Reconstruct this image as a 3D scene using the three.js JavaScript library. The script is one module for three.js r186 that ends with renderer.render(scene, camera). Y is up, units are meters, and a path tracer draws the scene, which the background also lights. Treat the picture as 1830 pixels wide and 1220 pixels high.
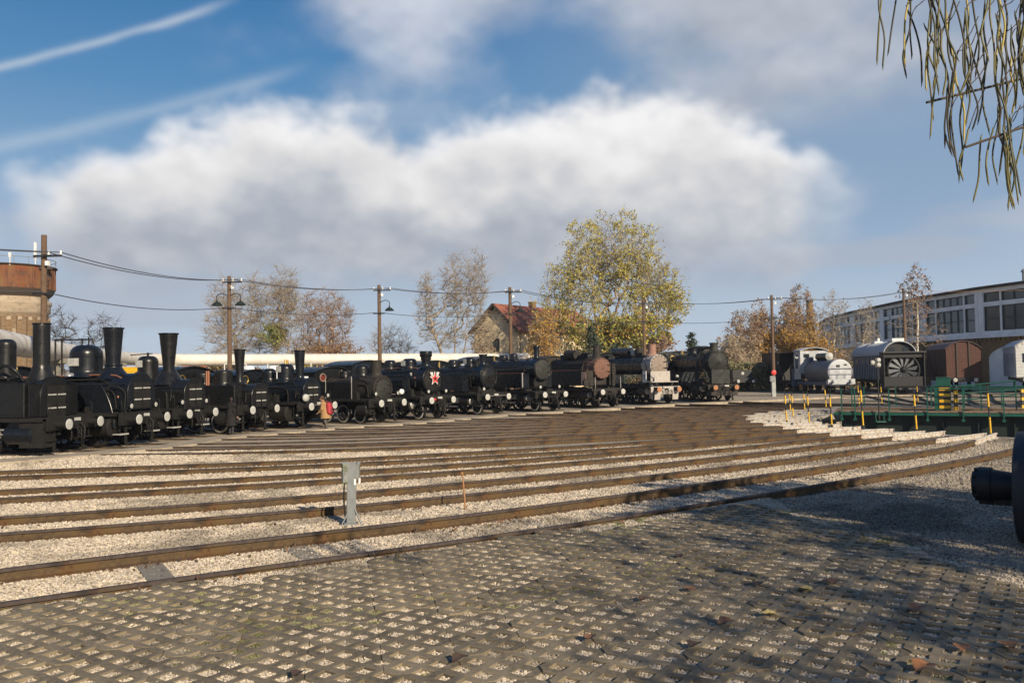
import * as THREE from 'three';
import { mergeGeometries } from 'three/addons/utils/BufferGeometryUtils.js';
import { MarchingCubes } from 'three/addons/objects/MarchingCubes.js';

// ------------------------------------------------------------------ camera, exposure, sun
const scene = new THREE.Scene();
const camera = new THREE.PerspectiveCamera(44.26, 1830 / 1220, 0.1, 3000);
camera.position.set(0, 2.82, 0);
camera.rotation.order = 'YXZ';
camera.rotation.set(THREE.MathUtils.degToRad(1.98), 0, THREE.MathUtils.degToRad(-1.0));
const renderer = new THREE.WebGLRenderer({ antialias: true });
renderer.setSize(1024, 682);
renderer.toneMapping = THREE.LinearToneMapping;
renderer.toneMappingExposure = 1.3;
renderer.shadowMap.enabled = true;
const EXPO = 1.3;
const sun = new THREE.DirectionalLight(new THREE.Color(1.0, 0.85, 0.635), 5.0);
sun.position.set(0.50 * 200, 0.42 * 200, 0.76 * 200);
sun.castShadow = true;
sun.shadow.mapSize.set(4096, 4096);
Object.assign(sun.shadow.camera, { left: -120, right: 120, top: 120, bottom: -120, near: 1, far: 600 });
sun.shadow.radius = 1;
scene.add(sun);

// ------------------------------------------------------------------ random numbers and noise
function rngOf(seed) { let a = seed >>> 0; return () => { a = (a + 0x6D2B79F5) | 0; let t = Math.imul(a ^ (a >>> 15), 1 | a); t = (t + Math.imul(t ^ (t >>> 7), 61 | t)) ^ t; return ((t ^ (t >>> 14)) >>> 0) / 4294967296; }; }
const hash3 = (x, y, z) => { let h = Math.imul(x, 374761393) ^ Math.imul(y, 668265263) ^ Math.imul(z, 2147483629 | 1); h = Math.imul(h ^ (h >>> 13), 1274126177); h = Math.imul(h ^ (h >>> 15), 2246822519); return ((h ^ (h >>> 16)) >>> 0) / 4294967296; };
const fade = (t) => t * t * (3 - 2 * t), lerp = (a, b, t) => a + (b - a) * t, clamp = (x, a = 0, b = 1) => Math.min(b, Math.max(a, x));
const sstep = (a, b, x) => fade(clamp((x - a) / (b - a)));
function noise3(x, y, z) {
  const i = Math.floor(x), j = Math.floor(y), k = Math.floor(z), u = fade(x - i), v = fade(y - j), w = fade(z - k), h = (a, b, c) => hash3(i + a, j + b, k + c);
  return lerp(lerp(lerp(h(0, 0, 0), h(1, 0, 0), u), lerp(h(0, 1, 0), h(1, 1, 0), u), v), lerp(lerp(h(0, 0, 1), h(1, 0, 1), u), lerp(h(0, 1, 1), h(1, 1, 1), u), v), w);
}
function fbm(x, y, z, o = 4) { let s = 0, a = 0.5, n = 0; for (let q = 0; q < o; q++) { s += a * noise3(x, y, z); n += a; a *= 0.5; x = x * 2.03 + 7.1; y = y * 2.03 + 3.7; z = z * 2.03 + 1.3; } return s / n; }
// tileable 2-D noise: period p cells
function tnoise(x, y, p, seed) { const i = Math.floor(x), j = Math.floor(y), u = fade(x - i), v = fade(y - j), m = (a) => ((a % p) + p) % p, h = (a, b) => hash3(m(i + a), m(j + b), seed); return lerp(lerp(h(0, 0), h(1, 0), u), lerp(h(0, 1), h(1, 1), u), v); }
function tfbm(x, y, p, seed, o = 4) { let s = 0, a = 0.5, n = 0; for (let q = 0; q < o; q++) { s += a * tnoise(x * p, y * p, p, seed + q); n += a; a *= 0.5; p *= 2; } return s / n; }
const toS = (c) => 255 * clamp(c <= 0.0031308 ? c * 12.92 : 1.055 * Math.pow(c, 1 / 2.4) - 0.055);

// ------------------------------------------------------------------ sky: air, a cumulus bank, veils and two contrails, all by direction
function makeSky() {
  const W = 2048, H = 1024, data = new Float32Array(W * H * 4), R = Math.PI / 180;
  const tops = [[-180, 11], [-150, 15], [-120, 12], [-90, 16], [-60, 12], [-44, 9], [-36, 10], [-29.5, 11.6], [-26, 13.7], [-21.3, 16.2], [-16.4, 18.0], [-11.7, 18.6], [-8.6, 17.2], [-6.4, 16.4], [-2.2, 17.4], [3.6, 18.5], [8.5, 18.0], [13, 17.0], [17, 14.6], [19.6, 12.9], [23, 11.2], [30, 10], [45, 13], [70, 17], [100, 13], [140, 16], [180, 11]];
  const topOf = (a) => { for (let i = 1; i < tops.length; i++) if (a <= tops[i][0]) { const [x0, y0] = tops[i - 1], [x1, y1] = tops[i]; return lerp(y0, y1, fade((a - x0) / (x1 - x0))); } return 11; };
  const airC = [[0, 0.52, 0.60, 0.69], [4, 0.45, 0.55, 0.67], [8, 0.34, 0.47, 0.64], [13, 0.21, 0.37, 0.58], [18, 0.105, 0.27, 0.50], [24, 0.052, 0.19, 0.42], [40, 0.03, 0.13, 0.36], [90, 0.025, 0.10, 0.30]];
  const trails = [[-33, 17.2, -17.5, 23.6, 0.19, 0.52], [-33, 12.9, -13, 20.0, 0.36, 0.30]];
  for (let j = 0; j < H; j++) {
    const el = ((j + 0.5) / H - 0.5) * 180, ce = Math.cos(el * R), se = Math.sin(el * R);
    for (let i = 0; i < W; i++) {
      const u = (i + 0.5) / W, th = (u - 0.5) * 2 * Math.PI;            // three.js: u = atan2(z, x) / 2pi + 0.5
      const x = Math.cos(th) * ce, z = Math.sin(th) * ce, y = se;
      const az = Math.atan2(x, -z) / R, o = (j * W + i) * 4;
      let c;
      if (el < -1) c = [0.26, 0.24, 0.2];
      else {
        const e = Math.max(el, 0); let k = 1; while (k < airC.length - 1 && e > airC[k][0]) k++;
        const A = airC[k - 1], Bc = airC[k], t = clamp((e - A[0]) / (Bc[0] - A[0]));
        c = [1, 2, 3].map((q) => lerp(A[q], Bc[q], t));
        // right-hand side of the view and the far sides are milkier
        const milk = 0.7 * sstep(-12, 24, az) * sstep(95, 45, az) * sstep(3, 12, el) * (1 - 0.5 * sstep(28, 50, el));
        c = [lerp(c[0], 0.27, milk), lerp(c[1], 0.37, milk), lerp(c[2], 0.52, milk)];
        if (el < 70) {
          const n1 = fbm(x * 9, y * 15, z * 9, 6), n2 = fbm(x * 4 + 20, y * 9, z * 4, 5), n3 = fbm(x * 26 + 5, y * 40, z * 26, 4), n4 = fbm(x * 15 + 50, y * 22, z * 15 + 9, 5);
          // thin upper veil
          let veil = sstep(0.40, 0.68, n2 * 0.6 + n1 * 0.25 + n4 * 0.15 + 0.15 * Math.exp(-(((az + 8) / 7) ** 2)) - 0.13 * Math.exp(-(((az - 4.5) / 4.5) ** 2)) * sstep(17, 20, el) + 0.08 * sstep(8, 15, az) * sstep(60, 30, az) - 0.10 * Math.exp(-(((az + 27) / 9) ** 2)) * sstep(14, 17, el)) * sstep(13.5, 18, el) * (1 - sstep(26, 50, el));
          veil *= 0.85; const vb = 0.50 + 0.17 * Math.exp(-(((az + 7) / 9) ** 2)) + 0.3 * (n4 - 0.5) + 0.1 * (n3 - 0.5);
          c = [lerp(c[0], vb * 0.97, veil), lerp(c[1], vb * 1.01, veil), lerp(c[2], vb * 1.12, veil)];
          // contrails
          for (const [a0, e0, a1, e1, w, s] of trails) { const tt = (az - a0) / (a1 - a0); if (tt > -0.05 && tt < 1.05) { const d = Math.abs(el - lerp(e0, e1, tt) + (n4 - 0.5) * 0.35) / (w * (0.8 + 0.9 * n3)); const m = Math.exp(-d * d) * s * sstep(1.05, 0.75, tt) * (0.45 + 0.9 * n4); c = [lerp(c[0], 0.72, m), lerp(c[1], 0.76, m), lerp(c[2], 0.8, m)]; } }
          // low soft bands
          const band = sstep(0.45, 0.62, fbm(x * 5 + 9, y * 34, z * 5 + 3, 5)) * sstep(0.5, 3, el) * (1 - sstep(8, 12, el)) * 0.55;
          c = [lerp(c[0], 0.43, band), lerp(c[1], 0.46, band), lerp(c[2], 0.54, band)];
          // the cumulus bank
          const top = topOf(az), bulge = (n2 - 0.5) * 4.0 + (n1 - 0.5) * 4.2 + (n4 - 0.5) * 2.4 + (n3 - 0.5) * 1.4, dep = top + 0.7 - el + bulge;
          const side = sstep(-31.5, -26.5, az + (n1 - 0.5) * 6 + (el - 10) * 0.35) * sstep(25, 17, az + (n1 - 0.5) * 8 - (el - 10) * 0.5), outside = 1 - sstep(27, 45, Math.abs(az)) ;
          const mask = Math.max(side, (1 - outside) * sstep(0.4, 0.6, n2 + 0.1));
          const n5 = fbm(x * 48 + 3, y * 70, z * 48 + 8, 4), d = sstep(-0.5, 2.8, dep + (n5 - 0.5) * 1.8) * sstep(3.2, 8.4, el + (n4 - 0.5) * 5 + (n2 - 0.5) * 5) * mask;
          let b = 0.92 - 0.46 * sstep(0.6, 8.6, dep + (n4 - 0.5) * 5 + (n1 - 0.5) * 4 - 2.0 * Math.exp(-(((az - 7) / 9) ** 2)));
          const notch = Math.exp(-(((az + 7.6) / 1.6) ** 2) - (((el - 15.6) / 1.5) ** 2)); b -= 0.16 * notch;
          b += (n3 - 0.5) * 0.16 + (n4 - 0.5) * 0.16 + (n5 - 0.5) * 0.14; b = clamp(b, 0.44, 0.95);
          const tint = sstep(0.8, 0.3, b), al = d * 0.97;
          c = [lerp(c[0], b * (1 - 0.09 * tint), al), lerp(c[1], b * (0.985 + 0.015 * tint), al), lerp(c[2], b * (0.985 + 0.19 * tint), al)];
        }
      }
      data[o] = c[0] / EXPO; data[o + 1] = c[1] / EXPO; data[o + 2] = c[2] / EXPO; data[o + 3] = 1;
    }
  }
  const t = new THREE.DataTexture(data, W, H, THREE.RGBAFormat, THREE.FloatType);
  t.mapping = THREE.EquirectangularReflectionMapping; t.colorSpace = THREE.LinearSRGBColorSpace; t.magFilter = t.minFilter = THREE.LinearFilter; t.wrapS = THREE.RepeatWrapping; t.needsUpdate = true;
  return t;
}
scene.background = scene.environment = makeSky();
scene.fog = new THREE.FogExp2(new THREE.Color(0.55, 0.62, 0.72), 0.00022);

// ------------------------------------------------------------------ textures and materials
function tex(n, fn, srgb = true) {
  const d = new Uint8Array(n * n * 4);
  for (let j = 0; j < n; j++) for (let i = 0; i < n; i++) { const c = fn(i / n, j / n), o = (j * n + i) * 4; for (let k = 0; k < 3; k++) d[o + k] = srgb ? toS(c[k]) : 255 * clamp(c[k]); d[o + 3] = 255; }
  const t = new THREE.DataTexture(d, n, n, THREE.RGBAFormat); t.wrapS = t.wrapT = THREE.RepeatWrapping; t.magFilter = THREE.LinearFilter; t.minFilter = THREE.LinearMipmapLinearFilter; t.generateMipmaps = true;
  if (srgb) t.colorSpace = THREE.SRGBColorSpace; t.needsUpdate = true; return t;
}
function rep(t, s) { const c = t.clone(); c.repeat.set(1 / s, 1 / s); c.needsUpdate = true; return c; }   // one tile = s metres
function worley(x, y, p, seed) { const gx = x * p, gy = y * p, i = Math.floor(gx), j = Math.floor(gy); let b1 = 9, b2 = 9, id = 0; for (let b = -1; b <= 1; b++) for (let a = -1; a <= 1; a++) { const ci = (((i + a) % p) + p) % p, cj = (((j + b) % p) + p) % p; const dx = i + a + hash3(ci, cj, seed) - gx, dy = j + b + hash3(ci, cj, seed + 9) - gy, d = dx * dx + dy * dy; if (d < b1) { b2 = b1; b1 = d; id = hash3(ci, cj, seed + 5); } else if (d < b2) b2 = d; } return [Math.sqrt(b1), Math.sqrt(b2), id]; }
const T = {};
{
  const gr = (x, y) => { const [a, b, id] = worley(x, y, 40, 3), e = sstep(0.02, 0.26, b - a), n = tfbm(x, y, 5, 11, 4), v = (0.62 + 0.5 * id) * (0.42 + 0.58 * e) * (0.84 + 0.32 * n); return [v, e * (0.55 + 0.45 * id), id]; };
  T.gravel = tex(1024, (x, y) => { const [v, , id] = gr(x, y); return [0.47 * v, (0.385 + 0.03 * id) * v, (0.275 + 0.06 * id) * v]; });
  T.gravelB = tex(1024, (x, y) => { const h = gr(x, y)[1]; return [h, h, h]; }, false);
  T.conc = tex(512, (x, y) => { const n = tfbm(x, y, 4, 21, 5), m = tfbm(x, y, 64, 22, 2), v = 0.72 + 0.36 * n + 0.22 * (m - 0.5) - 0.25 * sstep(0.6, 0.72, tfbm(x, y, 9, 27, 4)); return [v, v * 0.98, v * 0.94]; });
  T.pave = tex(1024, (x, y) => { const n = tfbm(x, y, 5, 121, 6), m = tfbm(x, y, 90, 122, 3), st = sstep(0.52, 0.66, tfbm(x, y, 11, 127, 5)), mo = sstep(0.56, 0.68, tfbm(x, y, 7, 133, 6)); const v = 0.62 + 0.62 * n + 0.5 * (m - 0.5) - 0.33 * st; return [v * lerp(1, 0.72, mo), v * lerp(1, 0.82, mo), v * lerp(1, 0.55, mo)]; });
  T.concB = tex(512, (x, y) => { const m = tfbm(x, y, 60, 23, 3); return [m, m, m]; }, false);
  T.rust = tex(512, (x, y) => { const n = tfbm(x, y, 5, 31, 5), m = tfbm(x, y, 40, 33, 3), r = sstep(0.44, 0.62, n); const k = (0.45 + 0.85 * m) * lerp(1.05, 0.5, sstep(0.5, 0.68, tfbm(x, y, 7, 37, 5))); return [lerp(0.9, 1.45, r) * k, lerp(0.93, 1.08, r) * k, lerp(0.98, 0.75, r) * k]; });
  // paint with grime: a neutral multiplier, and patches of rust and dust with grain
  T.grime = tex(512, (x, y) => { const n = tfbm(x, y, 6, 41, 5), m = tfbm(x, y, 48, 43, 3), s = sstep(0.56, 0.7, tfbm(x, y * 0.5, 12, 47, 4)); const v = 0.78 + 0.4 * (n - 0.3) + 0.25 * (m - 0.5); return [v + 0.75 * s, v + 0.48 * s, v + 0.3 * s]; });
  T.grimeR = tex(512, (x, y) => { const n = tfbm(x, y, 6, 41, 5), v = 0.62 + 0.75 * (n - 0.3); return [v, v, v]; }, false);
  T.rusty = tex(512, (x, y) => { const n = tfbm(x, y, 5, 51, 6), m = tfbm(x, y, 40, 53, 3), s = sstep(0.47, 0.62, n), v = 0.7 + 0.5 * m; return [lerp(1, 3.6, s) * v * 0.36, lerp(1, 1.75, s) * v * 0.36, lerp(1, 1.15, s) * v * 0.36]; });
  T.wood = tex(512, (x, y) => { const n = tfbm(x, y * 0.08, 40, 61, 3), m = tfbm(x, y, 6, 63, 4), v = 0.6 + 0.5 * n + 0.35 * (m - 0.5); return [v, v * 0.98, v * 0.95]; });
  T.brick = tex(512, (x, y) => { const row = Math.floor(y * 24), gx = x * 8 + (row % 2) * 0.5, col = Math.floor(gx), fx = gx - col, fy = y * 24 - row, mort = fx < 0.04 || fy < 0.12 ? 1 : 0, id = hash3(col % 8, row, 71), n = tfbm(x, y, 12, 73, 3); const v = (0.6 + 0.6 * id) * (0.75 + 0.5 * n); return mort ? [0.8 * n + 0.5, 0.75 * n + 0.48, 0.65 * n + 0.42] : [v, v * 0.95, v * 0.9]; });
  T.rtile = tex(512, (x, y) => { const row = Math.floor(y * 12), gx = x * 16 + (row % 2) * 0.5, id = hash3(Math.floor(gx) % 16, row, 81), fy = y * 12 - row, n = tfbm(x, y, 5, 83, 5); const v = (0.65 + 0.5 * id) * (0.6 + 0.8 * n) * (fy < 0.14 ? 0.6 : 1); return [v, v, v]; });
  T.bark = tex(256, (x, y) => { const n = tfbm(x, y * 0.25, 24, 91, 3), v = 0.55 + 0.8 * n; return [v, v, v]; });
  T.streak = tex(512, (x, y) => { const n = tfbm(x, y * 0.12, 24, 95, 4), m = tfbm(x, y, 8, 97, 5), v = 0.25 + 0.75 * n * 1.2, r = sstep(0.4, 0.6, m); return [v * lerp(1.2, 2.2, r), v * lerp(0.9, 1.05, r), v * lerp(0.7, 0.55, r)]; });
  T.worn = tex(512, (x, y) => { const m = tfbm(x, y, 10, 141, 5), k = tfbm(x, y, 50, 143, 2), s = sstep(0.5, 0.62, m), v = 0.78 + 0.3 * k; return [v * lerp(1, 0.72, s), v * lerp(1, 0.6, s), v * lerp(1, 0.5, s)]; });
  T.speck = tex(256, (x, y) => { const n = tfbm(x, y, 6, 99, 4), m = tfbm(x, y, 50, 98, 2), v = 0.8 + 0.3 * n + 0.15 * (m - 0.5); return [v, v, v]; });
}
const mat = (r, g, b, rough = 0.7, o = {}) => new THREE.MeshStandardMaterial({ color: new THREE.Color().setRGB(r, g, b), roughness: rough, ...o });
const paint = (r, g, b, rough, s = 1.3) => new THREE.MeshPhysicalMaterial({ color: new THREE.Color().setRGB(r, g, b), roughness: rough, specularIntensity: 0.75, map: rep(T.grime, s), roughnessMap: rep(T.grimeR, s * 0.7) });
const M = {
  black: paint(0.0085, 0.0088, 0.0095, 0.46), blueblack: paint(0.0065, 0.0085, 0.0125, 0.4), dusty: paint(0.026, 0.0215, 0.018, 1.0), greyblack: paint(0.027, 0.028, 0.025, 0.95), under: paint(0.0105, 0.0095, 0.0085, 1.0),
  rusty: mat(1, 1, 1, 0.85, { map: rep(T.rusty, 1.6) }), deepblack: mat(0.006, 0.006, 0.007, 0.6), steel: mat(0.42, 0.41, 0.39, 0.38, { metalness: 0.6, map: rep(T.speck, 0.6) }),
  bufferhead: mat(0.44, 0.45, 0.44, 0.6, { map: rep(T.conc, 0.5) }), rustbuf: mat(0.36, 0.16, 0.07, 0.8, { map: rep(T.speck, 0.3) }), white: mat(0.72, 0.72, 0.7, 0.6, { map: rep(T.speck, 0.8) }), palegrey: mat(0.36, 0.37, 0.36, 0.7, { map: rep(T.grime, 0.9) }),
  brass: mat(0.55, 0.38, 0.13, 0.35, { metalness: 0.8 }), copper: mat(0.33, 0.14, 0.08, 0.5, { metalness: 0.5 }), red: mat(0.55, 0.03, 0.025, 0.5), glass: mat(0.02, 0.024, 0.028, 0.08), dial: mat(0.7, 0.6, 0.4, 0.4),
  rail: new THREE.MeshStandardMaterial({ vertexColors: true, roughness: 0.8, map: rep(T.rust, 1.9) }), railwhite: mat(0.50, 0.475, 0.43, 0.85, { map: rep(T.worn, 0.8) }),
  conc: mat(0.30, 0.28, 0.245, 0.95, { map: rep(T.conc, 1.7), bumpMap: rep(T.concB, 0.6), bumpScale: 0.004 }), sleeper: mat(0.22, 0.195, 0.16, 0.95, { map: rep(T.conc, 0.9), bumpMap: rep(T.concB, 0.5), bumpScale: 0.004 }),
  path: mat(0.40, 0.34, 0.26, 0.95, { map: rep(T.conc, 2.3), bumpMap: rep(T.concB, 0.7), bumpScale: 0.01 }), green: mat(0.008, 0.082, 0.055, 0.5, { map: rep(T.speck, 0.7) }), darkgreen: mat(0.005, 0.014, 0.011, 0.65, { map: rep(T.grime, 1.4) }),
  yellow: mat(0.72, 0.42, 0.02, 0.5, { map: rep(T.speck, 0.3) }), blackpost: mat(0.016, 0.016, 0.018, 0.5), deck: mat(0.27, 0.19, 0.135, 0.9, { map: rep(T.wood, 1.1) }), pole: mat(0.145, 0.092, 0.058, 0.9, { map: rep(T.wood, 0.8) }),
  galv: mat(0.20, 0.215, 0.22, 0.55, { metalness: 0.25, map: rep(T.speck, 0.35) }), wire: mat(0.04, 0.042, 0.05, 0.6), porcelain: mat(0.75, 0.74, 0.7, 0.3), pipe: mat(0.62, 0.585, 0.52, 0.55, { map: rep(T.speck, 2.5) }),
  brick: mat(0.20, 0.135, 0.078, 0.95, { map: rep(T.brick, 2.0) }), brickyellow: mat(0.235, 0.155, 0.07, 0.95, { map: rep(T.brick, 2.0) }), towerbrick: mat(0.20, 0.145, 0.095, 0.95, { map: rep(T.brick, 2.2) }), stone: mat(0.38, 0.31, 0.235, 0.9, { map: rep(T.conc, 2) }),
  tankrust: mat(0.155, 0.085, 0.05, 0.85, { map: rep(T.streak, 5) }), cream: mat(0.74, 0.61, 0.41, 0.95, { map: rep(T.conc, 3) }), roof: mat(0.31, 0.105, 0.06, 0.9, { map: rep(T.rtile, 3) }), fascia: mat(0.06, 0.042, 0.03, 0.8), 
  wallwhite: mat(0.86, 0.85, 0.82, 0.85, { map: rep(T.speck, 5) }), winframe: mat(0.035, 0.05, 0.05, 0.6), pane: mat(0.075, 0.09, 0.09, 0.1), curtain: mat(0.3, 0.31, 0.3, 0.9), wagonbrown: mat(0.105, 0.048, 0.036, 0.85, { map: rep(T.wood, 1.4) }), carwhite: mat(0.66, 0.655, 0.62, 0.6, { map: rep(T.speck, 1) }),
  tankgrey: mat(0.10, 0.11, 0.13, 0.5, { map: rep(T.grime, 2) }), lightgrey: mat(0.40, 0.42, 0.45, 0.55, { map: rep(T.grime, 2.4) }), plowroof: mat(0.36, 0.385, 0.41, 0.5, { map: rep(T.speck, 1.5) }), bluegrey: mat(0.06, 0.075, 0.12, 0.5),
  bark: mat(0.33, 0.27, 0.20, 0.95, { map: rep(T.bark, 0.8) }), barkpale: mat(0.36, 0.31, 0.255, 0.95, { map: rep(T.bark, 0.8) }), barkbirch: mat(0.58, 0.52, 0.44, 0.9, { map: rep(T.bark, 0.9) }), barkdark: mat(0.075, 0.06, 0.05, 0.95, { map: rep(T.bark, 0.8) }), barkbrown: mat(0.30, 0.195, 0.125, 0.95, { map: rep(T.bark, 0.8) }),
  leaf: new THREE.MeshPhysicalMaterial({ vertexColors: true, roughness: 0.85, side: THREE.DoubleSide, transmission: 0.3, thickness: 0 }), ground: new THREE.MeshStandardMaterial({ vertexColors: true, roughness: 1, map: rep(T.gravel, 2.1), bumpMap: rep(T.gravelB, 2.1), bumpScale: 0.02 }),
};

// ------------------------------------------------------------------ building blocks
const V = (X, Y, Z) => new THREE.Vector3(X, Y, -Z);                    // X right, Y up, Z metres ahead of the camera
const used = {};
function numbered(n) { const k = used[n] = (used[n] ?? -1) + 1; return k ? `${n}_${String(k).padStart(3, '0')}` : n; }
function tag(o, label, category, group) { if (label) o.userData.label = label; if (category) o.userData.category = category; if (group) o.userData.group = group; return o; }
function thing(name, label, category, [X, Y, Z] = [0, 0, 0], turn = 0, group) { const g = new THREE.Group(); g.name = numbered(name); g.position.set(X, Y, -Z); g.rotation.y = turn * Math.PI / 180; scene.add(g); return tag(g, label, category, group); }
function struct(o, kind = 'structure') { o.userData.kind = kind; return o; }
function boxUV(g) { const p = g.attributes.position, n = g.attributes.normal, uv = new Float32Array(p.count * 2); for (let i = 0; i < p.count; i++) { const ax = Math.abs(n.getX(i)), ay = Math.abs(n.getY(i)), az = Math.abs(n.getZ(i)); let a, b; if (ay >= ax && ay >= az) { a = p.getX(i); b = p.getZ(i); } else if (ax >= az) { a = p.getZ(i); b = p.getY(i); } else { a = p.getX(i); b = p.getY(i); } uv[2 * i] = a; uv[2 * i + 1] = b; } g.setAttribute('uv', new THREE.BufferAttribute(uv, 2)); return g; }
const up = new THREE.Vector3(0, 1, 0);
class B {
  constructor() { this.g = []; }
  add(g, m) { if (m) g.applyMatrix4(m); if (g.index) g = g.toNonIndexed(); for (const k of Object.keys(g.attributes)) if (!['position', 'normal', 'uv'].includes(k)) g.deleteAttribute(k); if (!g.attributes.uv) g.setAttribute('uv', new THREE.BufferAttribute(new Float32Array(g.attributes.position.count * 2), 2)); this.g.push(g); return this; }
  box(w, h, d, x = 0, y = 0, z = 0, rx = 0, ry = 0, rz = 0) { const m = new THREE.Matrix4().makeRotationFromEuler(new THREE.Euler(rx, ry, rz)).setPosition(x, y, z); return this.add(new THREE.BoxGeometry(w, h, d), m); }
  cyl(a, b, r0, r1 = r0, n = 12, open = false) { a = new THREE.Vector3(...a); b = new THREE.Vector3(...b); const d = b.clone().sub(a), L = d.length(), q = new THREE.Quaternion().setFromUnitVectors(up, d.normalize()); return this.add(new THREE.CylinderGeometry(r1, r0, L, n, 1, open), new THREE.Matrix4().compose(a.add(b).multiplyScalar(0.5), q, new THREE.Vector3(1, 1, 1))); }
  lathe(prof, x, y, z, n = 24, axis = 'y') { const g = new THREE.LatheGeometry(prof.map(([r, h]) => new THREE.Vector2(r, h)), n); if (axis === 'x') g.rotateZ(-Math.PI / 2); if (axis === 'z') g.rotateX(Math.PI / 2); return this.add(g, new THREE.Matrix4().makeTranslation(x, y, z)); }
  tube(pts, r, n = 6, seg = 16) { return this.add(new THREE.TubeGeometry(new THREE.CatmullRomCurve3(pts.map((p) => new THREE.Vector3(...p))), seg, r, n)); }
  torus(R, r, x, y, z, axis = 'z', n = 20) { const g = new THREE.TorusGeometry(R, r, 6, n); if (axis === 'x') g.rotateY(Math.PI / 2); if (axis === 'y') g.rotateX(Math.PI / 2); return this.add(g, new THREE.Matrix4().makeTranslation(x, y, z)); }
  extrude(shape, depth, m, bevel = 0) { return this.add(new THREE.ExtrudeGeometry(shape, { depth, bevelEnabled: bevel > 0, bevelSize: bevel, bevelThickness: bevel, bevelSegments: 1, curveSegments: 14 }), m); }
  geo() { return boxUV(mergeGeometries(this.g)); }
  mesh(name, m, parent) { const o = new THREE.Mesh(this.geo(), m); o.castShadow = o.receiveShadow = true; if (parent) { o.name = name; parent.add(o); } else { o.name = numbered(name); scene.add(o); } return o; }
}
const partMesh = (name, geo, m, parent) => { const o = new THREE.Mesh(geo, m); o.castShadow = o.receiveShadow = true; if (parent) { o.name = name; parent.add(o); } else { o.name = numbered(name); scene.add(o); } return o; };
const poly = (pts, holes = []) => { const s = new THREE.Shape(pts.map(([x, y]) => new THREE.Vector2(x, y))); for (const h of holes) s.holes.push(h.length ? new THREE.Path(h.map(([x, y]) => new THREE.Vector2(x, y))) : h); return s; };
const Mt = (x, y, z, rx = 0, ry = 0, rz = 0) => new THREE.Matrix4().makeRotationFromEuler(new THREE.Euler(rx, ry, rz)).setPosition(x, y, z);

// ------------------------------------------------------------------ plan of the yard
const PIT = { X: 26.7, Z: 39.8, R: 12.6 };
const rimPt = (deg, r = PIT.R) => [PIT.X + r * Math.cos(deg * Math.PI / 180), PIT.Z + r * Math.sin(deg * Math.PI / 180)];
const catmull = (pts, n) => { const c = new THREE.CatmullRomCurve3(pts.map(([x, z]) => new THREE.Vector3(x, 0, z)), false, 'centripetal'); return c.getSpacedPoints(n).map((p) => [p.x, p.z]); };
const nearTracks = [
  { a: 228, g: [2.2, 1.62], s: 1.32, pts: [[-15.5, 4.2], [-6.6, 10.85], [-0.25, 14.75], [6.35, 19.5], [14.6, 26.2]], label: 'rusty railway track nearest the pavers, its near rail bordering the grid pavers' },
  { a: 219, g: [2.1, 1.55], s: 1.2, pts: [[-21, 11.6], [-9.4, 15.4], [-3.75, 17.75], [4.5, 22.7], [13.4, 29.4]], label: 'rusty railway track running just behind the grey signal box post' },
  { a: 208.5, g: [1.6, 1.5], s: 1.05, pts: [[-24, 16.6], [-12.05, 19.7], [-4.7, 22.15], [4, 26.6], [12.2, 32.2]], label: 'third rusty railway track counted from the pavers, no engine on it' },
  { a: 200, g: [1.5, 1.5], s: 1.0, pts: [[-27, 21.8], [-14.6, 24.0], [-5.45, 25.85], [4, 29.6], [12, 34.3]], label: 'fourth rusty railway track counted from the pavers, last one before the engines' },
];
function resample(p, step) { const out = [p[0]]; let acc = 0; for (let i = 1; i < p.length; i++) { const d = Math.hypot(p[i][0] - p[i - 1][0], p[i][1] - p[i - 1][1]); acc += d; if (acc >= step || i === p.length - 1) { out.push(p[i]); acc = 0; } } return out; }
for (const t of nearTracks) t.path = resample(catmull([...t.pts, rimPt(t.a, PIT.R - 0.4)], 240), 0.55);
const normalAt = (p, i) => { const a = p[Math.max(0, i - 1)], b = p[Math.min(p.length - 1, i + 1)], dx = b[0] - a[0], dz = b[1] - a[1], L = Math.hypot(dx, dz); return [dz / L, -dx / L]; };   // to the right of travel (towards the camera side)
function offsetPath(p, d0, d1 = d0) { return p.map((q, i) => { const n = normalAt(p, i), d = lerp(d0, d1, i / (p.length - 1)); return [q[0] + n[0] * d, q[1] + n[1] * d]; }); }
const railLine1 = offsetPath(nearTracks[0].path, 1.1, 0.81);
function sideOf(X, Z) { let best = 1e9, s = 0; for (let i = 0; i < railLine1.length; i += 1) { const dx = X - railLine1[i][0], dz = Z - railLine1[i][1], d = dx * dx + dz * dz; if (d < best) { best = d; const n = normalAt(railLine1, i); s = dx * n[0] + dz * n[1]; } } return s; }   // + on the camera's side
const turfEdge = (Z) => 5.15 + 0.155 * (16.4 - Z) + 0.12 * Math.sin(Z * 3.1);
const fanDarken = (X, Z) => { const r = Math.hypot(X - PIT.X, Z - PIT.Z), n = fbm(X * 0.8, 31, Z * 0.8, 4); return (sstep(27, 13, r + (n - 0.5) * 16) * sstep(8, 12.5, r)) * (0.55 + 0.9 * (n - 0.3)); };  // gravel tone turns darker and browner towards the pit rim, broken by noise
const yardY = (X, Z) => (1 - 0.85 * sstep(-3, 8, X)) * 0.085 * sstep(0.8, 3.5, (Z - 25 - (X + 15) * 0.381) * 0.934) * sstep(PIT.R + 0.2, PIT.R + 2.5, Math.hypot(X - PIT.X, Z - PIT.Z));
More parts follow.
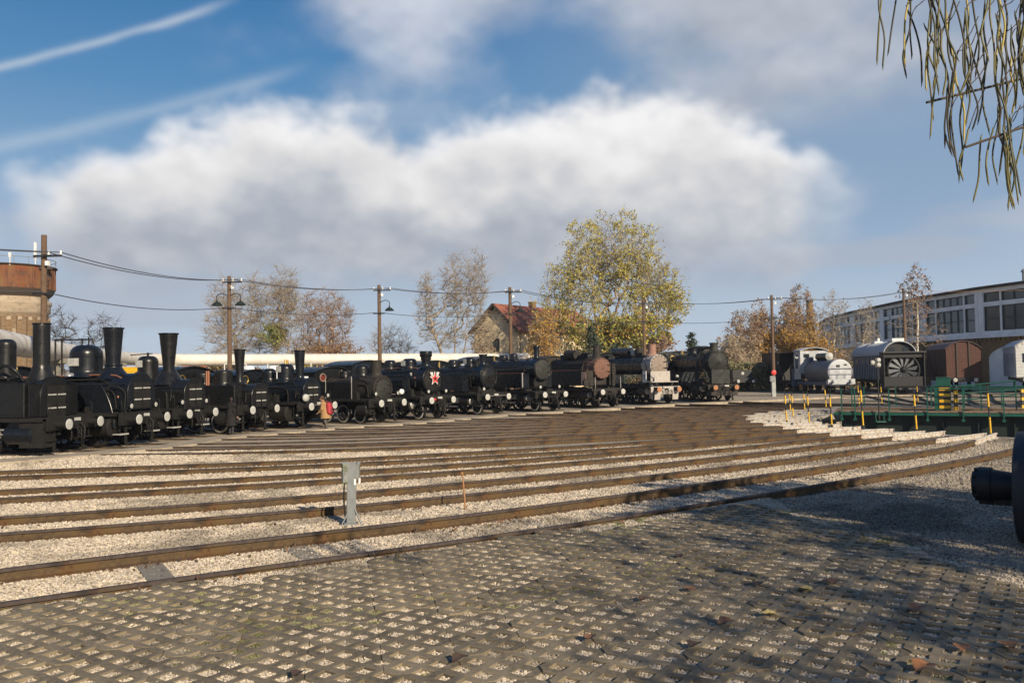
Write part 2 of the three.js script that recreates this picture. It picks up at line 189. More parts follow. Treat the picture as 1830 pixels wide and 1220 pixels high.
function bedY(X, Z, s) { if (s < 0.02) return yardY(X, Z); const e = X - turfEdge(Z), onTurf = 0.153 * sstep(0.07, 0.22, s), off = lerp(0.153, 0.05 + 0.05 * fbm(X * 0.4, 0, Z * 0.4, 3), sstep(0, 1.6, e)) * sstep(0.05, 0.6, s); return e > 0 ? off : onTurf; }

// ------------------------------------------------------------------ the ground with the round pit left open
{
  const nr = 150, na = 220, pos = [], col = [], uv = [], idx = [];
  for (let i = 0; i <= nr; i++) {
    const r = i === 0 ? PIT.R - 0.35 : PIT.R + Math.pow(i / nr, 3.2) * 900 + i * 0.35;
    for (let j = 0; j <= na; j++) {
      const a = j / na * 2 * Math.PI, X = PIT.X + r * Math.cos(a), Z = PIT.Z + r * Math.sin(a);
      pos.push(X, yardY(X, Z), -Z); uv.push(X, Z);
      const n = fbm(X * 0.16, 2, Z * 0.16, 4), d = sstep(0.5, 0.66, n) * 0.3, far = sstep(85, 120, Math.hypot(X - 5, Z - 20)), n2 = 0.9 + 0.2 * fbm(X * 0.6, 8, Z * 0.6, 3);
      const fd = 1 - 0.62 * clamp(fanDarken(X, Z)); col.push(lerp((1.0 - d) * n2 * fd, 0.30, far), lerp((0.97 - d * 1.05) * n2 * fd * (0.9 + 0.1 * fd), 0.31, far), lerp((0.93 - d * 1.1) * n2 * fd * (0.8 + 0.2 * fd), 0.22, far));
    }
  }
  for (let i = 0; i < nr; i++) for (let j = 0; j < na; j++) { const a = i * (na + 1) + j, b = a + na + 1; idx.push(a, a + 1, b, b, a + 1, b + 1); }
  const g = new THREE.BufferGeometry(); g.setAttribute('position', new THREE.Float32BufferAttribute(pos, 3)); g.setAttribute('uv', new THREE.Float32BufferAttribute(uv, 2)); g.setAttribute('color', new THREE.Float32BufferAttribute(col, 3)); g.setIndex(idx); g.computeVertexNormals();
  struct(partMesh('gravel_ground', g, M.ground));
  // raised gravel bed between the camera and the nearest rail
  const nx = 110, nz = 100, p2 = [], c2 = [], u2 = [], i2 = [];
  for (let j = 0; j <= nz; j++) for (let i = 0; i <= nx; i++) { const X = lerp(-15, 15, i / nx), Z = lerp(3.2, 26, j / nz), s = sideOf(X, Z), y = s < 0.02 ? -0.06 : bedY(X, Z, s) + 0.02 * (fbm(X * 2, 1, Z * 2, 2) - 0.5) * sstep(0.2, 1, X - turfEdge(Z)); p2.push(X, y, -Z); u2.push(X * 1.02, Z * 1.02); const e = sstep(0, 1.2, X - turfEdge(Z)), n = 0.85 + 0.3 * fbm(X * 0.7, 4, Z * 0.7, 3); c2.push(lerp(0.92, 0.52, e) * n, lerp(0.9, 0.48, e) * n, lerp(0.84, 0.42, e) * n); }
  for (let j = 0; j < nz; j++) for (let i = 0; i < nx; i++) { const a = j * (nx + 1) + i, b = a + nx + 1; i2.push(a, a + 1, b, b, a + 1, b + 1); }
  const g2 = new THREE.BufferGeometry(); g2.setAttribute('position', new THREE.Float32BufferAttribute(p2, 3)); g2.setAttribute('uv', new THREE.Float32BufferAttribute(u2, 2)); g2.setAttribute('color', new THREE.Float32BufferAttribute(c2, 3)); g2.setIndex(i2); g2.computeVertexNormals();
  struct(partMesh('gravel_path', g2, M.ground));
}
// the pit: ring wall, floor
{
  const b = new B(); b.add(new THREE.CylinderGeometry(PIT.R - 0.3, PIT.R - 0.3, 1.55, 96, 1, true), Mt(PIT.X, -0.76, -PIT.Z)); b.add(new THREE.RingGeometry(PIT.R - 0.8, PIT.R - 0.28, 96).rotateX(-Math.PI / 2), Mt(PIT.X, 0.012, -PIT.Z)); b.add(new THREE.CylinderGeometry(PIT.R - 0.8, PIT.R - 0.8, 0.3, 96, 1, true), Mt(PIT.X, -0.14, -PIT.Z));
  const pit = struct(b.mesh('pit_wall', M.conc)); pit.userData.label = 'round concrete wall of the turntable pit';
  const f = new B().add(new THREE.CircleGeometry(PIT.R - 0.3, 96).rotateX(-Math.PI / 2), Mt(PIT.X, -1.5, -PIT.Z)); f.add(new THREE.CylinderGeometry(1.1, 1.2, 0.5, 32), Mt(PIT.X, -1.25, -PIT.Z)); f.torus(PIT.R - 1.6, 0.06, PIT.X, -1.46, -PIT.Z, 'y', 96);
  struct(f.mesh('pit_floor', M.conc));
}

// ------------------------------------------------------------------ railway tracks
const RC = { top: [0.064, 0.045, 0.037], side: [0.088, 0.052, 0.020], foot: [0.10, 0.055, 0.025] };
function sweep(path, prof, y0) {   // prof: [offset to the right, height, colour of the edge that starts here]
  const pos = [], nor = [], uv = [], col = []; let L = 0;
  for (let i = 1; i < path.length; i++) {
    const n0 = normalAt(path, i - 1), n1 = normalAt(path, i), d = Math.hypot(path[i][0] - path[i - 1][0], path[i][1] - path[i - 1][1]); let w = 0;
    for (let k = 0; k < prof.length; k++) {
      const a = prof[k], c = prof[(k + 1) % prof.length], ex = c[0] - a[0], ey = c[1] - a[1], el = Math.hypot(ex, ey);
      const P = (p, n, q) => [p[0] + n[0] * q[0], y0 + q[1], -(p[1] + n[1] * q[0])], A = P(path[i - 1], n0, a), Bq = P(path[i - 1], n0, c), C = P(path[i], n1, a), D = P(path[i], n1, c);
      const nx = ey / el, ny = -ex / el, N = [n0[0] * -nx, -ny, -n0[1] * -nx];
      for (const [q, u, v] of [[A, L, w], [C, L + d, w], [Bq, L, w + el], [Bq, L, w + el], [C, L + d, w], [D, L + d, w + el]]) { pos.push(...q); nor.push(...N); uv.push(u, v); col.push(...a[2]); }
      w += el;
    }
    L += d;
  }
  const g = new THREE.BufferGeometry(); g.setAttribute('position', new THREE.Float32BufferAttribute(pos, 3)); g.setAttribute('normal', new THREE.Float32BufferAttribute(nor, 3)); g.setAttribute('uv', new THREE.Float32BufferAttribute(uv, 2)); g.setAttribute('color', new THREE.Float32BufferAttribute(col, 3));
  // make every face look outward
  for (let i = 0; i < pos.length; i += 9) { const ax = pos[i + 3] - pos[i], ay = pos[i + 4] - pos[i + 1], az = pos[i + 5] - pos[i + 2], bx = pos[i + 6] - pos[i], by = pos[i + 7] - pos[i + 1], bz = pos[i + 8] - pos[i + 2]; const cx = ay * bz - az * by, cy = az * bx - ax * bz, cz = ax * by - ay * bx; if (cx * nor[i] + cy * nor[i + 1] + cz * nor[i + 2] < 0) { const P = g.attributes.position.array, U = g.attributes.uv.array, q = i / 3 * 2; for (let k = 0; k < 3; k++) [P[i + 3 + k], P[i + 6 + k]] = [P[i + 6 + k], P[i + 3 + k]]; for (let k = 0; k < 2; k++) [U[q + 2 + k], U[q + 4 + k]] = [U[q + 4 + k], U[q + 2 + k]]; } }
  return g;
}
const railProf = (s) => { const q = [[-0.075, 0.0, RC.side], [-0.075, 0.014, RC.foot], [-0.012, 0.032, RC.side], [-0.012, 0.105, RC.side], [-0.036, 0.118, RC.top], [-0.036, 0.146, RC.top], [-0.026, 0.152, RC.top], [0.026, 0.152, RC.top], [0.036, 0.146, RC.top], [0.036, 0.118, RC.side], [0.012, 0.105, RC.side], [0.012, 0.032, RC.foot], [0.075, 0.014, RC.side], [0.075, 0.0, RC.side]]; return q.map(([x, y, c]) => [x * s, y * s, c]); };
function pathLen(p) { let L = 0; for (let i = 1; i < p.length; i++) L += Math.hypot(p[i][0] - p[i - 1][0], p[i][1] - p[i - 1][1]); return L; }
function cutEnd(p, len) { let L = 0, i = p.length - 1; while (i > 1 && L < len) { L += Math.hypot(p[i][0] - p[i - 1][0], p[i][1] - p[i - 1][1]); i--; } return [p.slice(0, i + 1), p.slice(i)]; }
const trackRails = [], clipGeo = new B().box(0.12, 0.035, 0.1).cyl([0, 0, 0], [0, 0.06, 0], 0.022, 0.022, 6).geo(); M.rail2 = mat(0.085, 0.06, 0.045, 0.7, { map: rep(T.rust, 0.7) });
function track(path, label, gauge0, gauge1, s, whiteLen, sleepers) {
  const t = thing('railway_track', label, 'railway track', [path[0][0], 0, path[0][1]], 0, 'rusty tracks fanning out from the turntable'), shift = (g) => g.translate(-path[0][0], 0, path[0][1]);
  for (const sd of [1, -1]) {
    const line = offsetPath(path, sd * gauge0 / 2, sd * gauge1 / 2), [main, end] = whiteLen ? cutEnd(line, whiteLen) : [line, null];
    partMesh('rail', shift(sweep(main, railProf(s), 0)), M.rail, t);
    if (end) { const r = partMesh('painted_rail_end', shift(sweep(end, railProf(s), 0.002)), M.railwhite, t); r.userData.label = 'rail end painted white'; }
    trackRails.push(line);
  }
  if (sleepers) { const [from, to, step, w] = sleepers; let acc = 0; const rnd = rngOf(77); const geo = new B().box(0.36, 0.14, gauge0 + 0.35).geo(), geo2 = new B().box(0.34, 0.14, gauge0 + 0.35, 0, 0, 0, 0, 0, 0.006).geo(); let L = 0; for (let i = 1; i < path.length; i++) { const d = Math.hypot(path[i][0] - path[i - 1][0], path[i][1] - path[i - 1][1]); L += d; acc += d; if (acc > step && L > from && L < to) { acc = 0; const n = normalAt(path, i), m = partMesh('concrete_sleeper', rnd() < 0.5 ? geo : geo2, M.sleeper, t); m.position.set(path[i][0] - path[0][0], -0.066 + 0.024 * rnd(), -(path[i][1] - path[0][1])); m.rotation.y = Math.atan2(n[0], -n[1]) + 0.04 * (rnd() - 0.5); for (const sd of [1, -1]) { const gg = lerp(gauge0, gauge1, i / path.length) / 2 * sd; for (const e of [-0.13, 0.13]) { const c = partMesh('rail_clip', clipGeo, M.rail2, t); c.position.set(path[i][0] - path[0][0] + n[0] * (gg + e), 0.03, -(path[i][1] - path[0][1] + n[1] * (gg + e))); c.rotation.y = m.rotation.y; } } } } }
  return t;
}
nearTracks.forEach((t, k) => track(t.path, t.label, t.g[0], t.g[1], t.s, 3.4, k === 0 ? [6.5, 42, 1.62, 0.3] : null));

// ------------------------------------------------------------------ the locomotives
const wheelGeo = (r, spokes = 10) => { const b = new B(); b.lathe([[r - 0.09, 0.06], [r, 0.06], [r + 0.0, -0.04], [r + 0.03, -0.045], [r + 0.03, -0.07], [r - 0.09, -0.07], [r - 0.09, 0.06]], 0, 0, 0, 28, 'z'); b.cyl([0, 0, -0.08], [0, 0, 0.1], 0.12, 0.1, 12); for (let k = 0; k < spokes; k++) { const a = k / spokes * 2 * Math.PI; b.box(r - 0.16, 0.05, 0.04, Math.cos(a) * (r / 2), Math.sin(a) * (r / 2), 0, 0, 0, a); } const cw = new THREE.Shape(); cw.absarc(0, 0, r - 0.08, 0.35, 1.6, false); cw.absarc(0, 0, r - 0.3, 1.6, 0.35, true); b.extrude(cw, 0.06, Mt(0, 0, -0.02)); return b.geo(); };
const wheelCache = {}; const wheelOf = (r, n) => wheelCache[`${r}|${n}`] ??= wheelGeo(r, n);
const rimCache = {}; const rimOf = (r) => rimCache[r] ??= new B().lathe([[r - 0.07, 0.066], [r + 0.004, 0.066], [r + 0.004, 0.02], [r - 0.07, 0.066]], 0, 0, 0, 28, 'z').geo();
const bufStock = new B().cyl([-0.55, 0, 0], [-0.18, 0, 0], 0.13, 0.11, 14).cyl([-0.2, 0, 0], [-0.05, 0, 0], 0.075, 0.075, 12).box(0.04, 0.36, 0.36, -0.56, 0, 0).geo();
const bufHead = new B().lathe([[0.001, 0.02], [0.1, 0.017], [0.165, 0.01], [0.19, -0.002], [0.19, -0.02], [0.06, -0.045], [0.001, -0.045]], -0.05, 0, 0, 24, 'x').geo();
const lampGeo = new B().cyl([-0.14, 0, 0], [0.02, 0, 0], 0.085, 0.11, 14).box(0.1, 0.06, 0.1, -0.06, 0.12, 0).box(0.04, 0.2, 0.04, -0.06, -0.14, 0).geo(), lensGeo = new B().lathe([[0.001, 0.02], [0.09, 0.0]], 0.022, 0, 0, 16, 'x').geo();
const locoGroup = 'steam locomotives parked in a row facing the turntable';
function loco(o) {
  const L = thing('steam_locomotive', o.label, 'locomotive', [o.P[0], 0.152, o.P[1]], o.th, locoGroup), body = o.body ?? M.black, dark = o.dark ?? M.under, bm = o.beam ?? dark, len = o.len ?? 8.5, by = o.by, br = o.br, fx = o.fx, W = o.w ?? 1.25;
  // frame, beam, buffers
  const fr = new B(); for (const z of [-0.56, 0.56]) fr.box(len - 0.7, 0.5, 0.05, -0.65 - (len - 0.7) / 2, 0.92, z); fr.box(len - 1.2, 0.06, 1.05, -0.95 - (len - 1.2) / 2, 0.98, 0); fr.box(0.6, 0.5, 1.1, fx - 0.6, by - br - 0.18, 0); fr.mesh('frame', dark, L);
  const bb = new B().box(0.09, 0.44, 2.56, -0.62, 1.06, 0); for (const z of [-1.0, -0.6, 0.6, 1.0]) for (const y of [0.92, 1.2]) bb.cyl([-0.58, y, z], [-0.56, y, z], 0.025, 0.02, 6); bb.mesh('buffer_beam', bm, L);
  for (const z of [0.875, -0.875]) { const s = partMesh('buffer', bufStock, dark, L); s.position.set(0, 1.06, z); partMesh('buffer_head', bufHead, o.buf ?? M.bufferhead, s); }
  const cp = new B().box(0.3, 0.1, 0.06, -0.45, 1.06, 0).torus(0.09, 0.025, -0.26, 0.98, 0, 'z', 12); for (let k = 0; k < 3; k++) cp.torus(0.06, 0.02, -0.28 + 0.01 * k, 0.82 - 0.11 * k, 0, k % 2 ? 'x' : 'z', 10); cp.mesh('coupling', dark, L);
  for (const z of [0.35, -0.42]) new B().tube([[-0.58, 1.0, z], [-0.42, 0.95, z], [-0.36, 0.7, z * 0.95], [-0.4, 0.45, z * 0.9]], 0.026, 6, 10).mesh('brake_hose', M.deepblack, L);
  if (o.rod) new B().box(0.025, 0.025, 1.7, -0.2, 1.13, 0).mesh('handrail', M.steel, L);
  // guard irons and steps
  for (const z of [0.78, -0.78]) new B().box(0.04, 0.72, 0.12, -0.72, 0.46, z).box(0.16, 0.12, 0.12, -0.66, 0.12, z).mesh('guard_iron', dark, L);
  for (const z of [1.12, -1.12]) if (o.step !== false) { new B().box(0.05, 0.05, 0.5, -0.66, 0.5, z * 0.86).box(0.3, 0.03, 0.5, -0.82, 0.5, z * 0.86).mesh('footstep', o.stepMat ?? dark, L); new B().box(0.03, 0.55, 0.03, -1.0, 0.77, z).box(0.03, 0.55, 0.03, -0.72, 0.77, z).mesh('step_hanger', dark, L); }
  // running board
  const ry = o.run ?? 1.28, rb = new B(); for (const z of [W - 0.22, -W + 0.22]) { rb.box(len - 1.1, 0.04, 0.62, -0.7 - (len - 1.1) / 2, ry, z); rb.box(len - 1.1, 0.12, 0.03, -0.7 - (len - 1.1) / 2, ry - 0.05, z + (z > 0 ? 0.31 : -0.31)); } rb.box(0.5, 0.04, 2.5, -0.85, ry + 0.002, 0); rb.mesh('running_board', dark, L);
  // boiler and smokebox
  const bl = new B().cyl([fx - o.sb, by, 0], [-(o.bx ?? len - 2), by, 0], br * 0.95, br * 0.95, 32); bl.mesh('boiler', body, L);
  for (let x = fx - o.sb - 0.9; x > -(o.bx ?? len - 2) + 0.3; x -= 1.15) new B().lathe([[br * 0.95, -0.03], [br * 0.965, -0.03], [br * 0.965, 0.03], [br * 0.95, 0.03]], x, by, 0, 32, 'x').mesh('boiler_band', body, L);
  if (o.door === 'flat') {
    const prof = (r, dn) => { const s = new THREE.Shape(); s.moveTo(-r, -dn); s.lineTo(r, -dn); s.lineTo(r, 0); s.absarc(0, 0, r, 0, Math.PI, false); s.lineTo(-r, -dn); return s; };
    const dn = o.dn ?? 0.55; new B().extrude(prof(br, dn), o.sb, Mt(fx - o.sb, by, 0, 0, Math.PI / 2, 0)).mesh('smokebox', body, L);
    new B().extrude(prof(br + 0.035, dn), 0.05, Mt(fx - 0.03, by, 0, 0, Math.PI / 2, 0), 0.008).mesh('smokebox_ring', body, L);
    const dr = new B(); const dw = br * 0.62, dh = o.dh ?? 0.5; for (const z of [dw / 2 + 0.008, -dw / 2 - 0.008]) dr.box(0.03, 2 * dh, dw - 0.02, fx + 0.045, by - 0.05 + (o.dy ?? 0), z); dr.mesh('smokebox_door', dark, L);
    for (const y of [o.st ?? 0.22, -(o.st ?? 0.22)]) for (const z of [1, -1]) new B().box(0.022, 0.05, dw * 0.86, fx + 0.072, by + y + (o.dy ?? 0), z * dw * 0.53).mesh('hinge_strap', M.bufferhead, L);
    new B().cyl([fx + 0.06, by - 0.15, 0], [fx + 0.1, by - 0.15, 0], 0.05, 0.05, 10).box(0.02, 0.4, 0.03, fx + 0.1, by - 0.25, 0.02, 0.25, 0, 0).mesh('door_latch', dark, L);
  } else {
    new B().cyl([fx - o.sb, by, 0], [fx, by, 0], br, br, 36).mesh('smokebox', o.sbMat ?? body, L);
    new B().torus(br - 0.02, 0.035, fx, by, 0, 'x', 36).mesh('smokebox_ring', o.sbMat ?? body, L);
    const rd = br * (o.dr ?? 0.82), dd = o.door === 'cone' ? 0.34 : 0.12; const pr = []; for (let k = 0; k <= 10; k++) { const t = k / 10; pr.push([rd * (1 - t) + 0.001, o.door === 'cone' ? dd * Math.pow(t, 0.9) : dd * Math.sin(t * Math.PI / 2)]); } const d = new B().lathe([[rd + 0.03, -0.02], [rd + 0.03, 0.02], ...pr], fx + 0.02, by, 0, 36, 'x'); d.cyl([fx + dd, by, 0], [fx + dd + 0.1, by, 0], 0.05, 0.05, 10); d.box(0.03, 0.03, 0.36, fx + dd + 0.08, by, 0, 0.6, 0, 0); d.mesh('smokebox_door', o.doorMat ?? dark, L);
    const hg = new B(); for (const y of [0.3, -0.3]) hg.box(0.04, 0.06, rd * 0.95, fx + 0.08, by + y * br, -rd * 0.5, 0, -0.13, 0); hg.cyl([fx + 0.05, by - 0.4, -rd - 0.04], [fx + 0.05, by + 0.4, -rd - 0.04], 0.03, 0.03, 8); const nb = 16; for (let k = 0; k < nb; k++) { const a = k / nb * 2 * Math.PI; hg.box(0.08, 0.06, 0.08, fx + 0.03, by + Math.sin(a) * (rd + 0.05), Math.cos(a) * (rd + 0.05)); } hg.mesh('door_hinge', dark, L);
  }
  // chimney
  { const c = o.chim, top = c.p[c.p.length - 1], ch = new B().lathe([...c.p.map(([r, y]) => [r, y]), [top[0] - 0.05, top[1]], [top[0] - 0.06, top[1] - 0.5]], c.x, 0, 0, 28); ch.mesh('chimney', c.m ?? body, L); if (c.rim !== false) new B().torus(top[0], c.rim ?? 0.03, c.x, top[1], 0, 'y', 28).mesh('chimney_rim', c.m ?? body, L); }
  // domes
  for (const d of o.domes ?? []) { const { x, r, y0, y1 } = d, h = y1 - y0, k = d.flat ? 0.12 : Math.min(0.62 * r, 0.36 * h), pr = [[r * 1.22, y0 - 0.12], [r * 1.05, y0 + 0.06], [r, y0 + 0.14], [r, y1 - k]]; for (let q = 1; q <= 6; q++) { const a = q / 6 * Math.PI / 2; pr.push([Math.max(0.001, r - k + k * Math.cos(a) * 1) * (q === 6 && !d.flat ? 1 : 1), y1 - k + k * Math.sin(a)]); } pr.push([0.001, y1]); const D = new B().lathe(pr, x, 0, d.z ?? 0, 26).mesh(d.sand ? 'sand_box' : 'steam_dome', d.m ?? body, L); if (d.plate) new B().box(0.5 * r * 1.6, 0.3, 0.02, x - 0.1, d.plate, r + 0.012).mesh('number_plate', M.bufferhead, D); if (d.valve) new B().cyl([x, y1 - 0.02, 0], [x, y1 + 0.22, 0], 0.07, 0.05, 10).cyl([x + 0.14, y1 - 0.02, 0], [x + 0.14, y1 + 0.2, 0], 0.05, 0.04, 8).mesh('safety_valve', d.valve, D); if (d.ring) new B().lathe([[r + 0.01, -0.03], [r + 0.012, 0.03]], x, y1 - k - 0.1, 0, 26).mesh('dome_band', body, D); }
  // side tanks
  if (o.tank) { const t = o.tank; for (const z of [1, -1]) { const w = t.wd ?? 0.55; const b = new B(); const s = poly([[t.x1, t.y0], [t.x0, t.y0], [t.x0, t.y1], [t.x1, t.y1]]); b.extrude(s, w - 0.04, Mt(0, 0, z > 0 ? W - w + 0.02 : -W + 0.02), 0.02); const tk = b.mesh('side_tank', t.m ?? body, L); const rv = new B(); for (let x = t.x0 - 0.06; x > t.x1; x -= 0.16) rv.box(0.03, 0.03, 0.01, x, t.y1 - 0.07, z * (W + 0.022)).box(0.03, 0.03, 0.01, x, t.y0 + 0.07, z * (W + 0.022)); rv.box(0.02, t.y1 - t.y0 - 0.1, 0.012, (t.x0 + t.x1) / 2, (t.y0 + t.y1) / 2, z * (W + 0.022)); rv.mesh('rivet_seam', t.m ?? body, tk); if (t.line) new B().box(t.x0 - t.x1 + 0.05, 0.05, 0.05, (t.x0 + t.x1) / 2, t.y1 + 0.045, z * (W - 0.02)).mesh('tank_rail', t.line, tk); if (t.patch && z > 0) new B().box(0.6, 0.95, 0.012, t.x0 - 0.36, (t.y0 + t.y1) / 2 - 0.02, W + 0.03).mesh('bare_patch', M.patch, tk); } }
  // cab
  if (o.cab) {
    const c = o.cab, w = c.w ?? 1.32, fh = c.y1, rise = c.rise ?? 0.3; const arch = (wd) => { const s = []; for (let k = 0; k <= 12; k++) { const a = -1 + k / 6; s.push([a * wd, fh + rise * (1 - a * a)]); } return s; };
    const hole = (z, y, r) => { const p = new THREE.Path(); p.absellipse(z, y, r, r * 1.05, 0, Math.PI * 2, true); return p; };
    const wy = c.wy ?? fh - 0.3, fs = poly([[-w, 1.2], [w, 1.2], ...arch(w).reverse()], [hole(-0.74, wy, 0.2), hole(0.74, wy, 0.2)]); const C = new B().extrude(fs, 0.04, Mt(c.x0 - 0.04, 0, 0, 0, Math.PI / 2, 0));
    for (const z of [w - 0.02, -w + 0.02]) { C.box(c.x0 - c.x1, 1.0, 0.04, (c.x0 + c.x1) / 2, 1.7, z); C.box(0.5, fh - 2.15, 0.04, c.x0 - 0.25, (fh + 2.2) / 2, z); C.box(0.3, fh - 2.15, 0.04, c.x1 + 0.15, (fh + 2.2) / 2, z); C.box(c.x0 - c.x1, 0.2, 0.04, (c.x0 + c.x1) / 2, fh - 0.08, z); } C.box(0.04, 1.3, 2 * w - 0.1, c.x1, 1.8, 0); const cb = C.mesh('cab', c.m ?? body, L);
    for (const z of [0.74, -0.74]) { new B().torus(0.21, 0.03, c.x0 + 0.045, wy, z, 'x', 22).mesh('window_ring', c.ring ?? M.brass, cb); new B().cyl([c.x0 - 0.03, wy, z], [c.x0 - 0.015, wy, z], 0.2, 0.2, 20).mesh('window_pane', c.pane ?? M.glass, cb); }
    const ar = arch(w + 0.1), rs = poly([...ar.map(([a, b]) => [a, b + 0.05]), ...ar.slice().reverse().map(([a, b]) => [a, b])]); new B().extrude(rs, c.x0 - c.x1 + 0.45, Mt(c.x1 - 0.3, 0.004, 0, 0, Math.PI / 2, 0)).mesh('cab_roof', c.rm ?? body, cb);
  }
  // wheels and motion
  for (const [x, r, rim, sp] of o.wheels) for (const z of [0.78, -0.78]) { const w = partMesh('wheel', wheelOf(r, sp ?? 11), dark, L); w.position.set(x, r, z); w.rotation.z = x * 1.7; if (z < 0) w.rotation.y = Math.PI; if (rim) partMesh('wheel_rim', rimOf(r), rim, w); }
  if (o.cyl) { const c = o.cyl; for (const z of [1, -1]) { const zz = z * (W - 0.22); const cy = new B().cyl([c.x, c.y, zz], [c.x - c.len, c.y, zz], c.r, c.r, 24).cyl([c.x + 0.06, c.y, zz], [c.x, c.y, zz], c.r * 0.8, c.r + 0.03, 24).box(c.len * 0.9, 0.5, 0.5, c.x - c.len / 2, c.y + 0.3, zz - z * 0.12); if (c.valve) cy.cyl([c.x + 0.08, c.y + c.r + 0.22, zz], [c.x - c.len - 0.05, c.y + c.r + 0.22, zz], 0.2, 0.2, 18); cy.mesh('cylinder', c.m ?? dark, L); if (c.cover) { new B().lathe([[0.001, 0.06], [c.r * 0.7, 0.05], [c.r * 0.8, 0.0]], c.x + 0.07, c.y, zz, 24, 'x').cyl([c.x + 0.1, c.y, zz], [c.x + 0.3, c.y, zz], 0.05, 0.05, 10).mesh('cylinder_cover', c.cover, L); } }
    const dr = o.wheels.filter(([, r]) => r > 0.5); if (dr.length) for (const z of [1, -1]) { const zz = z * (W - 0.24), w0 = dr[0], w1 = dr[dr.length - 1], wm = dr[Math.min(1, dr.length - 1)]; new B().box(w0[0] - w1[0] + 0.2, 0.1, 0.05, (w0[0] + w1[0]) / 2 - 0.15, w0[1] - 0.18, zz - z * 0.05).mesh('coupling_rod', o.rodMat ?? M.steel, L); const xs = c.x - c.len - 0.55, xe = wm[0] - 0.15, ye = wm[1] - 0.18; new B().cyl([xs, c.y, zz], [xe, ye, zz], 0.05, 0.055, 8).box(0.3, 0.26, 0.12, xs, c.y, zz).cyl([c.x - c.len, c.y, zz], [xs, c.y, zz], 0.035, 0.035, 8).mesh('connecting_rod', o.rodMat ?? M.steel, L); new B().box(0.9, 0.05, 0.08, xs + 0.1, c.y + 0.17, zz).box(0.08, 0.55, 0.05, xs - 0.5, c.y + 0.25, zz).cyl([xs - 0.5, c.y + 0.45, zz], [wm[0] + 0.1, wm[1] + 0.35, zz], 0.03, 0.03, 6).mesh('valve_gear', o.rodMat ?? M.steel, L); } }
  // hand rails along the boiler and lamps on the beam
  if (o.hand !== false) for (const z of [1, -1]) { const hy = by + br * 0.5, hz = z * (br * 0.9 + 0.1), b = new B().cyl([fx - 0.1, hy, hz], [-(o.bx ?? len - 2), hy, hz], 0.02, 0.02, 6); for (let x = fx - 0.2; x > -(o.bx ?? len - 2); x -= 1.4) b.cyl([x, hy, hz], [x, hy - 0.02, z * br * 0.84], 0.015, 0.015, 5); b.mesh('handrail', dark, L); }
  for (const z of o.lamps ?? []) { const lp = partMesh('lamp', lampGeo, M.deepblack, L); lp.position.set(-0.5, 1.56, z); partMesh('lamp_lens', lensGeo, M.bufferhead, lp); }
  {
    const rd = rngOf(Math.round(-o.th * 13 + 5)), bx = -(o.bx ?? len - 2), rv = new B(); for (const x of [fx - 0.06, fx - o.sb + 0.06]) if (o.door !== 'flat') for (let k = 0; k < 40; k++) { const a = k / 40 * 2 * Math.PI; rv.box(0.03, 0.03, 0.03, x, by + Math.sin(a) * (br + 0.004), Math.cos(a) * (br + 0.004)); } else for (let k = 0; k <= 20; k++) { const a = k / 20 * Math.PI; rv.box(0.03, 0.03, 0.03, x, by + Math.sin(a) * (br + 0.004), Math.cos(a) * (br + 0.004)); } struct(rv.mesh('rivet_ring', o.sbMat ?? body, L), 'stuff');
    for (const z of [1, -1]) {
      for (let k = 0; k < 3; k++) { const a = 0.15 + 0.42 * k + 0.15 * rd(), R2 = br + 0.05, y = by + Math.sin(a) * R2, zz = z * Math.cos(a) * R2, x0 = fx - 0.3 - rd() * 0.8, x1 = lerp(x0, bx, 0.45 + 0.5 * rd()); new B().tube([[x0, y - 0.5 - 0.4 * rd(), z * (br * 0.7 + 0.25)], [x0 - 0.06, y - 0.12, zz + z * 0.03], [x0 - 0.3, y, zz], [(x0 + x1) / 2, y + 0.02, zz], [x1, y, zz]], 0.018 + 0.02 * rd(), 6, 22).mesh('pipe', rd() < 0.12 ? M.copper : dark, L); }
      for (const [x, r] of o.wheels) { const sp = new B(); for (let q = 0; q < 4; q++) sp.box(0.75 - q * 0.15, 0.035, 0.1, x, r + 0.26 + q * 0.04, z * 0.62); sp.box(0.12, 0.3, 0.12, x, r + 0.15, z * 0.62).box(0.1, 0.42, 0.09, x + r * 0.98, r * 0.9, z * 0.8, 0, 0, 0.12).cyl([x + r, r + 0.2, z * 0.8], [x + r, 0.95, z * 0.7], 0.025, 0.025, 6).tube([[x + r * 0.8, 1.1, z * 0.85], [x + r * 0.9, 0.7, z * 0.9], [x + r * 0.86, 0.14, z * 0.78]], 0.022, 5, 8); sp.mesh('spring_and_brake', dark, L); }
      const q = new B(); for (let k = 0; k < 4; k++) { const x = lerp(-1.4, bx + 0.8, (k + rd() * 0.7) / 4), w = 0.16 + 0.3 * rd(), h = 0.14 + 0.28 * rd(); if (!o.tank || x > o.tank.x0) q.box(w, h, 0.22, x, ry + 0.02 + h / 2, z * (W - 0.16)).cyl([x, ry + h, z * (W - 0.1)], [x, ry + h + 0.12, z * (W - 0.1)], 0.03, 0.03, 6); } q.box(0.1, 0.1, 0.05, -1.0, ry - 0.16, z * (W - 0.05)); q.mesh('fittings', dark, L);
      new B().box(0.1, 0.18, 0.03, -0.58, 1.36, z * 0.98).mesh('lamp_iron', dark, L); new B().tube([[-0.6, 1.25, z * 1.15], [-0.62, 1.75, z * 1.15], [-0.66, 1.8, z * 1.13]], 0.014, 5, 6).mesh('grab_rail', dark, L);
    }
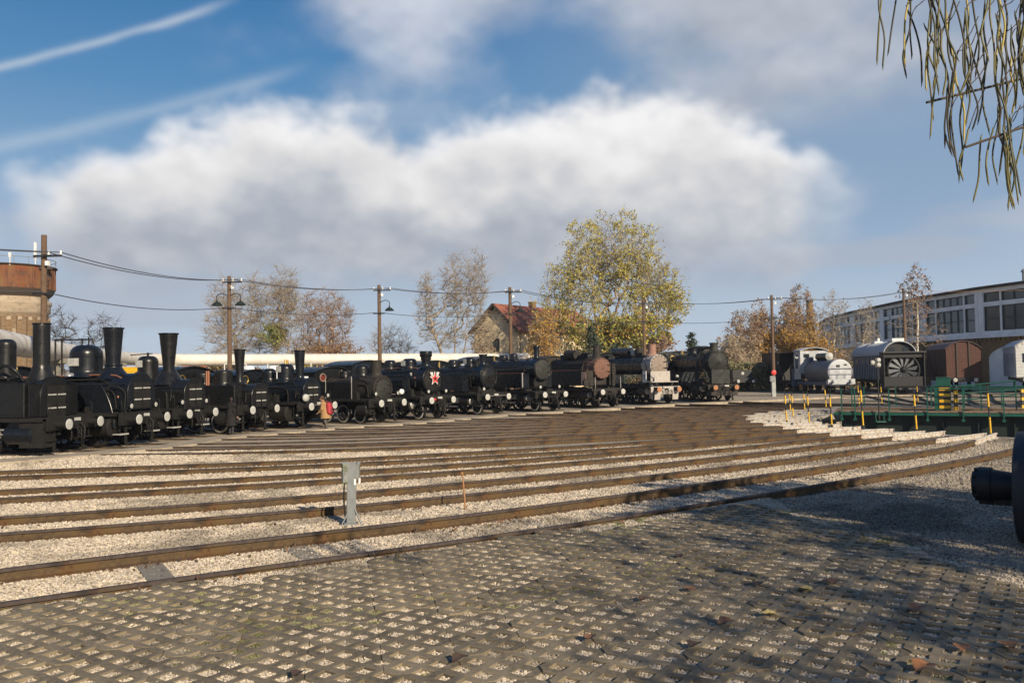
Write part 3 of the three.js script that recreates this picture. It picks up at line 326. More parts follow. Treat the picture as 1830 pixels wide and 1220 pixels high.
    new B().tube([[-0.55, 1.0, 0.12], [-0.34, 0.98, 0.14], [-0.28, 0.76, 0.1], [-0.34, 0.52, 0.02]], 0.018, 5, 10).tube([[-0.55, 0.96, -0.16], [-0.36, 0.94, -0.18], [-0.3, 0.72, -0.14]], 0.018, 5, 10).cyl([-0.5, 1.12, -0.3], [-0.5, 1.12, 0.3], 0.016, 0.016, 6).box(0.05, 0.14, 0.06, -0.55, 1.2, 0.28).mesh('hoses', M.deepblack, L);
    if (rd() < 0.7) new B().box(0.015, 0.12, 0.34, -0.565, 1.18, -0.28).mesh('number_plate', M.bufferhead, L);
    new B().cyl([bx + 0.8, by + br - 0.04, 0.15], [bx + 0.8, by + br + 0.34, 0.15], 0.035, 0.03, 8).mesh('whistle', M.brass, L); new B().cyl([bx + 0.4, by + br - 0.04, -0.1], [bx + 0.4, by + br + 0.26, -0.1], 0.05, 0.04, 8).mesh('safety_valve', M.brass, L);
  }
  o.extra?.(L, { body, dark });
  return L;
}
M.darkred = mat(0.14, 0.03, 0.025, 0.3);
M.patch = mat(0.85, 0.52, 0.33, 0.9, { map: rep(T.grime, 0.5) });
M.rustdoor = mat(0.165, 0.085, 0.06, 0.9, { map: rep(T.grime, 0.8) }); M.rustface = mat(0.25, 0.2, 0.165, 0.85, { map: rep(T.grime, 0.9) }); M.rustpink = mat(0.30, 0.17, 0.125, 0.9, { map: rep(T.grime, 0.7) }); M.paleframe = mat(0.42, 0.385, 0.35, 0.85, { map: rep(T.grime, 0.6) });
const flare = (r0, r1, y0, y1) => [[r1 * 0 + r0 * 1.75, y0 - 0.42], [r0 * 1.35, y0 - 0.2], [r0 * 1.08, y0 - 0.04], [r0, y0], [r1, y1 - 0.08], [r1 + 0.03, y1]];
const locos = [
  { P: [-15.39, 30.34], th: -8, label: 'black tank engine at the left edge with tall straight chimney and broad flat front', len: 10, by: 1.95, br: 0.78, fx: -1.25, sb: 1.0, door: 'flat', dn: 0.62, dh: 0.62, dy: -0.1, st: 0.24, w: 1.3, body: M.black,
    chim: { x: -1.8, p: [[0.5, 2.55], [0.42, 2.76], [0.32, 3.0], [0.30, 3.12], [0.285, 3.2], [0.29, 4.6], [0.31, 4.67]], rim: 0.025 }, domes: [{ x: -3.23, r: 0.34, y0: 2.75, y1: 4.14, ring: 1 }], tank: { x0: -1.5, x1: -7.5, y0: 1.33, y1: 2.5, wd: 0.62 }, wheels: [[-3.2, 0.62], [-4.8, 0.62], [-6.4, 0.62]], cyl: { x: -1.2, y: 0.72, r: 0.34, len: 1.0, m: M.blueblack },
    extra(L, m) { new B().box(0.06, 1.14, 2.56, -1.31, 1.9, 0).mesh('front_plate', m.body, L); new B().box(0.9, 0.9, 0.05, -1.2, 0.72, 1.3).box(0.05, 0.9, 0.6, -0.76, 0.72, 1.0).mesh('apron_plate', m.dark, L); new B().tube([[-2.1, 2.6, 0.55], [-2.3, 3.0, 0.75], [-2.7, 3.15, 0.8], [-3.0, 2.9, 0.9]], 0.06).mesh('steam_pipe', m.body, L); new B().lathe([[0.001, 0.12], [0.14, 0.1], [0.16, 0]], -0.95, 2.75, -0.35, 14).mesh('lamp_top', M.steel, L); } },
  { P: [-14.04, 32.94], th: -12, label: 'black engine with conical chimney and big dome carrying a white plate and levers', len: 9, by: 2.02, br: 0.8, fx: -0.62, sb: 1.3, door: 'flat', dn: 0.6, body: M.blueblack, run: 1.3, stepMat: M.bufferhead,
    chim: { x: -1.86, p: [[0.72, 2.6], [0.5, 2.82], [0.33, 3.06], [0.31, 3.12], [0.36, 3.14], [0.36, 3.18], [0.26, 3.2], [0.37, 4.56], [0.39, 4.62]], rim: 0.03 }, domes: [{ x: -3.08, r: 0.61, y0: 2.82, y1: 3.98, plate: 3.3, ring: 1 }], wheels: [[-1.9, 0.5], [-3.6, 0.75], [-5.4, 0.75]], cyl: { x: -1.1, y: 0.8, r: 0.36, len: 0.9 }, lamps: [0.75, -0.75], cab: { x0: -6.4, x1: -8.2, y1: 2.85 },
    extra(L, m) { const sp = new THREE.Shape(); sp.moveTo(-0.9, 0.75); sp.bezierCurveTo(-0.95, 1.4, -1.2, 2.1, -1.55, 2.4); sp.lineTo(-2.9, 2.4); sp.bezierCurveTo(-2.2, 2.1, -1.95, 1.4, -1.95, 0.75); for (const z of [1.12, -1.18]) new B().extrude(sp, 0.06, Mt(0, 0, z), 0.01).mesh('splasher_plate', m.body, L); new B().cyl([-3.2, 3.95, 0.1], [-3.2, 4.25, 0.1], 0.03, 0.03, 6).cyl([-2.9, 3.95, 0.1], [-2.9, 4.3, 0.1], 0.03, 0.03, 6).cyl([-2.75, 4.2, 0.1], [-4.5, 4.22, 0.1], 0.035, 0.03, 6).cyl([-4.05, 2.7, 0.2], [-4.05, 4.25, 0.2], 0.035, 0.035, 6).cyl([-4.35, 2.7, 0.2], [-4.35, 4.25, 0.2], 0.035, 0.035, 6).mesh('valve_lever', m.dark, L); new B().tube([[-1.3, 2.35, 0.95], [-0.9, 2.3, 0.95], [-0.68, 2.1, 0.9], [-0.66, 1.35, 0.95]], 0.03).mesh('handrail', m.dark, L); } },
  { P: [-13.47, 36.63], th: -17, label: 'black engine with tall funnel chimney and one rounded dome behind it, third from the left', len: 9, by: 1.88, br: 0.66, fx: -0.5, sb: 1.5, door: 'flat', dn: 0.65, body: M.black, stepMat: M.bufferhead,
    chim: { x: -1.84, p: [[0.7, 2.3], [0.62, 2.45], [0.4, 2.8], [0.32, 2.9], [0.34, 2.94], [0.23, 2.97], [0.385, 4.5], [0.41, 4.56]], rim: 0.03 }, domes: [{ x: -2.95, r: 0.44, y0: 2.55, y1: 3.6, plate: 3.25 }], wheels: [[-2.3, 0.55], [-3.9, 0.6], [-5.5, 0.6]], cyl: { x: -1.3, y: 0.78, r: 0.33, len: 0.9 }, lamps: [0.8, -0.8],
    extra(L, m) { const sp = poly([[-0.9, 0.8], [-1.0, 2.0], [-2.0, 2.3], [-2.0, 0.8]]); new B().extrude(sp, 0.05, Mt(0, 0, 1.15), 0.01).mesh('splasher_plate', m.body, L); new B().cyl([-2.95, 3.6, 0], [-2.95, 3.75, 0], 0.05, 0.05, 8).cyl([-2.7, 3.7, 0], [-3.9, 3.66, 0], 0.025, 0.025, 6).mesh('valve_lever', m.dark, L); } },
  { P: [-11.55, 39.33], th: -22, label: 'small black tank engine with square sand box, beside the dark clothed person', len: 8.6, by: 1.66, br: 0.58, fx: -0.36, sb: 0.9, door: 'flat', dn: 0.5, dh: 0.42, st: 0.19, body: M.black, w: 1.22,
    chim: { x: -1.54, p: [[0.4, 2.1], [0.26, 2.3], [0.17, 2.4], [0.17, 2.9], [0.21, 2.95], [0.19, 3.0], [0.26, 3.85], [0.28, 3.89]], rim: 0.02 }, domes: [{ x: -3.76, r: 0.42, y0: 2.2, y1: 2.84, flat: 1, sand: 1 }, { x: -2.5, r: 0.42, y0: 2.22, y1: 2.92, flat: 1 }], tank: { x0: -0.85, x1: -4.2, y0: 1.22, y1: 2.2 }, wheels: [[-2.0, 0.5, M.steel], [-3.5, 0.5, M.steel], [-5.0, 0.5, M.steel]], cyl: { x: -1.0, y: 0.66, r: 0.3, len: 0.9, cover: M.steel }, cab: { x0: -4.4, x1: -6.4, y1: 2.8 },
    extra(L, m) { new B().cyl([-3.05, 2.2, 0.4], [-3.05, 2.9, 0.4], 0.05, 0.05, 8).cyl([-2.9, 2.2, 0.7], [-2.9, 2.9, 0.7], 0.05, 0.05, 8).mesh('sand_pipe', M.copper, L); } },
  { P: [-9.47, 42.17], th: -28, label: 'black engine with two tall round domes, beside the person in the tan coat', len: 9, by: 1.8, br: 0.62, fx: -0.8, sb: 1.1, door: 'flat', dn: 0.5, dh: 0.42, st: 0.19, body: M.blueblack,
    chim: { x: -1.6, p: [[0.38, 2.3], [0.25, 2.46], [0.19, 2.6], [0.27, 3.82], [0.3, 3.87]], rim: 0.025 }, domes: [{ x: -3.68, r: 0.36, y0: 2.36, y1: 2.99 }, { x: -2.55, r: 0.42, y0: 2.36, y1: 3.22, plate: 2.95, valve: M.brass }], wheels: [[-2.2, 0.55], [-3.8, 0.65], [-5.4, 0.65]], cyl: { x: -1.3, y: 0.75, r: 0.4, len: 1.0 }, lamps: [0.9, -0.85], cab: { x0: -4.7, x1: -6.6, y1: 2.62, wy: 2.42 }, rod: 1,
    extra(L, m) { new B().lathe([[0.001, 0.05], [0.16, 0.03], [0.19, -0.1]], -0.25, 1.5, 1.0, 18, 'x').mesh('headlamp', M.bufferhead, L); } },
  { P: [-6.34, 44.74], th: -35, label: 'dusty black tank engine with large round smokebox door and short plain chimney', len: 7.4, by: 1.8, br: 0.72, fx: -0.8, sb: 1.3, door: 'round', dr: 0.72, body: M.dusty, dark: M.under, sbMat: M.dusty, doorMat: M.greyblack,
    chim: { x: -1.28, p: [[0.42, 2.42], [0.32, 2.55], [0.285, 2.66], [0.275, 3.24], [0.31, 3.27], [0.31, 3.33]], rim: 0.02 }, domes: [{ x: -3.69, r: 0.3, y0: 2.45, y1: 2.82, flat: 1, m: M.black }, { x: -2.34, r: 0.4, y0: 2.5, y1: 3.14, m: M.black }], tank: { x0: -1.95, x1: -4.5, y0: 1.2, y1: 2.2, m: M.black }, wheels: [[-1.7, 0.42, M.steel], [-3.0, 0.48, M.steel], [-4.3, 0.48, M.steel]], cyl: { x: -0.85, y: 0.74, r: 0.26, len: 0.7 }, cab: { x0: -4.7, x1: -6.5, y1: 2.72, wy: 2.46, ring: M.rustface, pane: M.darkred, m: M.black, rm: M.black }, bx: 4.6, rodMat: M.steel, lamps: [0.85, -0.85],
    extra(L, m) { new B().cyl([-1.95, 1.3, 1.2], [-1.95, 2.5, 1.2], 0.03, 0.03, 6).cyl([-3.9, 1.3, 1.24], [-3.9, 2.3, 1.24], 0.03, 0.03, 6).mesh('handrail', M.steel, L); new B().lathe([[0.001, 0.04], [0.13, 0.02], [0.15, -0.1]], -0.3, 1.62, -1.0, 16, 'x').mesh('headlamp', M.white, L); } },
  { P: [-3.94, 47.76], th: -40, label: 'black tank engine with a red white edged star on its smokebox', len: 9.5, by: 2.22, br: 0.72, fx: -0.95, sb: 1.2, door: 'round', body: M.blueblack, 
    chim: { x: -1.4, p: [[0.44, 2.86], [0.3, 2.98], [0.25, 3.08], [0.27, 3.52], [0.36, 3.56], [0.36, 3.86]], rim: 0.02 }, domes: [{ x: -4.49, r: 0.36, y0: 2.85, y1: 3.42 }, { x: -2.78, r: 0.42, y0: 2.88, y1: 3.48, plate: 3.2 }, { x: -3.65, r: 0.22, y0: 2.9, y1: 3.3 }], tank: { x0: -2.05, x1: -6.4, y0: 1.46, y1: 2.22 }, wheels: [[-1.24, 0.45, M.bufferhead], [-2.9, 0.62], [-4.3, 0.62], [-5.7, 0.62]], cyl: { x: -1.5, y: 0.8, r: 0.28, len: 0.8, cover: M.steel }, cab: { x0: -6.5, x1: -8.8, y1: 3.12 }, lamps: [0.7, -0.7], bx: 6.6,
    extra(L, m) { const st = (r) => { const s = []; for (let k = 0; k < 10; k++) { const a = Math.PI / 2 + k * Math.PI / 5, q = k % 2 ? r * 0.4 : r; s.push([Math.cos(a) * q, Math.sin(a) * q]); } return poly(s); }; const S = new B().extrude(st(0.42), 0.02, Mt(-0.7, 2.28, 0, 0, Math.PI / 2, 0)).mesh('star', M.white, L); new B().extrude(st(0.33), 0.02, Mt(-0.675, 2.28, 0, 0, Math.PI / 2, 0)).mesh('star_face', M.red, S); new B().extrude(st(0.13), 0.012, Mt(-0.65, 2.28, 0, 0, Math.PI / 2, 0)).mesh('star_centre', M.deepblack, S); for (const z of [1, -1]) for (let k = 0; k < 3; k++) new B().box(0.015, 0.055, 0.22 - 0.03 * k, -0.69, 2.62 - 0.075 * k, z * (0.25 - 0.02 * k)).mesh('star_wing', M.white, S); new B().lathe([[0.001, 0.03], [0.09, 0.02], [0.1, -0.04]], -1.9, 2.55, 0.75, 14, 'z').mesh('gauge', M.bufferhead, L); for (const q of [[-0.5, 1.1, 0.2], [-0.5, 1.02, -0.1]]) new B().box(0.06, 0.12, 0.12, ...q).mesh('red_tag', M.red, L); } },
  { P: [-0.86, 52.12], th: -47.5, label: 'black tank engine with plain smokebox, directly behind the engine with the star', len: 9.5, by: 2.32, br: 0.7, fx: -0.98, sb: 1.2, door: 'round', body: M.blueblack, doorMat: M.black,
    chim: { x: -1.48, p: [[0.4, 2.92], [0.26, 3.06], [0.22, 3.16], [0.22, 3.6], [0.27, 3.63], [0.27, 3.71]], rim: 0.02 }, domes: [{ x: -2.77, r: 0.36, y0: 2.96, y1: 3.55, plate: 3.3 }, { x: -4.5, r: 0.34, y0: 2.96, y1: 3.45 }], tank: { x0: -2.05, x1: -6.4, y0: 1.46, y1: 2.42 }, wheels: [[-1.15, 0.44, M.bufferhead], [-2.9, 0.62], [-4.3, 0.62], [-5.7, 0.62]], cyl: { x: -1.5, y: 0.8, r: 0.28, len: 0.8, cover: M.steel }, cab: { x0: -6.5, x1: -8.6, y1: 3.1 }, bx: 6.6, rod: 1, lamps: [0.8] },
  { P: [2.82, 54.72], th: -53, label: 'long black tank engine with tall thin chimney and copper edged side tanks', len: 10.5, by: 2.72, br: 0.72, fx: -1.35, sb: 1.3, door: 'round', dr: 0.86, body: M.blueblack, doorMat: M.greyblack,
    chim: { x: -1.97, p: [[0.4, 3.3], [0.25, 3.45], [0.2, 3.55], [0.19, 4.1], [0.24, 4.14], [0.24, 4.3]], rim: 0.02 }, domes: [{ x: -5.7, r: 0.32, y0: 3.32, y1: 3.78 }, { x: -4.52, r: 0.27, y0: 3.32, y1: 3.85 }], tank: { x0: -1.93, x1: -7.4, y0: 1.52, y1: 2.44, line: M.copper }, wheels: [[-1.25, 0.46, M.bufferhead], [-3.1, 0.68], [-4.7, 0.68], [-6.3, 0.68]], cyl: { x: -1.7, y: 0.85, r: 0.3, len: 0.8, cover: M.steel }, cab: { x0: -7.4, x1: -9.6, y1: 3.4 }, bx: 7.4, lamps: [0.9, -0.7],
    extra(L, m) { new B().cyl([-1.9, 1.55, 1.3], [-1.9, 2.5, 1.3], 0.05, 0.05, 8).mesh('tank_edge', M.steel, L); new B().tube([[-1.5, 1.5, 0.6], [-1.45, 1.9, 0.66], [-1.35, 2.3, 0.5]], 0.04).tube([[-1.5, 1.5, -0.6], [-1.45, 1.9, -0.66], [-1.35, 2.3, -0.5]], 0.04).mesh('handrail', m.dark, L); } },
  { P: [7.03, 58.53], th: -60, label: 'rusty brown tank engine with bare pale orange patch on its side tank', len: 10.5, by: 2.72, br: 0.74, fx: -1.3, sb: 1.4, door: 'round', dr: 0.88, body: M.dusty, sbMat: M.rustdoor, doorMat: M.rustdoor, dark: M.dusty, 
    chim: { x: -1.95, p: [[0.44, 3.36], [0.34, 3.5], [0.29, 3.58], [0.27, 4.2], [0.31, 4.24], [0.31, 4.34]], m: M.dusty, rim: 0.02 }, domes: [{ x: -3.5, r: 0.26, y0: 3.34, y1: 3.9 }], tank: { x0: -1.42, x1: -7.4, y0: 1.52, y1: 2.56, line: M.copper, m: M.dusty, patch: 1 }, wheels: [[-1.2, 0.46], [-3.1, 0.68], [-4.7, 0.68], [-6.3, 0.68]], cyl: { x: -1.5, y: 0.85, r: 0.3, len: 0.8, cover: M.steel }, cab: { x0: -7.4, x1: -9.6, y1: 3.4, m: M.dusty, rm: M.dusty }, bx: 7.4, rodMat: M.dusty,
    extra(L, m) { new B().cyl([-4.05, 3.72, 0.2], [-5.4, 3.76, 0.2], 0.36, 0.36, 20).mesh('feedwater_drum', m.body, L); new B().tube([[-1.6, 3.3, 0.3], [-2.2, 3.35, 0.68], [-2.5, 2.9, 0.86], [-2.4, 2.4, 0.95]], 0.07).mesh('steam_pipe', m.body, L); new B().box(0.9, 0.55, 0.4, -5.9, 3.5, 0).mesh('sand_box', m.body, L); for (const z of [1.1, -1.1]) new B().cyl([-0.65, 1.2, z], [-0.65, 2.1, z], 0.03, 0.03, 6).mesh('handrail', M.steel, L); new B().cyl([-1.3, 1.72, 1.32], [-1.5, 1.72, 1.32], 0.28, 0.28, 18).mesh('air_reservoir', m.dark, L); const ht = new B(); for (let k = 0; k < 8; k++) ht.box(0.16, 0.16, 0.28, -1.3, 1.55 + 0.2 * k, -0.95); ht.mesh('air_pump', m.dark, L); } },
  { P: [11.72, 62.66], th: -68, label: 'large blue black engine with pale rusted smokebox front and white frame', len: 11.5, by: 2.9, br: 0.78, fx: -1.45, sb: 1.3, door: 'round', dr: 0.84, body: M.blueblack, sbMat: M.paleframe, doorMat: M.rustface, beam: M.paleframe, buf: M.rustbuf, step: false,
    chim: { x: -2.4, p: [[0.5, 3.6], [0.36, 3.76], [0.3, 3.84], [0.3, 4.36], [0.34, 4.4], [0.34, 4.48]], m: M.rustpink, rim: 0.02 }, domes: [{ x: -4.3, r: 0.34, y0: 3.6, y1: 4.25, flat: 1, sand: 1, m: M.dusty }], wheels: [[-1.5, 0.5], [-3.6, 0.72], [-5.2, 0.72], [-6.8, 0.72], [-8.4, 0.72]], cyl: { x: -1.5, y: 0.95, r: 0.34, len: 0.95, valve: 1, m: M.greyblack, cover: M.paleframe }, cab: { x0: -9.2, x1: -11.2, y1: 3.7 }, bx: 9.2, rodMat: M.greyblack,
    extra(L, m) { new B().cyl([-5.6, 3.98, 0.1], [-8.0, 4.02, 0.1], 0.36, 0.36, 20).mesh('feedwater_drum', m.body, L); new B().box(0.5, 0.5, 0.5, -5.0, 3.98, 0).mesh('sand_box', M.palegrey, L); new B().box(0.06, 0.85, 1.7, -1.3, 2.0, 0).box(0.7, 0.06, 2.3, -0.95, 1.62, 0).box(0.05, 0.5, 0.9, -1.1, 1.85, 0.2).mesh('front_frame', M.paleframe, L); new B().extrude(poly([[-1.25, 1.55], [-1.25, 0.4], [-0.85, 0.3], [-0.7, 1.3]]), 0.05, Mt(0, 0, 0.95), 0.01).mesh('frame_plate', M.paleframe, L); new B().box(0.5, 0.85, 0.04, -1.6, 2.02, 1.2).mesh('number_board', M.white, L).add(partMesh('board_mark', new B().box(0.07, 0.4, 0.012, -1.6, 2.0, 1.228).box(0.2, 0.06, 0.012, -1.6, 2.12, 1.229).geo(), M.deepblack)); for (const z of [0.78, -0.78]) new B().box(0.05, 0.66, 0.5, -0.5, 0.62, z, 0, 0, -0.12).mesh('pilot_plate', M.paleframe, L); new B().box(0.05, 0.25, 1.5, -0.52, 0.82, 0).mesh('pilot_plate', M.paleframe, L); for (const z of [1.0, -1.0]) new B().lathe([[0.001, 0.06], [0.1, 0.03], [0.12, -0.08]], -0.6, 2.02, z * 1.08, 14, 'x').mesh('headlamp', M.bufferhead, L); for (const x of [-4.2, -3.2]) new B().lathe([[0.77, -0.03], [0.79, 0]], x, 2.9, 0, 30, 'x').mesh('boiler_band', M.palegrey, L); } },
  { P: [16.61, 65.23], th: -80, label: 'large grey black engine with conical smokebox door and outside steam pipe, rightmost of the row', len: 12.5, by: 3.06, br: 0.84, fx: -1.45, sb: 1.3, door: 'cone', dr: 0.86, body: M.blueblack, sbMat: M.greyblack, doorMat: M.greyblack, beam: M.dusty, buf: M.rustbuf, step: false,
    chim: { x: -2.24, p: [[0.5, 3.82], [0.36, 3.96], [0.31, 4.04], [0.3, 4.45], [0.34, 4.48], [0.34, 4.6]], m: M.greyblack, rim: 0.02 }, domes: [{ x: -4.4, r: 0.46, y0: 3.85, y1: 4.42, m: M.greyblack }, { x: -6.6, r: 0.42, y0: 3.85, y1: 4.34, flat: 1, sand: 1 }], wheels: [[-1.6, 0.46], [-3.4, 0.72], [-5.0, 0.72], [-6.6, 0.72], [-8.2, 0.72]], cyl: { x: -2.3, y: 1.0, r: 0.36, len: 1.0, valve: 1, m: M.greyblack, cover: M.steel }, cab: { x0: -9.6, x1: -11.8, y1: 3.8 }, bx: 9.6, rodMat: M.greyblack,
    extra(L, m) { new B().tube([[-2.4, 4.25, 0.2], [-3.0, 4.15, 0.55], [-3.35, 3.6, 0.86], [-3.3, 2.8, 1.0], [-3.1, 1.9, 1.1], [-2.8, 1.5, 1.1]], 0.1, 8, 24).mesh('steam_pipe', M.greyblack, L); new B().tube([[-3.0, 2.4, 1.0], [-2.2, 2.5, 1.05], [-1.6, 2.2, 1.0], [-1.3, 1.7, 0.95]], 0.07, 8, 20).mesh('pipe', M.greyblack, L); new B().box(0.5, 1.1, 1.5, -1.3, 1.9, 0).mesh('saddle', M.greyblack, L); new B().box(1.0, 0.35, 2.2, -0.9, 0.62, 0).mesh('pilot_beam', M.dusty, L); new B().tube([[-3.6, 4.2, 0.35], [-5.0, 4.3, 0.45], [-6.2, 4.15, 0.5]], 0.09).mesh('pipe', M.greyblack, L); new B().cyl([-2.24, 4.55, -0.3], [-2.24, 5.0, -0.3], 0.04, 0.02, 6).mesh('whistle', m.dark, L); for (let k = 0; k < 6; k++) new B().cyl([-3.4 - k * 0.9, 1.4, 1.15], [-3.4 - k * 0.9, 2.2, 0.8], 0.05, 0.05, 6).mesh('sand_pipe', m.dark, L); } },
];
locos.forEach(loco);

// their tracks, a concrete walkway crossing in front of them
const engineWords = ['leftmost engine with the straight chimney', 'engine with the big plated dome', 'engine with the tall funnel chimney', 'small tank engine with the square sand box', 'engine beside the person in the tan coat', 'dusty engine with the round door', 'red star engine', 'engine behind the star engine', 'engine with the copper edged tanks', 'rusty brown tank engine', 'engine with the pale front', 'rightmost engine of the row'];
const rimA = [193, 185, 176, 167.5, 159, 150.5, 142, 133.5, 125, 116.5, 108, 99];
function hermite(P, deg, back, rimDeg) {   // from behind the vehicle, through its front, to the pit rim
  const c = Math.cos(deg * Math.PI / 180), s = Math.sin(deg * Math.PI / 180), R0 = rimPt(rimDeg, PIT.R - 0.4), d = Math.hypot(P[0] - R0[0], P[1] - R0[1]), k = d * 0.36, rc = Math.cos(rimDeg * Math.PI / 180), rs = Math.sin(rimDeg * Math.PI / 180), out = [];
  for (let x = -back; x < 0; x += 1) out.push([P[0] + x * c, P[1] + x * s]);
  const n = Math.ceil(d / 0.9); for (let i = 0; i <= n; i++) { const t = i / n, u = 1 - t, q = [u * u * u, 3 * u * u * t, 3 * u * t * t, t * t * t], p1 = [P[0] + c * k, P[1] + s * k], p2 = [R0[0] + rc * k, R0[1] + rs * k]; out.push([0, 1].map((a) => q[0] * P[a] + q[1] * p1[a] + q[2] * p2[a] + q[3] * R0[a])); }
  return out;
}
locos.forEach((l, i) => track(hermite(l.P, l.th, i < 1 ? 14 : 12, rimA[i]), `rusty track leading from the turntable under the ${engineWords[i]}`, 1.5, 1.5, 1.0, 2.6));
const stock = [{ P: [31.6, 80], th: -85, a: 90, n: 'grey tank wagon engine' }, { P: [36.9, 79], th: -98, a: 82, n: 'rotary snow plough' }, { P: [42.1, 78], th: -105, a: 74, n: 'brown boxcar' }, { P: [45.9, 73.5], th: -115, a: 65, n: 'white carriage' }];
stock.forEach((l) => track(hermite(l.P, l.th, 20, l.a), `rusty track leading from the turntable to the ${l.n}`, 1.5, 1.5, 1.0, 2.6));
{
  const front = locos.map((l) => { const c = Math.cos(l.th * Math.PI / 180), s = Math.sin(l.th * Math.PI / 180); return [l.P[0] + c * 0.75, l.P[1] + s * 0.75]; }); front.unshift([-18.2, 26.2]); front.push([22.5, 68.4], [27, 71], [31.2, 73], [36, 72.5]);
  const line = resample(catmull(front, 200), 0.7), walk = new THREE.Group(); walk.name = 'concrete_walkway'; struct(walk); scene.add(walk); walk.userData.label = 'pale concrete walkway crossing the tracks in front of the engines';
  for (let i = 0, k = 0; i + 3 < line.length; i += 3, k++) partMesh('slab', sweep(line.slice(i, i + 4), [[-0.62, 0, [1, 1, 1]], [-0.62, 0.155 + (k % 3) * 0.004, [1, 1, 1]], [0.62, 0.155 + (k % 3) * 0.004, [1, 1, 1]], [0.62, 0, [1, 1, 1]]], 0), M.path, walk);
}
Object.assign(M, { boxgrey: mat(0.22, 0.23, 0.22, 0.7, { map: rep(T.pave, 0.9) }), rail2: mat(0.13, 0.095, 0.075, 0.6, { map: rep(T.rust, 0.7) }), stake: mat(0.36, 0.19, 0.09, 0.9, { map: rep(T.rust, 0.2) }), bluegreyblack: mat(0.017, 0.019, 0.026, 0.6, { map: rep(T.grime, 0.55), bumpMap: rep(T.concB, 0.25), bumpScale: 0.002 }), lightgrey2: mat(0.12, 0.13, 0.145, 0.6, { map: rep(T.grime, 1.2) }), roofmaroon: mat(0.11, 0.07, 0.075, 0.8, { map: rep(T.grime, 1.5) }), orange: mat(0.5, 0.2, 0.1, 0.9, { map: rep(T.brick, 2) }), brickbrown: mat(0.24, 0.14, 0.085, 0.95, { map: rep(T.brick, 2) }) });
const deckPlank = new B().box(0.485, 0.06, 0.8).geo();
const fallen = [
  [4.25, 8.99, 0.15, 0, 'large curled brown leaf standing up on the pavers, lower right'],
  [2.12, 8.65, 0.13, 0, 'flat brown leaf beside the yellowish one, right of centre'],
  [1.66, 7.99, 0.11, 1, 'dark withered leaf at the lower middle right'],
  [3.47, 7.28, 0.15, 2, 'orange brown leaf at the bottom right edge'],
  [4.07, 7.77, 0.12, 2, 'bright orange leaf near the right edge of the pavers'],
  [4.52, 7.84, 0.12, 2, 'orange brown leaf touching the right edge of the picture'],
  [2.65, 8.95, 0.10, 3, 'pale yellow leaf on the pavers right of centre'],
  [3.37, 9.90, 0.10, 3, 'small yellow leaf further back on the pavers'],
  [2.91, 10.19, 0.11, 1, 'dark curled leaf left of the small yellow leaf'],
  [3.78, 10.18, 0.12, 0, 'brown crumpled leaf right of the small yellow leaf'],
  [2.27, 11.73, 0.10, 1, 'dark leaf lying far back on the pavers'],
  [1.44, 9.60, 0.10, 1, 'black shrivelled leaf in the middle of the pavers'],
  [0.71, 8.29, 0.10, 0, 'brown leaf near the bottom middle'],
  [-0.53, 7.72, 0.12, 1, 'dark flat leaf at the bottom, left of the middle'],
  [-1.93, 7.42, 0.09, 1, 'small black leaf at the bottom edge on the left'],
  [2.03, 9.99, 0.10, 0, 'reddish brown leaf between the dark leaves right of centre'],
];
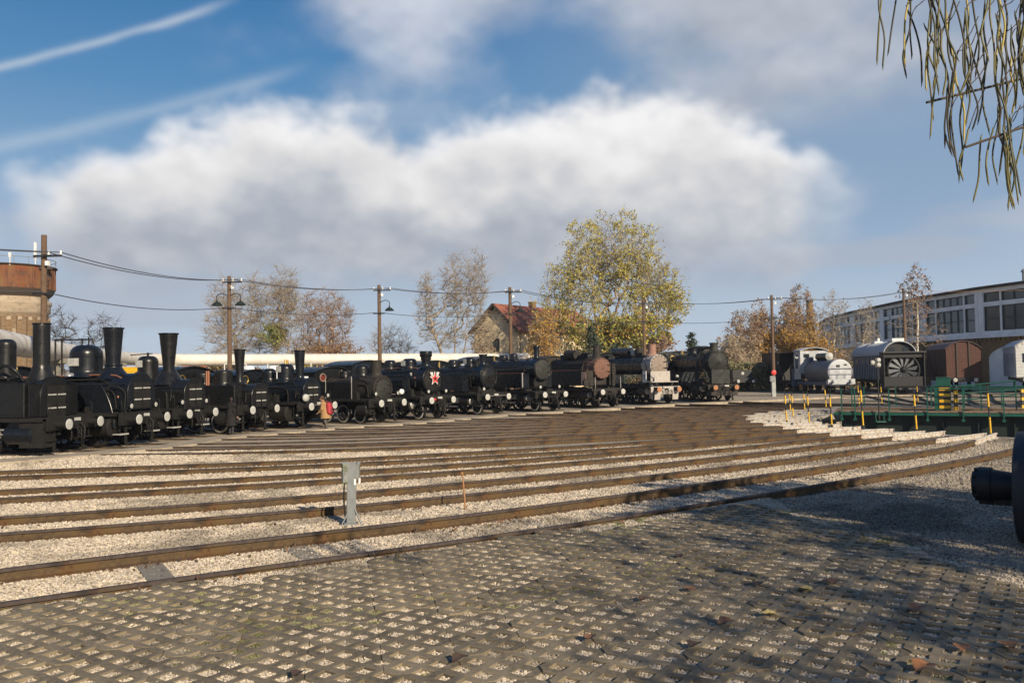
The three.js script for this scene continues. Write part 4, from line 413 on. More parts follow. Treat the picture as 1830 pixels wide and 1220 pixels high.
// ------------------------------------------------------------------ turntable bridge, cabinet, signals, striped posts
{
  const th = -29.1, t = thing('turntable_bridge', 'green steel turntable bridge with handrails across the round pit', 'turntable bridge', [17.4, 0, 44.5], th);   // +x along the bridge, +z towards the camera
  const Lb = 23, wd = 4.0;
  for (let k = 0; k < 46; k++) { const x = k * 0.5 + 0.25 - 0.4; for (const z of [-0.42, -3.58]) { const p = partMesh('deck_plank', deckPlank, M.deck, t); p.position.set(x, 0.36 + (k % 3) * 0.004, z); } }
  for (const z of [-1.25, -2.75]) new B().box(Lb, 0.15, 0.07, Lb / 2 - 0.4, 0.36, z).box(Lb, 0.02, 0.15, Lb / 2 - 0.4, 0.29, z).mesh('bridge_rail', M.rail2, t);
  new B().box(Lb, 0.05, 1.7, Lb / 2 - 0.4, 0.26, -2).mesh('track_plate', M.deck, t);
  for (const z of [-0.55, -3.45]) { const b = new B().box(Lb - 0.6, 1.35, 0.04, Lb / 2 - 0.4, -0.42, z).box(Lb - 0.4, 0.05, 0.4, Lb / 2 - 0.4, 0.27, z).box(Lb - 0.6, 0.05, 0.4, Lb / 2 - 0.4, -1.1, z); for (let k = 0; k < 15; k++) b.box(0.06, 1.3, 0.16, k * 1.55 + 0.1, -0.42, z + (z > -2 ? 0.1 : -0.1)); b.mesh('girder', M.darkgreen, t); }
  for (const z of [-0.02, -3.98]) new B().box(Lb, 0.14, 0.06, Lb / 2 - 0.4, 0.24, z).mesh('edge_beam', M.green, t);
  const xs = [0, 0.65, 2.3, 4.07, 5.66, 7.4, 9.2, 11, 12.8, 14.6, 16.4, 18.2, 20, 21.8];
  const postG = new B().box(0.06, 1.55, 0.06, 0, 0.77, 0).box(0.14, 0.1, 0.14, 0, -0.03, 0).box(0.04, 0.3, 0.2, 0, 0.14, -0.1).box(0.1, 0.05, 0.1, 0, 1.56, 0).geo();
  for (const z of [0.06, -4.06]) { xs.forEach((x) => { const p = partMesh('rail_post', postG, M.green, t); p.position.set(x, -0.02, z); if (z < 0) p.rotation.y = Math.PI; }); for (const [y, x0] of [[1.52, 4.07], [1.12, 0], [0.75, 0]]) new B().cyl([x0, y, z], [21.8, y, z], y > 1.3 ? 0.032 : 0.02, undefined, 8).mesh('hand_rail', y < 1.3 ? M.darkgreen : M.green, t); new B().cyl([0, 1.5, z], [4.07, 1.5, z], 0.018, 0.018, 6).mesh('safety_chain', M.blackpost, t); }
  const L2W = (x, z) => { const c = Math.cos(th * Math.PI / 180), s = Math.sin(th * Math.PI / 180); return [17.4 + x * c + z * s, 44.5 + x * s - z * c]; };
  const [cx, cz] = L2W(4.75, -0.6), c = thing('control_cabinet', 'green control cabinet with yellow and black striped panels on the turntable bridge', 'control cabinet', [cx, 0.44, cz], th);
  new B().box(0.75, 1.22, 0.5, 0, 0.61, 0).box(0.85, 0.06, 0.6, 0, 1.24, 0).mesh('body', M.green, c); new B().box(0.62, 0.36, 0.46, 0.05, 1.45, 0).box(0.68, 0.04, 0.52, 0.05, 1.64, 0).mesh('desk', M.green, c);
  for (let k = 0; k < 4; k++) { new B().box(0.5, 0.15, 0.03, 0.1, 0.16 + k * 0.3, 0.265).mesh('stripe', M.yellow, c); new B().box(0.5, 0.15, 0.026, 0.1, 0.31 + k * 0.3, 0.263).mesh('stripe', M.blackpost, c); }
  const [gx, gz] = L2W(5.35, -0.15), gp = thing('striped_gate_post', 'thick yellow and black banded post beside the green control cabinet', 'gate post', [gx, 0.44, gz]);
  for (let k = 0; k < 6; k++) new B().cyl([0, k * 0.2, 0], [0, k * 0.2 + 0.2, 0], 0.1, 0.1, 14).mesh('band', k % 2 ? M.blackpost : M.yellow, gp); new B().lathe([[0.1, 0], [0.07, 0.05], [0.001, 0.07]], 0, 1.2, 0, 14).mesh('cap', M.green, gp);
  const gt = thing('swing_gate', 'green tubular swing gate on the bridge right of the striped post', 'gate', [gx, 0.44, gz], th); for (const [y0, y1] of [[0.5, 0.75], [0.85, 1.0], [1.2, 1.45]]) new B().cyl([0.15, y0, -0.1], [2.6, y1, -0.5], 0.035, 0.035, 8).mesh('gate_bar', M.green, gt); new B().box(0.06, 1.3, 0.06, 1.1, 0.65, -0.26).box(0.06, 1.4, 0.06, 2.6, 0.7, -0.5).mesh('gate_upright', M.green, gt);
  const [wx, wz] = L2W(8.3, -3.0), wb = thing('warning_bollard', 'small yellow and black banded bollard further right on the bridge deck', 'bollard', [wx, 0.44, wz]); for (let k = 0; k < 5; k++) new B().box(0.12, 0.2, 0.12, 0, 0.1 + k * 0.2, 0).mesh('band', k % 2 ? M.blackpost : M.yellow, wb); new B().box(0.16, 0.05, 0.16, 0, 1.02, 0).mesh('cap', M.green, wb);
  // shunting signal on a thin mast
  const [sx, sz] = L2W(1.82, 0.16), s = thing('shunting_signal', 'thin black signal mast with white lamp discs at the bridge end', 'signal', [sx, -0.1, sz]);
  new B().cyl([0, 0, 0], [0, 3.1, 0], 0.035, 0.03, 8).mesh('mast', M.blackpost, s); new B().box(0.3, 0.5, 0.14, 0, 3.0, 0).mesh('signal_head', M.blackpost, s); for (const [x, y] of [[0.04, 3.13], [0.04, 2.88], [-0.27, 3.0]]) new B().lathe([[0.001, 0.03], [0.1, 0.02], [0.11, -0.02]], x, y, 0.08, 16, 'z').mesh('lamp_disc', M.bufferhead, s); new B().box(0.22, 0.3, 0.12, -0.27, 3.0, 0).mesh('side_lamp', M.blackpost, s); new B().box(0.5, 0.05, 0.3, 0.05, -0.05, 0).tube([[-0.2, -0.03, 0.1], [-0.22, 0.3, 0.1], [-0.1, 0.45, 0.05]], 0.025).tube([[0.2, -0.03, 0.1], [0.2, 0.3, 0.1]], 0.025).mesh('bracket', M.green, s);
}
const postNames = [[13.3, 40.9, 1.62, 'leftmost striped post of the front rim, standing before the white rail ends'], [14.75, 44.3, 1.45, 'striped post close behind the leftmost one on the pit rim'], [16.6, 50.3, 1.3, 'striped post on the far rim just right of the leftmost pair'], [17.9, 51.6, 1.25, 'striped post on the far rim below the black tender'], [13.9, 39.5, 1.6, 'second striped post of the front rim'], [20.0, 53.7, 1.45, 'striped post on the far rim below the grey tank'], [14.2, 37.5, 1.6, 'third striped post of the front rim, left of the green rail posts'], [15.1, 36.3, 2.0, 'striped post of the front rim between green rail posts, below the snow plough side'], [16.2, 33.8, 1.85, 'striped post of the front rim before the dark bridge girder, left of the cabinet'], [17.7, 31.2, 1.95, 'rightmost striped post, on the front rim near the big wheel'], [22.9, 55.6, 1.6, 'far rim striped post seen behind the thin signal mast'], [25.2, 57.4, 1.5, 'far rim striped post in front of the snow plough'], [28.1, 58.3, 1.45, 'far rim striped post below the right end of the snow plough']];
for (const [X, Z, h, label] of postNames) { const p = thing('striped_post', label, 'post', [X, 0, Z], 0, 'yellow and black striped posts round the turntable pit'); p.rotation.z = 0.045; const seg = [[0, 0.1, M.blackpost, 0.05], [0.1, 0.4, M.yellow, 0.034], [0.4, 0.6, M.blackpost, 0.028], [0.6, 0.85, M.yellow, 0.036], [0.85, 1.0, M.blackpost, 0.024]]; for (const [a, b, m, r] of seg) new B().cyl([0, a * h, 0], [0, b * h, 0], r, r, 10).mesh('band', m, p); new B().box(0.16, 0.03, 0.16, 0, 0.015, 0).mesh('foot_plate', M.blackpost, p); }
{ const s = thing('ground_signal', 'short concrete post with grey box and round red disc before the black tender', 'signal', [23.9, 0, 77]); new B().box(0.34, 1.75, 0.3, 0, 0.88, 0).mesh('concrete_post', M.palegrey, s); new B().box(0.42, 0.5, 0.36, -0.12, 1.65, 0.05).mesh('box', M.galv, s); new B().lathe([[0.001, 0.03], [0.22, 0.02], [0.23, -0.03], [0.001, -0.03]], 0.05, 2.22, 0.1, 18, 'z').mesh('red_disc', M.red, s); }

// ------------------------------------------------------------------ signal box post, stake, wheelset in front
{
  const s = thing('signal_box_post', 'grey metal channel post with a small weathered box on top in the gravel', 'signal post', [-3.06, 0, 15.75], 12); s.rotation.z = -0.02;
  { const cp = new B().box(0.15, 1.16, 0.018, 0, 0.58, 0.05).box(0.018, 1.16, 0.1, -0.075, 0.58, 0).box(0.018, 1.16, 0.1, 0.075, 0.58, 0); for (let k = 0; k < 9; k++) cp.cyl([0.03 * (k % 2 ? 1 : -1), 0.1 + k * 0.12, 0.055], [0.03 * (k % 2 ? 1 : -1), 0.1 + k * 0.12, 0.07], 0.01, 0.01, 6); cp.mesh('channel_post', M.galv, s); }
  new B().box(0.09, 0.36, 0.16, -0.128, 0.97, 0, 0, 0.12, 0.02).box(0.11, 0.02, 0.18, -0.128, 1.16, 0).box(0.02, 0.1, 0.02, -0.15, 0.76, 0.05).cyl([-0.15, 1.1, 0.07], [-0.15, 1.1, 0.095], 0.012, 0.012, 6).cyl([-0.11, 0.84, 0.07], [-0.11, 0.84, 0.095], 0.012, 0.012, 6).mesh('left_box', M.boxgrey, s); new B().box(0.06, 0.3, 0.14, 0.115, 1.0, 0, 0, -0.15, -0.03).box(0.08, 0.02, 0.15, 0.115, 1.16, 0).mesh('right_box', M.boxgrey, s);
  new B().box(0.04, 0.11, 0.008, 0.06, 0.8, 0.075).mesh('label_tag', M.white, s); new B().box(0.035, 0.1, 0.008, 0.145, 0.82, 0.06).mesh('label_tag', M.white, s); new B().box(0.26, 0.05, 0.2, 0, 0.02, 0.02).cyl([0.06, 0.3, 0.05], [0.2, 0.0, 0.12], 0.018, 0.018, 6).cyl([-0.06, 0.24, 0.05], [-0.18, 0.0, 0.1], 0.015, 0.015, 6).mesh('foot', M.galv, s); new B().tube([[-0.13, 0.78, 0.03], [-0.14, 0.5, 0.05], [-0.1, 0.1, 0.05]], 0.016).mesh('cable', M.deepblack, s);
  const k = thing('rusty_stake', 'thin rusty iron stake standing upright in the gravel', 'stake', [-1.0, 0, 17.1]); k.rotation.z = 0.03; new B().cyl([0, 0, 0], [-0.015, 0.4, 0.01], 0.02, 0.018, 7).cyl([-0.015, 0.4, 0.01], [-0.03, 0.78, 0], 0.018, 0.013, 7).mesh('rod', M.stake, k); new B().box(0.035, 0.05, 0.05, -0.03, 0.76, 0).mesh('stake_head', M.stake, k);
  const dx = -0.79, dz = 0.61, w = thing('wheelset', 'large black railway wheel with its bolted axle end at the right edge', 'wheelset', [7.70, 0.93, 12.75], Math.atan2(dz, dx) * 180 / Math.PI);   // +x: outwards along the axle
  const R = 0.83; new B().lathe([[0.001, 0.0], [0.2, 0.0], [0.22, 0.02], [0.55, -0.05], [R - 0.13, -0.02], [R - 0.1, 0.05], [R - 0.01, 0.06], [R, 0.04], [R + 0.01, -0.1], [R + 0.06, -0.13], [R + 0.06, -0.18], [R - 0.1, -0.19], [0.2, -0.12], [0.001, -0.12]], 0, 0, 0, 64, 'x').mesh('wheel', M.bluegreyblack, w);
  const ab = new B().cyl([0, 0, 0], [0.42, 0, 0], 0.19, 0.24, 28).cyl([0.42, 0, 0], [0.6, 0, 0], 0.27, 0.27, 28).cyl([0.6, 0, 0], [0.68, 0, 0], 0.2, 0.2, 20); for (let q = 0; q < 8; q++) { const a = q / 8 * 2 * Math.PI; ab.cyl([0.6, 0.22 * Math.cos(a), 0.22 * Math.sin(a)], [0.66, 0.22 * Math.cos(a), 0.22 * Math.sin(a)], 0.035, 0.035, 6); } for (let q = 0; q < 5; q++) ab.box(0.1, 0.1, 0.07, 0.12 + q * 0.11, -0.26, 0.05); ab.mesh('axle_box', M.deepblack, w);
  new B().cyl([-2.2, 0, 0], [0, 0, 0], 0.11, 0.11, 20).mesh('axle', M.deepblack, w); const w2 = partMesh('wheel', w.children[0].geometry, M.bluegreyblack, w); w2.position.x = -2.1; w2.rotation.y = Math.PI;
  const st = thing('rail_stub', 'short piece of rusty rail under the wheel at the right edge', 'rail', [7.2, 0.0, 12.3]); partMesh('rail', sweep([[0.35, 0.15], [0.7, 0.58], [1.3, 1.35], [2.0, 2.25]], railProf(1.05), 0.03), M.rail, st);
}

// ------------------------------------------------------------------ grey engine, snow plough, wagons on the right
function bogieWheels(L, xs, r = 0.48, z0 = 0.78, m = M.under) { for (const x of xs) for (const z of [z0, -z0]) { const w = partMesh('wheel', wheelOf(r, 10), m, L); w.position.set(x, r, z); } }
function buffers(L, m = M.under, hm = M.bufferhead) { for (const z of [0.875, -0.875]) { const s = partMesh('buffer', bufStock, m, L); s.position.set(0, 1.06, z); partMesh('buffer_head', bufHead, hm, s); } }
{
  const L = thing('grey_locomotive', 'grey engine with cylindrical tank end, pale cab and black coal bunker behind', 'locomotive', [31.6, 0.152, 80], -85);
  new B().cyl([-0.8, 1.98, 0], [-6.2, 1.98, 0], 1.2, 1.2, 40).mesh('water_tank', M.tankgrey, L); new B().lathe([[0.001, 0.1], [0.9, 0.07], [1.18, 0.02], [1.24, -0.03], [1.24, -0.08]], -0.78, 1.98, 0, 40, 'x').mesh('tank_end', M.lightgrey, L);
  for (const [z, y, w, h] of [[0.25, 2.55, 0.36, 0.24], [-0.5, 2.66, 0.3, 0.14]]) new B().box(0.03, h, w, -0.69, y, z).mesh('hatch', M.deepblack, L); for (const x of [-2.0, -3.5, -5]) new B().lathe([[1.205, -0.04], [1.22, 0], [1.205, 0.04]], x, 1.98, 0, 40, 'x').mesh('tank_band', M.tankgrey, L);
  new B().cyl([-2.6, 3.5, 0.15], [-5.0, 3.5, 0.15], 0.36, 0.36, 20).mesh('drum', M.black, L); new B().lathe([[0.001, 0.16], [0.24, 0.1], [0.4, -0.02]], -2.6, 3.5, 0.15, 20, 'x').mesh('drum_end', M.bufferhead, L);
  new B().box(0.5, 0.3, 2.6, -0.85, 1.0, 0).box(0.08, 0.5, 2.7, -0.58, 1.05, 0).mesh('buffer_beam', M.lightgrey, L); for (const z of [0.875, -0.875]) { const s = partMesh('buffer', bufStock, M.lightgrey, L); s.position.set(0, 1.06, z); partMesh('buffer_head', bufHead, M.lightgrey, s); }
  const hr = new B(); for (const z of [1.2, -1.2]) hr.cyl([-0.6, 1.2, z], [-0.6, 2.3, z], 0.03, 0.03, 6); hr.cyl([-0.6, 2.3, -1.2], [-0.6, 2.3, 1.2], 0.03, 0.03, 6).cyl([-0.6, 1.75, -1.2], [-0.6, 1.75, 1.2], 0.02, 0.02, 6); for (const z of [0.4, -0.4]) hr.cyl([-0.6, 1.2, z], [-0.6, 1.75, z], 0.02, 0.02, 6); hr.mesh('handrail', M.bluegrey, L);
  new B().box(9, 0.35, 2.2, -5.2, 0.85, 0).mesh('frame', M.bluegrey, L); bogieWheels(L, [-2.0, -4.0, -7, -9]);
  const cb = new B().box(0.06, 2.3, 2.9, -6.4, 3.0, 0).box(1.5, 2.3, 0.06, -7.15, 3.0, -1.45).box(0.5, 2.3, 0.06, -6.65, 3.0, 1.45).box(0.3, 2.3, 0.06, -7.75, 3.0, 1.45).box(1.5, 0.5, 0.06, -7.15, 4.0, 1.45).box(1.5, 1.1, 0.06, -7.15, 1.8, 1.45).box(0.06, 2.3, 2.9, -7.9, 3.0, 0).mesh('cab', M.lightgrey, L); const cs = []; for (let k = 0; k <= 10; k++) { const a = -1 + k / 5; cs.push([a * 1.55, 4.18 + 0.34 * (1 - a * a)]); } new B().extrude(poly([...cs, ...cs.slice().reverse().map(([a, b]) => [a * 0.97, b - 0.06])]), 1.9, Mt(-8.1, 0, 0, 0, Math.PI / 2, 0)).mesh('cab_roof', M.lightgrey, cb);
  for (const z of [0.8, -0.8]) new B().box(0.03, 0.4, 0.6, -6.355, 3.65, z).mesh('cab_window', M.glass, cb); new B().box(0.7, 0.9, 0.5, -5.9, 3.0, -0.9).box(0.5, 1.3, 0.45, -6.0, 2.9, 0.55).mesh('locker', M.bluegrey, L);
  new B().box(2.6, 2.6, 0.06, -10.9, 2.5, -1.42).box(0.5, 2.9, 0.06, -11.9, 2.6, 1.42).box(0.06, 3.1, 2.9, -12.3, 2.6, 0).box(0.06, 3.1, 2.9, -16.6, 2.6, 0).box(4.3, 3.1, 0.06, -14.45, 2.6, 1.45).box(4.3, 3.1, 0.06, -14.45, 2.6, -1.45).box(4.3, 0.06, 2.9, -14.45, 3.9, 0).box(1.7, 2.2, 3.1, -17.3, 2.0, 0).box(7.4, 0.4, 2.6, -13.4, 0.9, 0).mesh('coal_bunker', M.deepblack, L); new B().box(4.4, 0.08, 3.1, -10.2, 4.05, 0).mesh('footplate_roof', M.deepblack, L); bogieWheels(L, [-12.5, -14.3, -16.5]);
  new B().box(0.5, 1.9, 0.5, -8.4, 1.4, 1.2).mesh('blue_column', M.bluegrey, L); new B().tube([[-10.4, 0.8, 1.4], [-10.6, 1.6, 1.45], [-11.2, 1.9, 1.45], [-11.5, 2.6, 1.45]], 0.08).mesh('pipe', M.dusty, L); new B().lathe([[0.001, 0.04], [0.16, 0.0]], -12.0, 3.0, 1.5, 14, 'z').mesh('lamp', M.bufferhead, L);
}
{
  const L = thing('snow_plough', 'black rotary snow plough with bladed wheel housing and pale ribbed roof', 'snow plough', [36.9, 0.152, 79], -98);
  const hs = new B(); for (const [y, h] of [[3.5, 0.5], [0.98, 0.95]]) hs.box(0.9, h, 3.7, -0.6, y, 0); for (const z of [1.8, -1.8]) hs.box(1.4, 3.3, 0.08, -0.7, 2.15, z); hs.box(0.08, 2.8, 3.6, -1.1, 2.1, 0); hs.box(0.5, 0.12, 3.9, -0.1, 3.72, 0, 0, 0, 0.15).box(0.7, 0.1, 3.8, -0.25, 0.55, 0, 0, 0, -0.4); hs.mesh('blade_housing', M.deepblack, L);
  new B().torus(1.42, 0.09, -0.3, 2.1, 0, 'x', 40).mesh('housing_ring', M.greyblack, L); for (let k = 0; k < 12; k++) { const a = k / 12 * 2 * Math.PI + 0.13; const b = new B().extrude(poly([[0.3, -0.05], [1.32, -0.24], [1.32, 0.24], [0.3, 0.05]]), 0.03, Mt(0, 0, 0, 0, 0, 0)); const m = b.mesh('plough_blade', M.lightgrey2, L); m.rotation.order = 'YXZ'; m.position.set(-0.42, 2.1, 0); m.rotation.set(0, Math.PI / 2, 0); m.rotateZ(a); m.rotateX(0.5); } new B().lathe([[0.001, 0.3], [0.2, 0.2], [0.32, 0]], -0.5, 2.1, 0, 20, 'x').mesh('hub', M.deepblack, L);
  const arch = (w, y, r) => { const s = []; for (let k = 0; k <= 14; k++) { const a = Math.PI * k / 14; s.push([-w * Math.cos(a), y + r * Math.sin(a)]); } return s; };
  const body = new B().box(11.2, 2.4, 2.84, -7.1, 2.35, 0).box(11.4, 0.3, 2.4, -7.0, 0.95, 0); body.mesh('body', M.greyblack, L); for (let x = -1.7; x > -12.6; x -= 0.62) new B().box(0.12, 2.3, 0.06, x, 2.3, 1.45).mesh('rib', M.lightgrey, L); for (let k = 0; k < 5; k++) new B().box(0.7, 0.6, 0.03, -3 - k * 2, 3.05, 1.435).mesh('window', M.glass, L);
  const ra = arch(1.55, 3.5, 1.35); new B().extrude(poly([...ra, ...ra.slice().reverse().map(([a, b]) => [a * 0.95, (b - 3.5) * 0.95 + 3.5])]), 11.6, Mt(-12.8, 0.0, 0, 0, Math.PI / 2, 0)).mesh('roof', M.plowroof, L); for (let x = -1.6; x > -12.6; x -= 0.62) { const rr = arch(1.57, 3.5, 1.38); new B().extrude(poly([...rr, ...rr.slice().reverse().map(([a, b]) => [a * 0.975, (b - 3.5) * 0.975 + 3.5])]), 0.06, Mt(x, 0, 0, 0, Math.PI / 2, 0)).mesh('roof_rib', M.plowroof, L); }
  new B().extrude(poly(arch(1.48, 3.5, 1.28)), 0.05, Mt(-1.6, 0, 0, 0, Math.PI / 2, 0)).mesh('front_gable', M.deepblack, L); for (const z of [0.62, -0.62]) new B().box(0.03, 0.5, 0.5, -1.52, 4.0, z).mesh('window', M.glass, L); new B().box(1.6, 0.28, 1.1, -2.4, 4.98, 0).mesh('roof_hatch', M.white, L); new B().box(1.2, 0.2, 0.8, -8.6, 4.92, 0).cyl([-8.2, 4.9, 0], [-8.2, 5.35, 0], 0.16, 0.16, 12).mesh('roof_hatch', M.white, L); bogieWheels(L, [-3, -5, -9.5, -11.5]);
}
function boxcar(name, label, P, th, len, w, yTop, rise, m, rm, endBoards) {
  const L = thing(name, label, 'railway wagon', [P[0], 0.152, P[1]], th); const arch = (wd, y, r) => { const s = []; for (let k = 0; k <= 12; k++) { const a = -1 + k / 6; s.push([a * wd, y + r * (1 - a * a)]); } return s; };
  new B().extrude(poly([[-w, 1.25], [w, 1.25], ...arch(w, yTop, rise).reverse()]), 0.05, Mt(-0.7, 0, 0, 0, Math.PI / 2, 0)).extrude(poly([[-w, 1.25], [w, 1.25], ...arch(w, yTop, rise).reverse()]), 0.05, Mt(-len, 0, 0, 0, Math.PI / 2, 0)).box(len - 0.7, yTop - 1.25, 0.06, -len / 2 - 0.3, (yTop + 1.25) / 2, w - 0.03).box(len - 0.7, yTop - 1.25, 0.06, -len / 2 - 0.3, (yTop + 1.25) / 2, -w + 0.03).mesh('body', m, L);
  const nb = 12; for (let k = 0; k < nb; k++) { const h = (yTop + rise - 1.3) / nb, y = 1.3 + (k + 0.5) * h, half = y + h / 2 > yTop ? w * Math.sqrt(Math.max(0, 1 - (y + h / 2 - yTop) / rise)) : w; if (half > 0.3) new B().box(0.03, h - 0.02, 2 * half - 0.06, -0.63, y, 0).mesh('board', m, L); }
  for (const z of endBoards) new B().box(0.1, yTop + rise * (1 - (z / w) ** 2) - 1.3, 0.14, -0.58, (yTop + rise * (1 - (z / w) ** 2) + 1.25) / 2, z).mesh('end_post', M.fascia, L); for (let x = -1.2; x > -len; x -= 0.9) new B().box(0.1, yTop - 1.3, 0.08, x, (yTop + 1.25) / 2, w + 0.035).mesh('side_post', m === M.carwhite ? M.lightgrey : M.fascia, L);
  const ra = arch(w + 0.08, yTop, rise); new B().extrude(poly([...ra.map(([a, b]) => [a, b + 0.06]), ...ra.slice().reverse()]), len - 0.4, Mt(-len - 0.1, 0.004, 0, 0, Math.PI / 2, 0)).mesh('roof', rm, L);
  new B().box(len - 0.6, 0.3, 2.3, -len / 2 - 0.3, 1.05, 0).box(0.1, 0.4, 2.5, -0.6, 1.06, 0).mesh('underframe', M.deepblack, L); buffers(L, M.dusty); bogieWheels(L, [-2.2, -len + 2]); new B().tube([[-0.55, 1.0, 0.4], [-0.4, 0.8, 0.4], [-0.45, 0.5, 0.38]], 0.03).box(0.3, 0.1, 0.1, -0.4, 1.06, 0).mesh('coupling', M.deepblack, L); return L;
}
boxcar('brown_boxcar', 'dark brown wooden boxcar with arched roof between the snow plough and the round house', [42.1, 78], -105, 9, 1.5, 3.95, 0.72, M.wagonbrown, M.roofmaroon, [-0.5, 0.55]);
{ const L = boxcar('white_carriage', 'white boarded carriage at the right edge with grey side and arched roof', [45.9, 73.5], -115, 11, 1.5, 4.0, 0.7, M.carwhite, M.lightgrey, []); for (const z of [0.7, -0.7]) new B().box(0.04, 0.8, 0.5, -0.6, 3.0, z).mesh('window', M.glass, L); for (let k = 0; k < 6; k++) new B().box(0.6, 0.9, 0.03, -1.7 - k * 1.5, 3.0, 1.5).mesh('window', M.glass, L); }
{ const L = thing('white_tank_wagon', 'white tank wagon with railings half hidden behind the black engines', 'railway wagon', [-14.9, 0.152, 63], 0); new B().cyl([-6.4, 2.1, 0], [0, 2.1, 0], 0.85, 0.85, 28).mesh('tank', M.white, L); for (const x of [-1.3, -3.0, -4.9]) new B().lathe([[0.42, 0], [0.42, 0.4], [0.3, 0.5], [0.001, 0.52]], x, 2.85, 0, 20).mesh('dome', M.white, L); const r = new B(); for (let x = -6.4; x <= 0; x += 1.6) r.cyl([x, 1.3, 0.95], [x, 3.5, 0.95], 0.035, 0.035, 6); r.cyl([-6.4, 3.5, 0.95], [-4.8, 3.5, 0.95], 0.035, 0.035, 6).cyl([-6.4, 3.05, 0.95], [-4.8, 3.05, 0.95], 0.03, 0.03, 6); r.mesh('railing', M.white, L); new B().box(7, 0.3, 2.2, -3.2, 1.1, 0).mesh('underframe', M.under, L); bogieWheels(L, [-1.2, -5.2]); }
{ const L = thing('maintenance_vehicle', 'yellow maintenance vehicle glimpsed behind the engines with tall funnels', 'rail vehicle', [-20.2, 0, 45.5], -14); new B().box(3.4, 0.9, 2.2, -0.4, 2.72, 0).box(2.6, 0.22, 2.0, -0.4, 3.25, 0).mesh('hood', M.yellow, L); new B().box(5, 0.5, 2.4, 0, 1.9, 0).box(3.0, 0.16, 0.1, -0.6, 2.9, 1.12).mesh('frame', M.fascia, L); bogieWheels(L, [1.5, -1.5], 0.6); }
{ const L = thing('low_wagon', 'low black flat wagon end with a white lamp right of the row of engines', 'railway wagon', [25.6, 0.152, 92], -85); new B().box(3.5, 0.5, 2.5, -2.3, 1.15, 0).box(1.4, 1.0, 2.2, -2.4, 1.8, -0.2).mesh('frame', M.deepblack, L); buffers(L, M.dusty, M.palegrey); bogieWheels(L, [-1.4, -3.4], 0.45); new B().lathe([[0.001, 0.03], [0.17, 0.0]], -0.5, 1.9, 0.2, 16, 'x').mesh('lamp', M.bufferhead, L); }

// ------------------------------------------------------------------ poles, lamps and wires
const poles = [[-21.79, 39, 9.52, 'thick wooden pole at the far left in front of the rusty water tower', 0], [-18.74, 55.6, 9.42, 'wooden pole with two bell lamps above the small black engines', 2], [-9.95, 63, 9.43, 'wooden pole with one bell lamp in the middle, right of the globe tree', 1], [-0.1, 66.5, 9.44, 'dark wooden pole in front of the red roofed house', 1], [12.63, 80, 9.38, 'wooden pole in front of the big yellow green tree', 0], [24.26, 78, 9.42, 'wooden pole in front of the golden birches, above the black tender', 0], [41.26, 88, 10.73, 'wooden pole before the round house, left of the snow plough roof', 0]];
const bell = new B().lathe([[0.04, 0.3], [0.06, 0.16], [0.2, 0.1], [0.34, -0.06], [0.36, -0.1], [0.3, -0.08], [0.001, 0.05]], 0, 0, 0, 20).geo();
for (const [X, Z, h, label, lamps] of poles) {
  const p = thing('utility_pole', label, 'utility pole', [X, 0, Z], 0, 'wooden utility poles along the yard'); new B().cyl([0, 0, 0], [0, h, 0], 0.17, 0.12, 12).mesh('post', M.pole, p); const ca = h - (X < -20 ? 1.0 : 0.42), side = X > 20 && X < 30 ? 1.4 : 0;
  new B().box(1.3, 0.09, 0.1, 0.25, ca, 0.15).box(0.9, 0.07, 0.08, 0, ca - 1.75 + side * 0, 0.15).mesh('cross_arm', M.blackpost, p); for (const x of [-0.36, 0.3, 0.86]) new B().lathe([[0.03, -0.06], [0.055, 0.0], [0.04, 0.06], [0.055, 0.1], [0.001, 0.15]], x, ca + 0.1, 0.15, 12).mesh('insulator', M.porcelain, p); new B().box(0.16, 0.2, 0.16, 0.26, ca - 0.35, 0.18).mesh('junction_box', M.porcelain, p);
  for (let k = 0; k < lamps; k++) { const s = k ? -1 : 1, lx = s * 0.78; const a = new B().tube([[s * 0.1, ca - 0.9, 0.1], [s * 0.5, ca - 0.75, 0.12], [lx, ca - 0.9, 0.12], [lx, ca - 1.2, 0.12]], 0.03, 6, 12).mesh('lamp_arm', M.blackpost, p); const l = partMesh('lamp_shade', bell, M.darkgreen, a); l.position.set(lx, ca - 1.45, 0.12); }
}
{
  const tops = [[-40, 24, 10.0], ...poles.map(([X, Z, h]) => [X, Z, h - (X < -20 ? 1.0 : 0.42)]), [62, 82, 10.6]]; const names = ['from the left edge to the far left pole', 'from the far left pole to the pole with two bell lamps', 'between the two lamp poles over the bare trees', 'from the single lamp pole to the pole by the house', 'over the red roof into the big tree', 'from the big tree to the pole at the golden birches', 'from the golden birches to the pole at the round house', 'across the round house windows to the right edge'];
  for (let i = 1; i < tops.length; i++) { const [x0, z0, y0] = tops[i - 1], [x1, z1, y1] = tops[i], w = thing('overhead_wires', `thin dark overhead wires ${names[i - 1]}`, 'wires', [x0, 0, z0], 0, 'overhead wires strung between the poles'); const d = Math.hypot(x1 - x0, z1 - z0), sag = 0.018 * d + 0.15; for (const [ox, oy] of i === 8 ? [[0.3, 0.16]] : [[0.3, 0.16], [0.86, 0.16], [0, -1.66]]) { const pts = []; for (let k = 0; k <= 10; k++) { const t = k / 10; pts.push([lerp(0, x1 - x0, t) + ox, lerp(y0, y1, t) + oy - 4 * sag * t * (1 - t), -lerp(0, z1 - z0, t) + 0.15]); } new B().tube(pts, i === 8 ? 0.018 : 0.024, 5, 20).mesh('wire', i === 8 ? M.stake : M.wire, w); } }
}

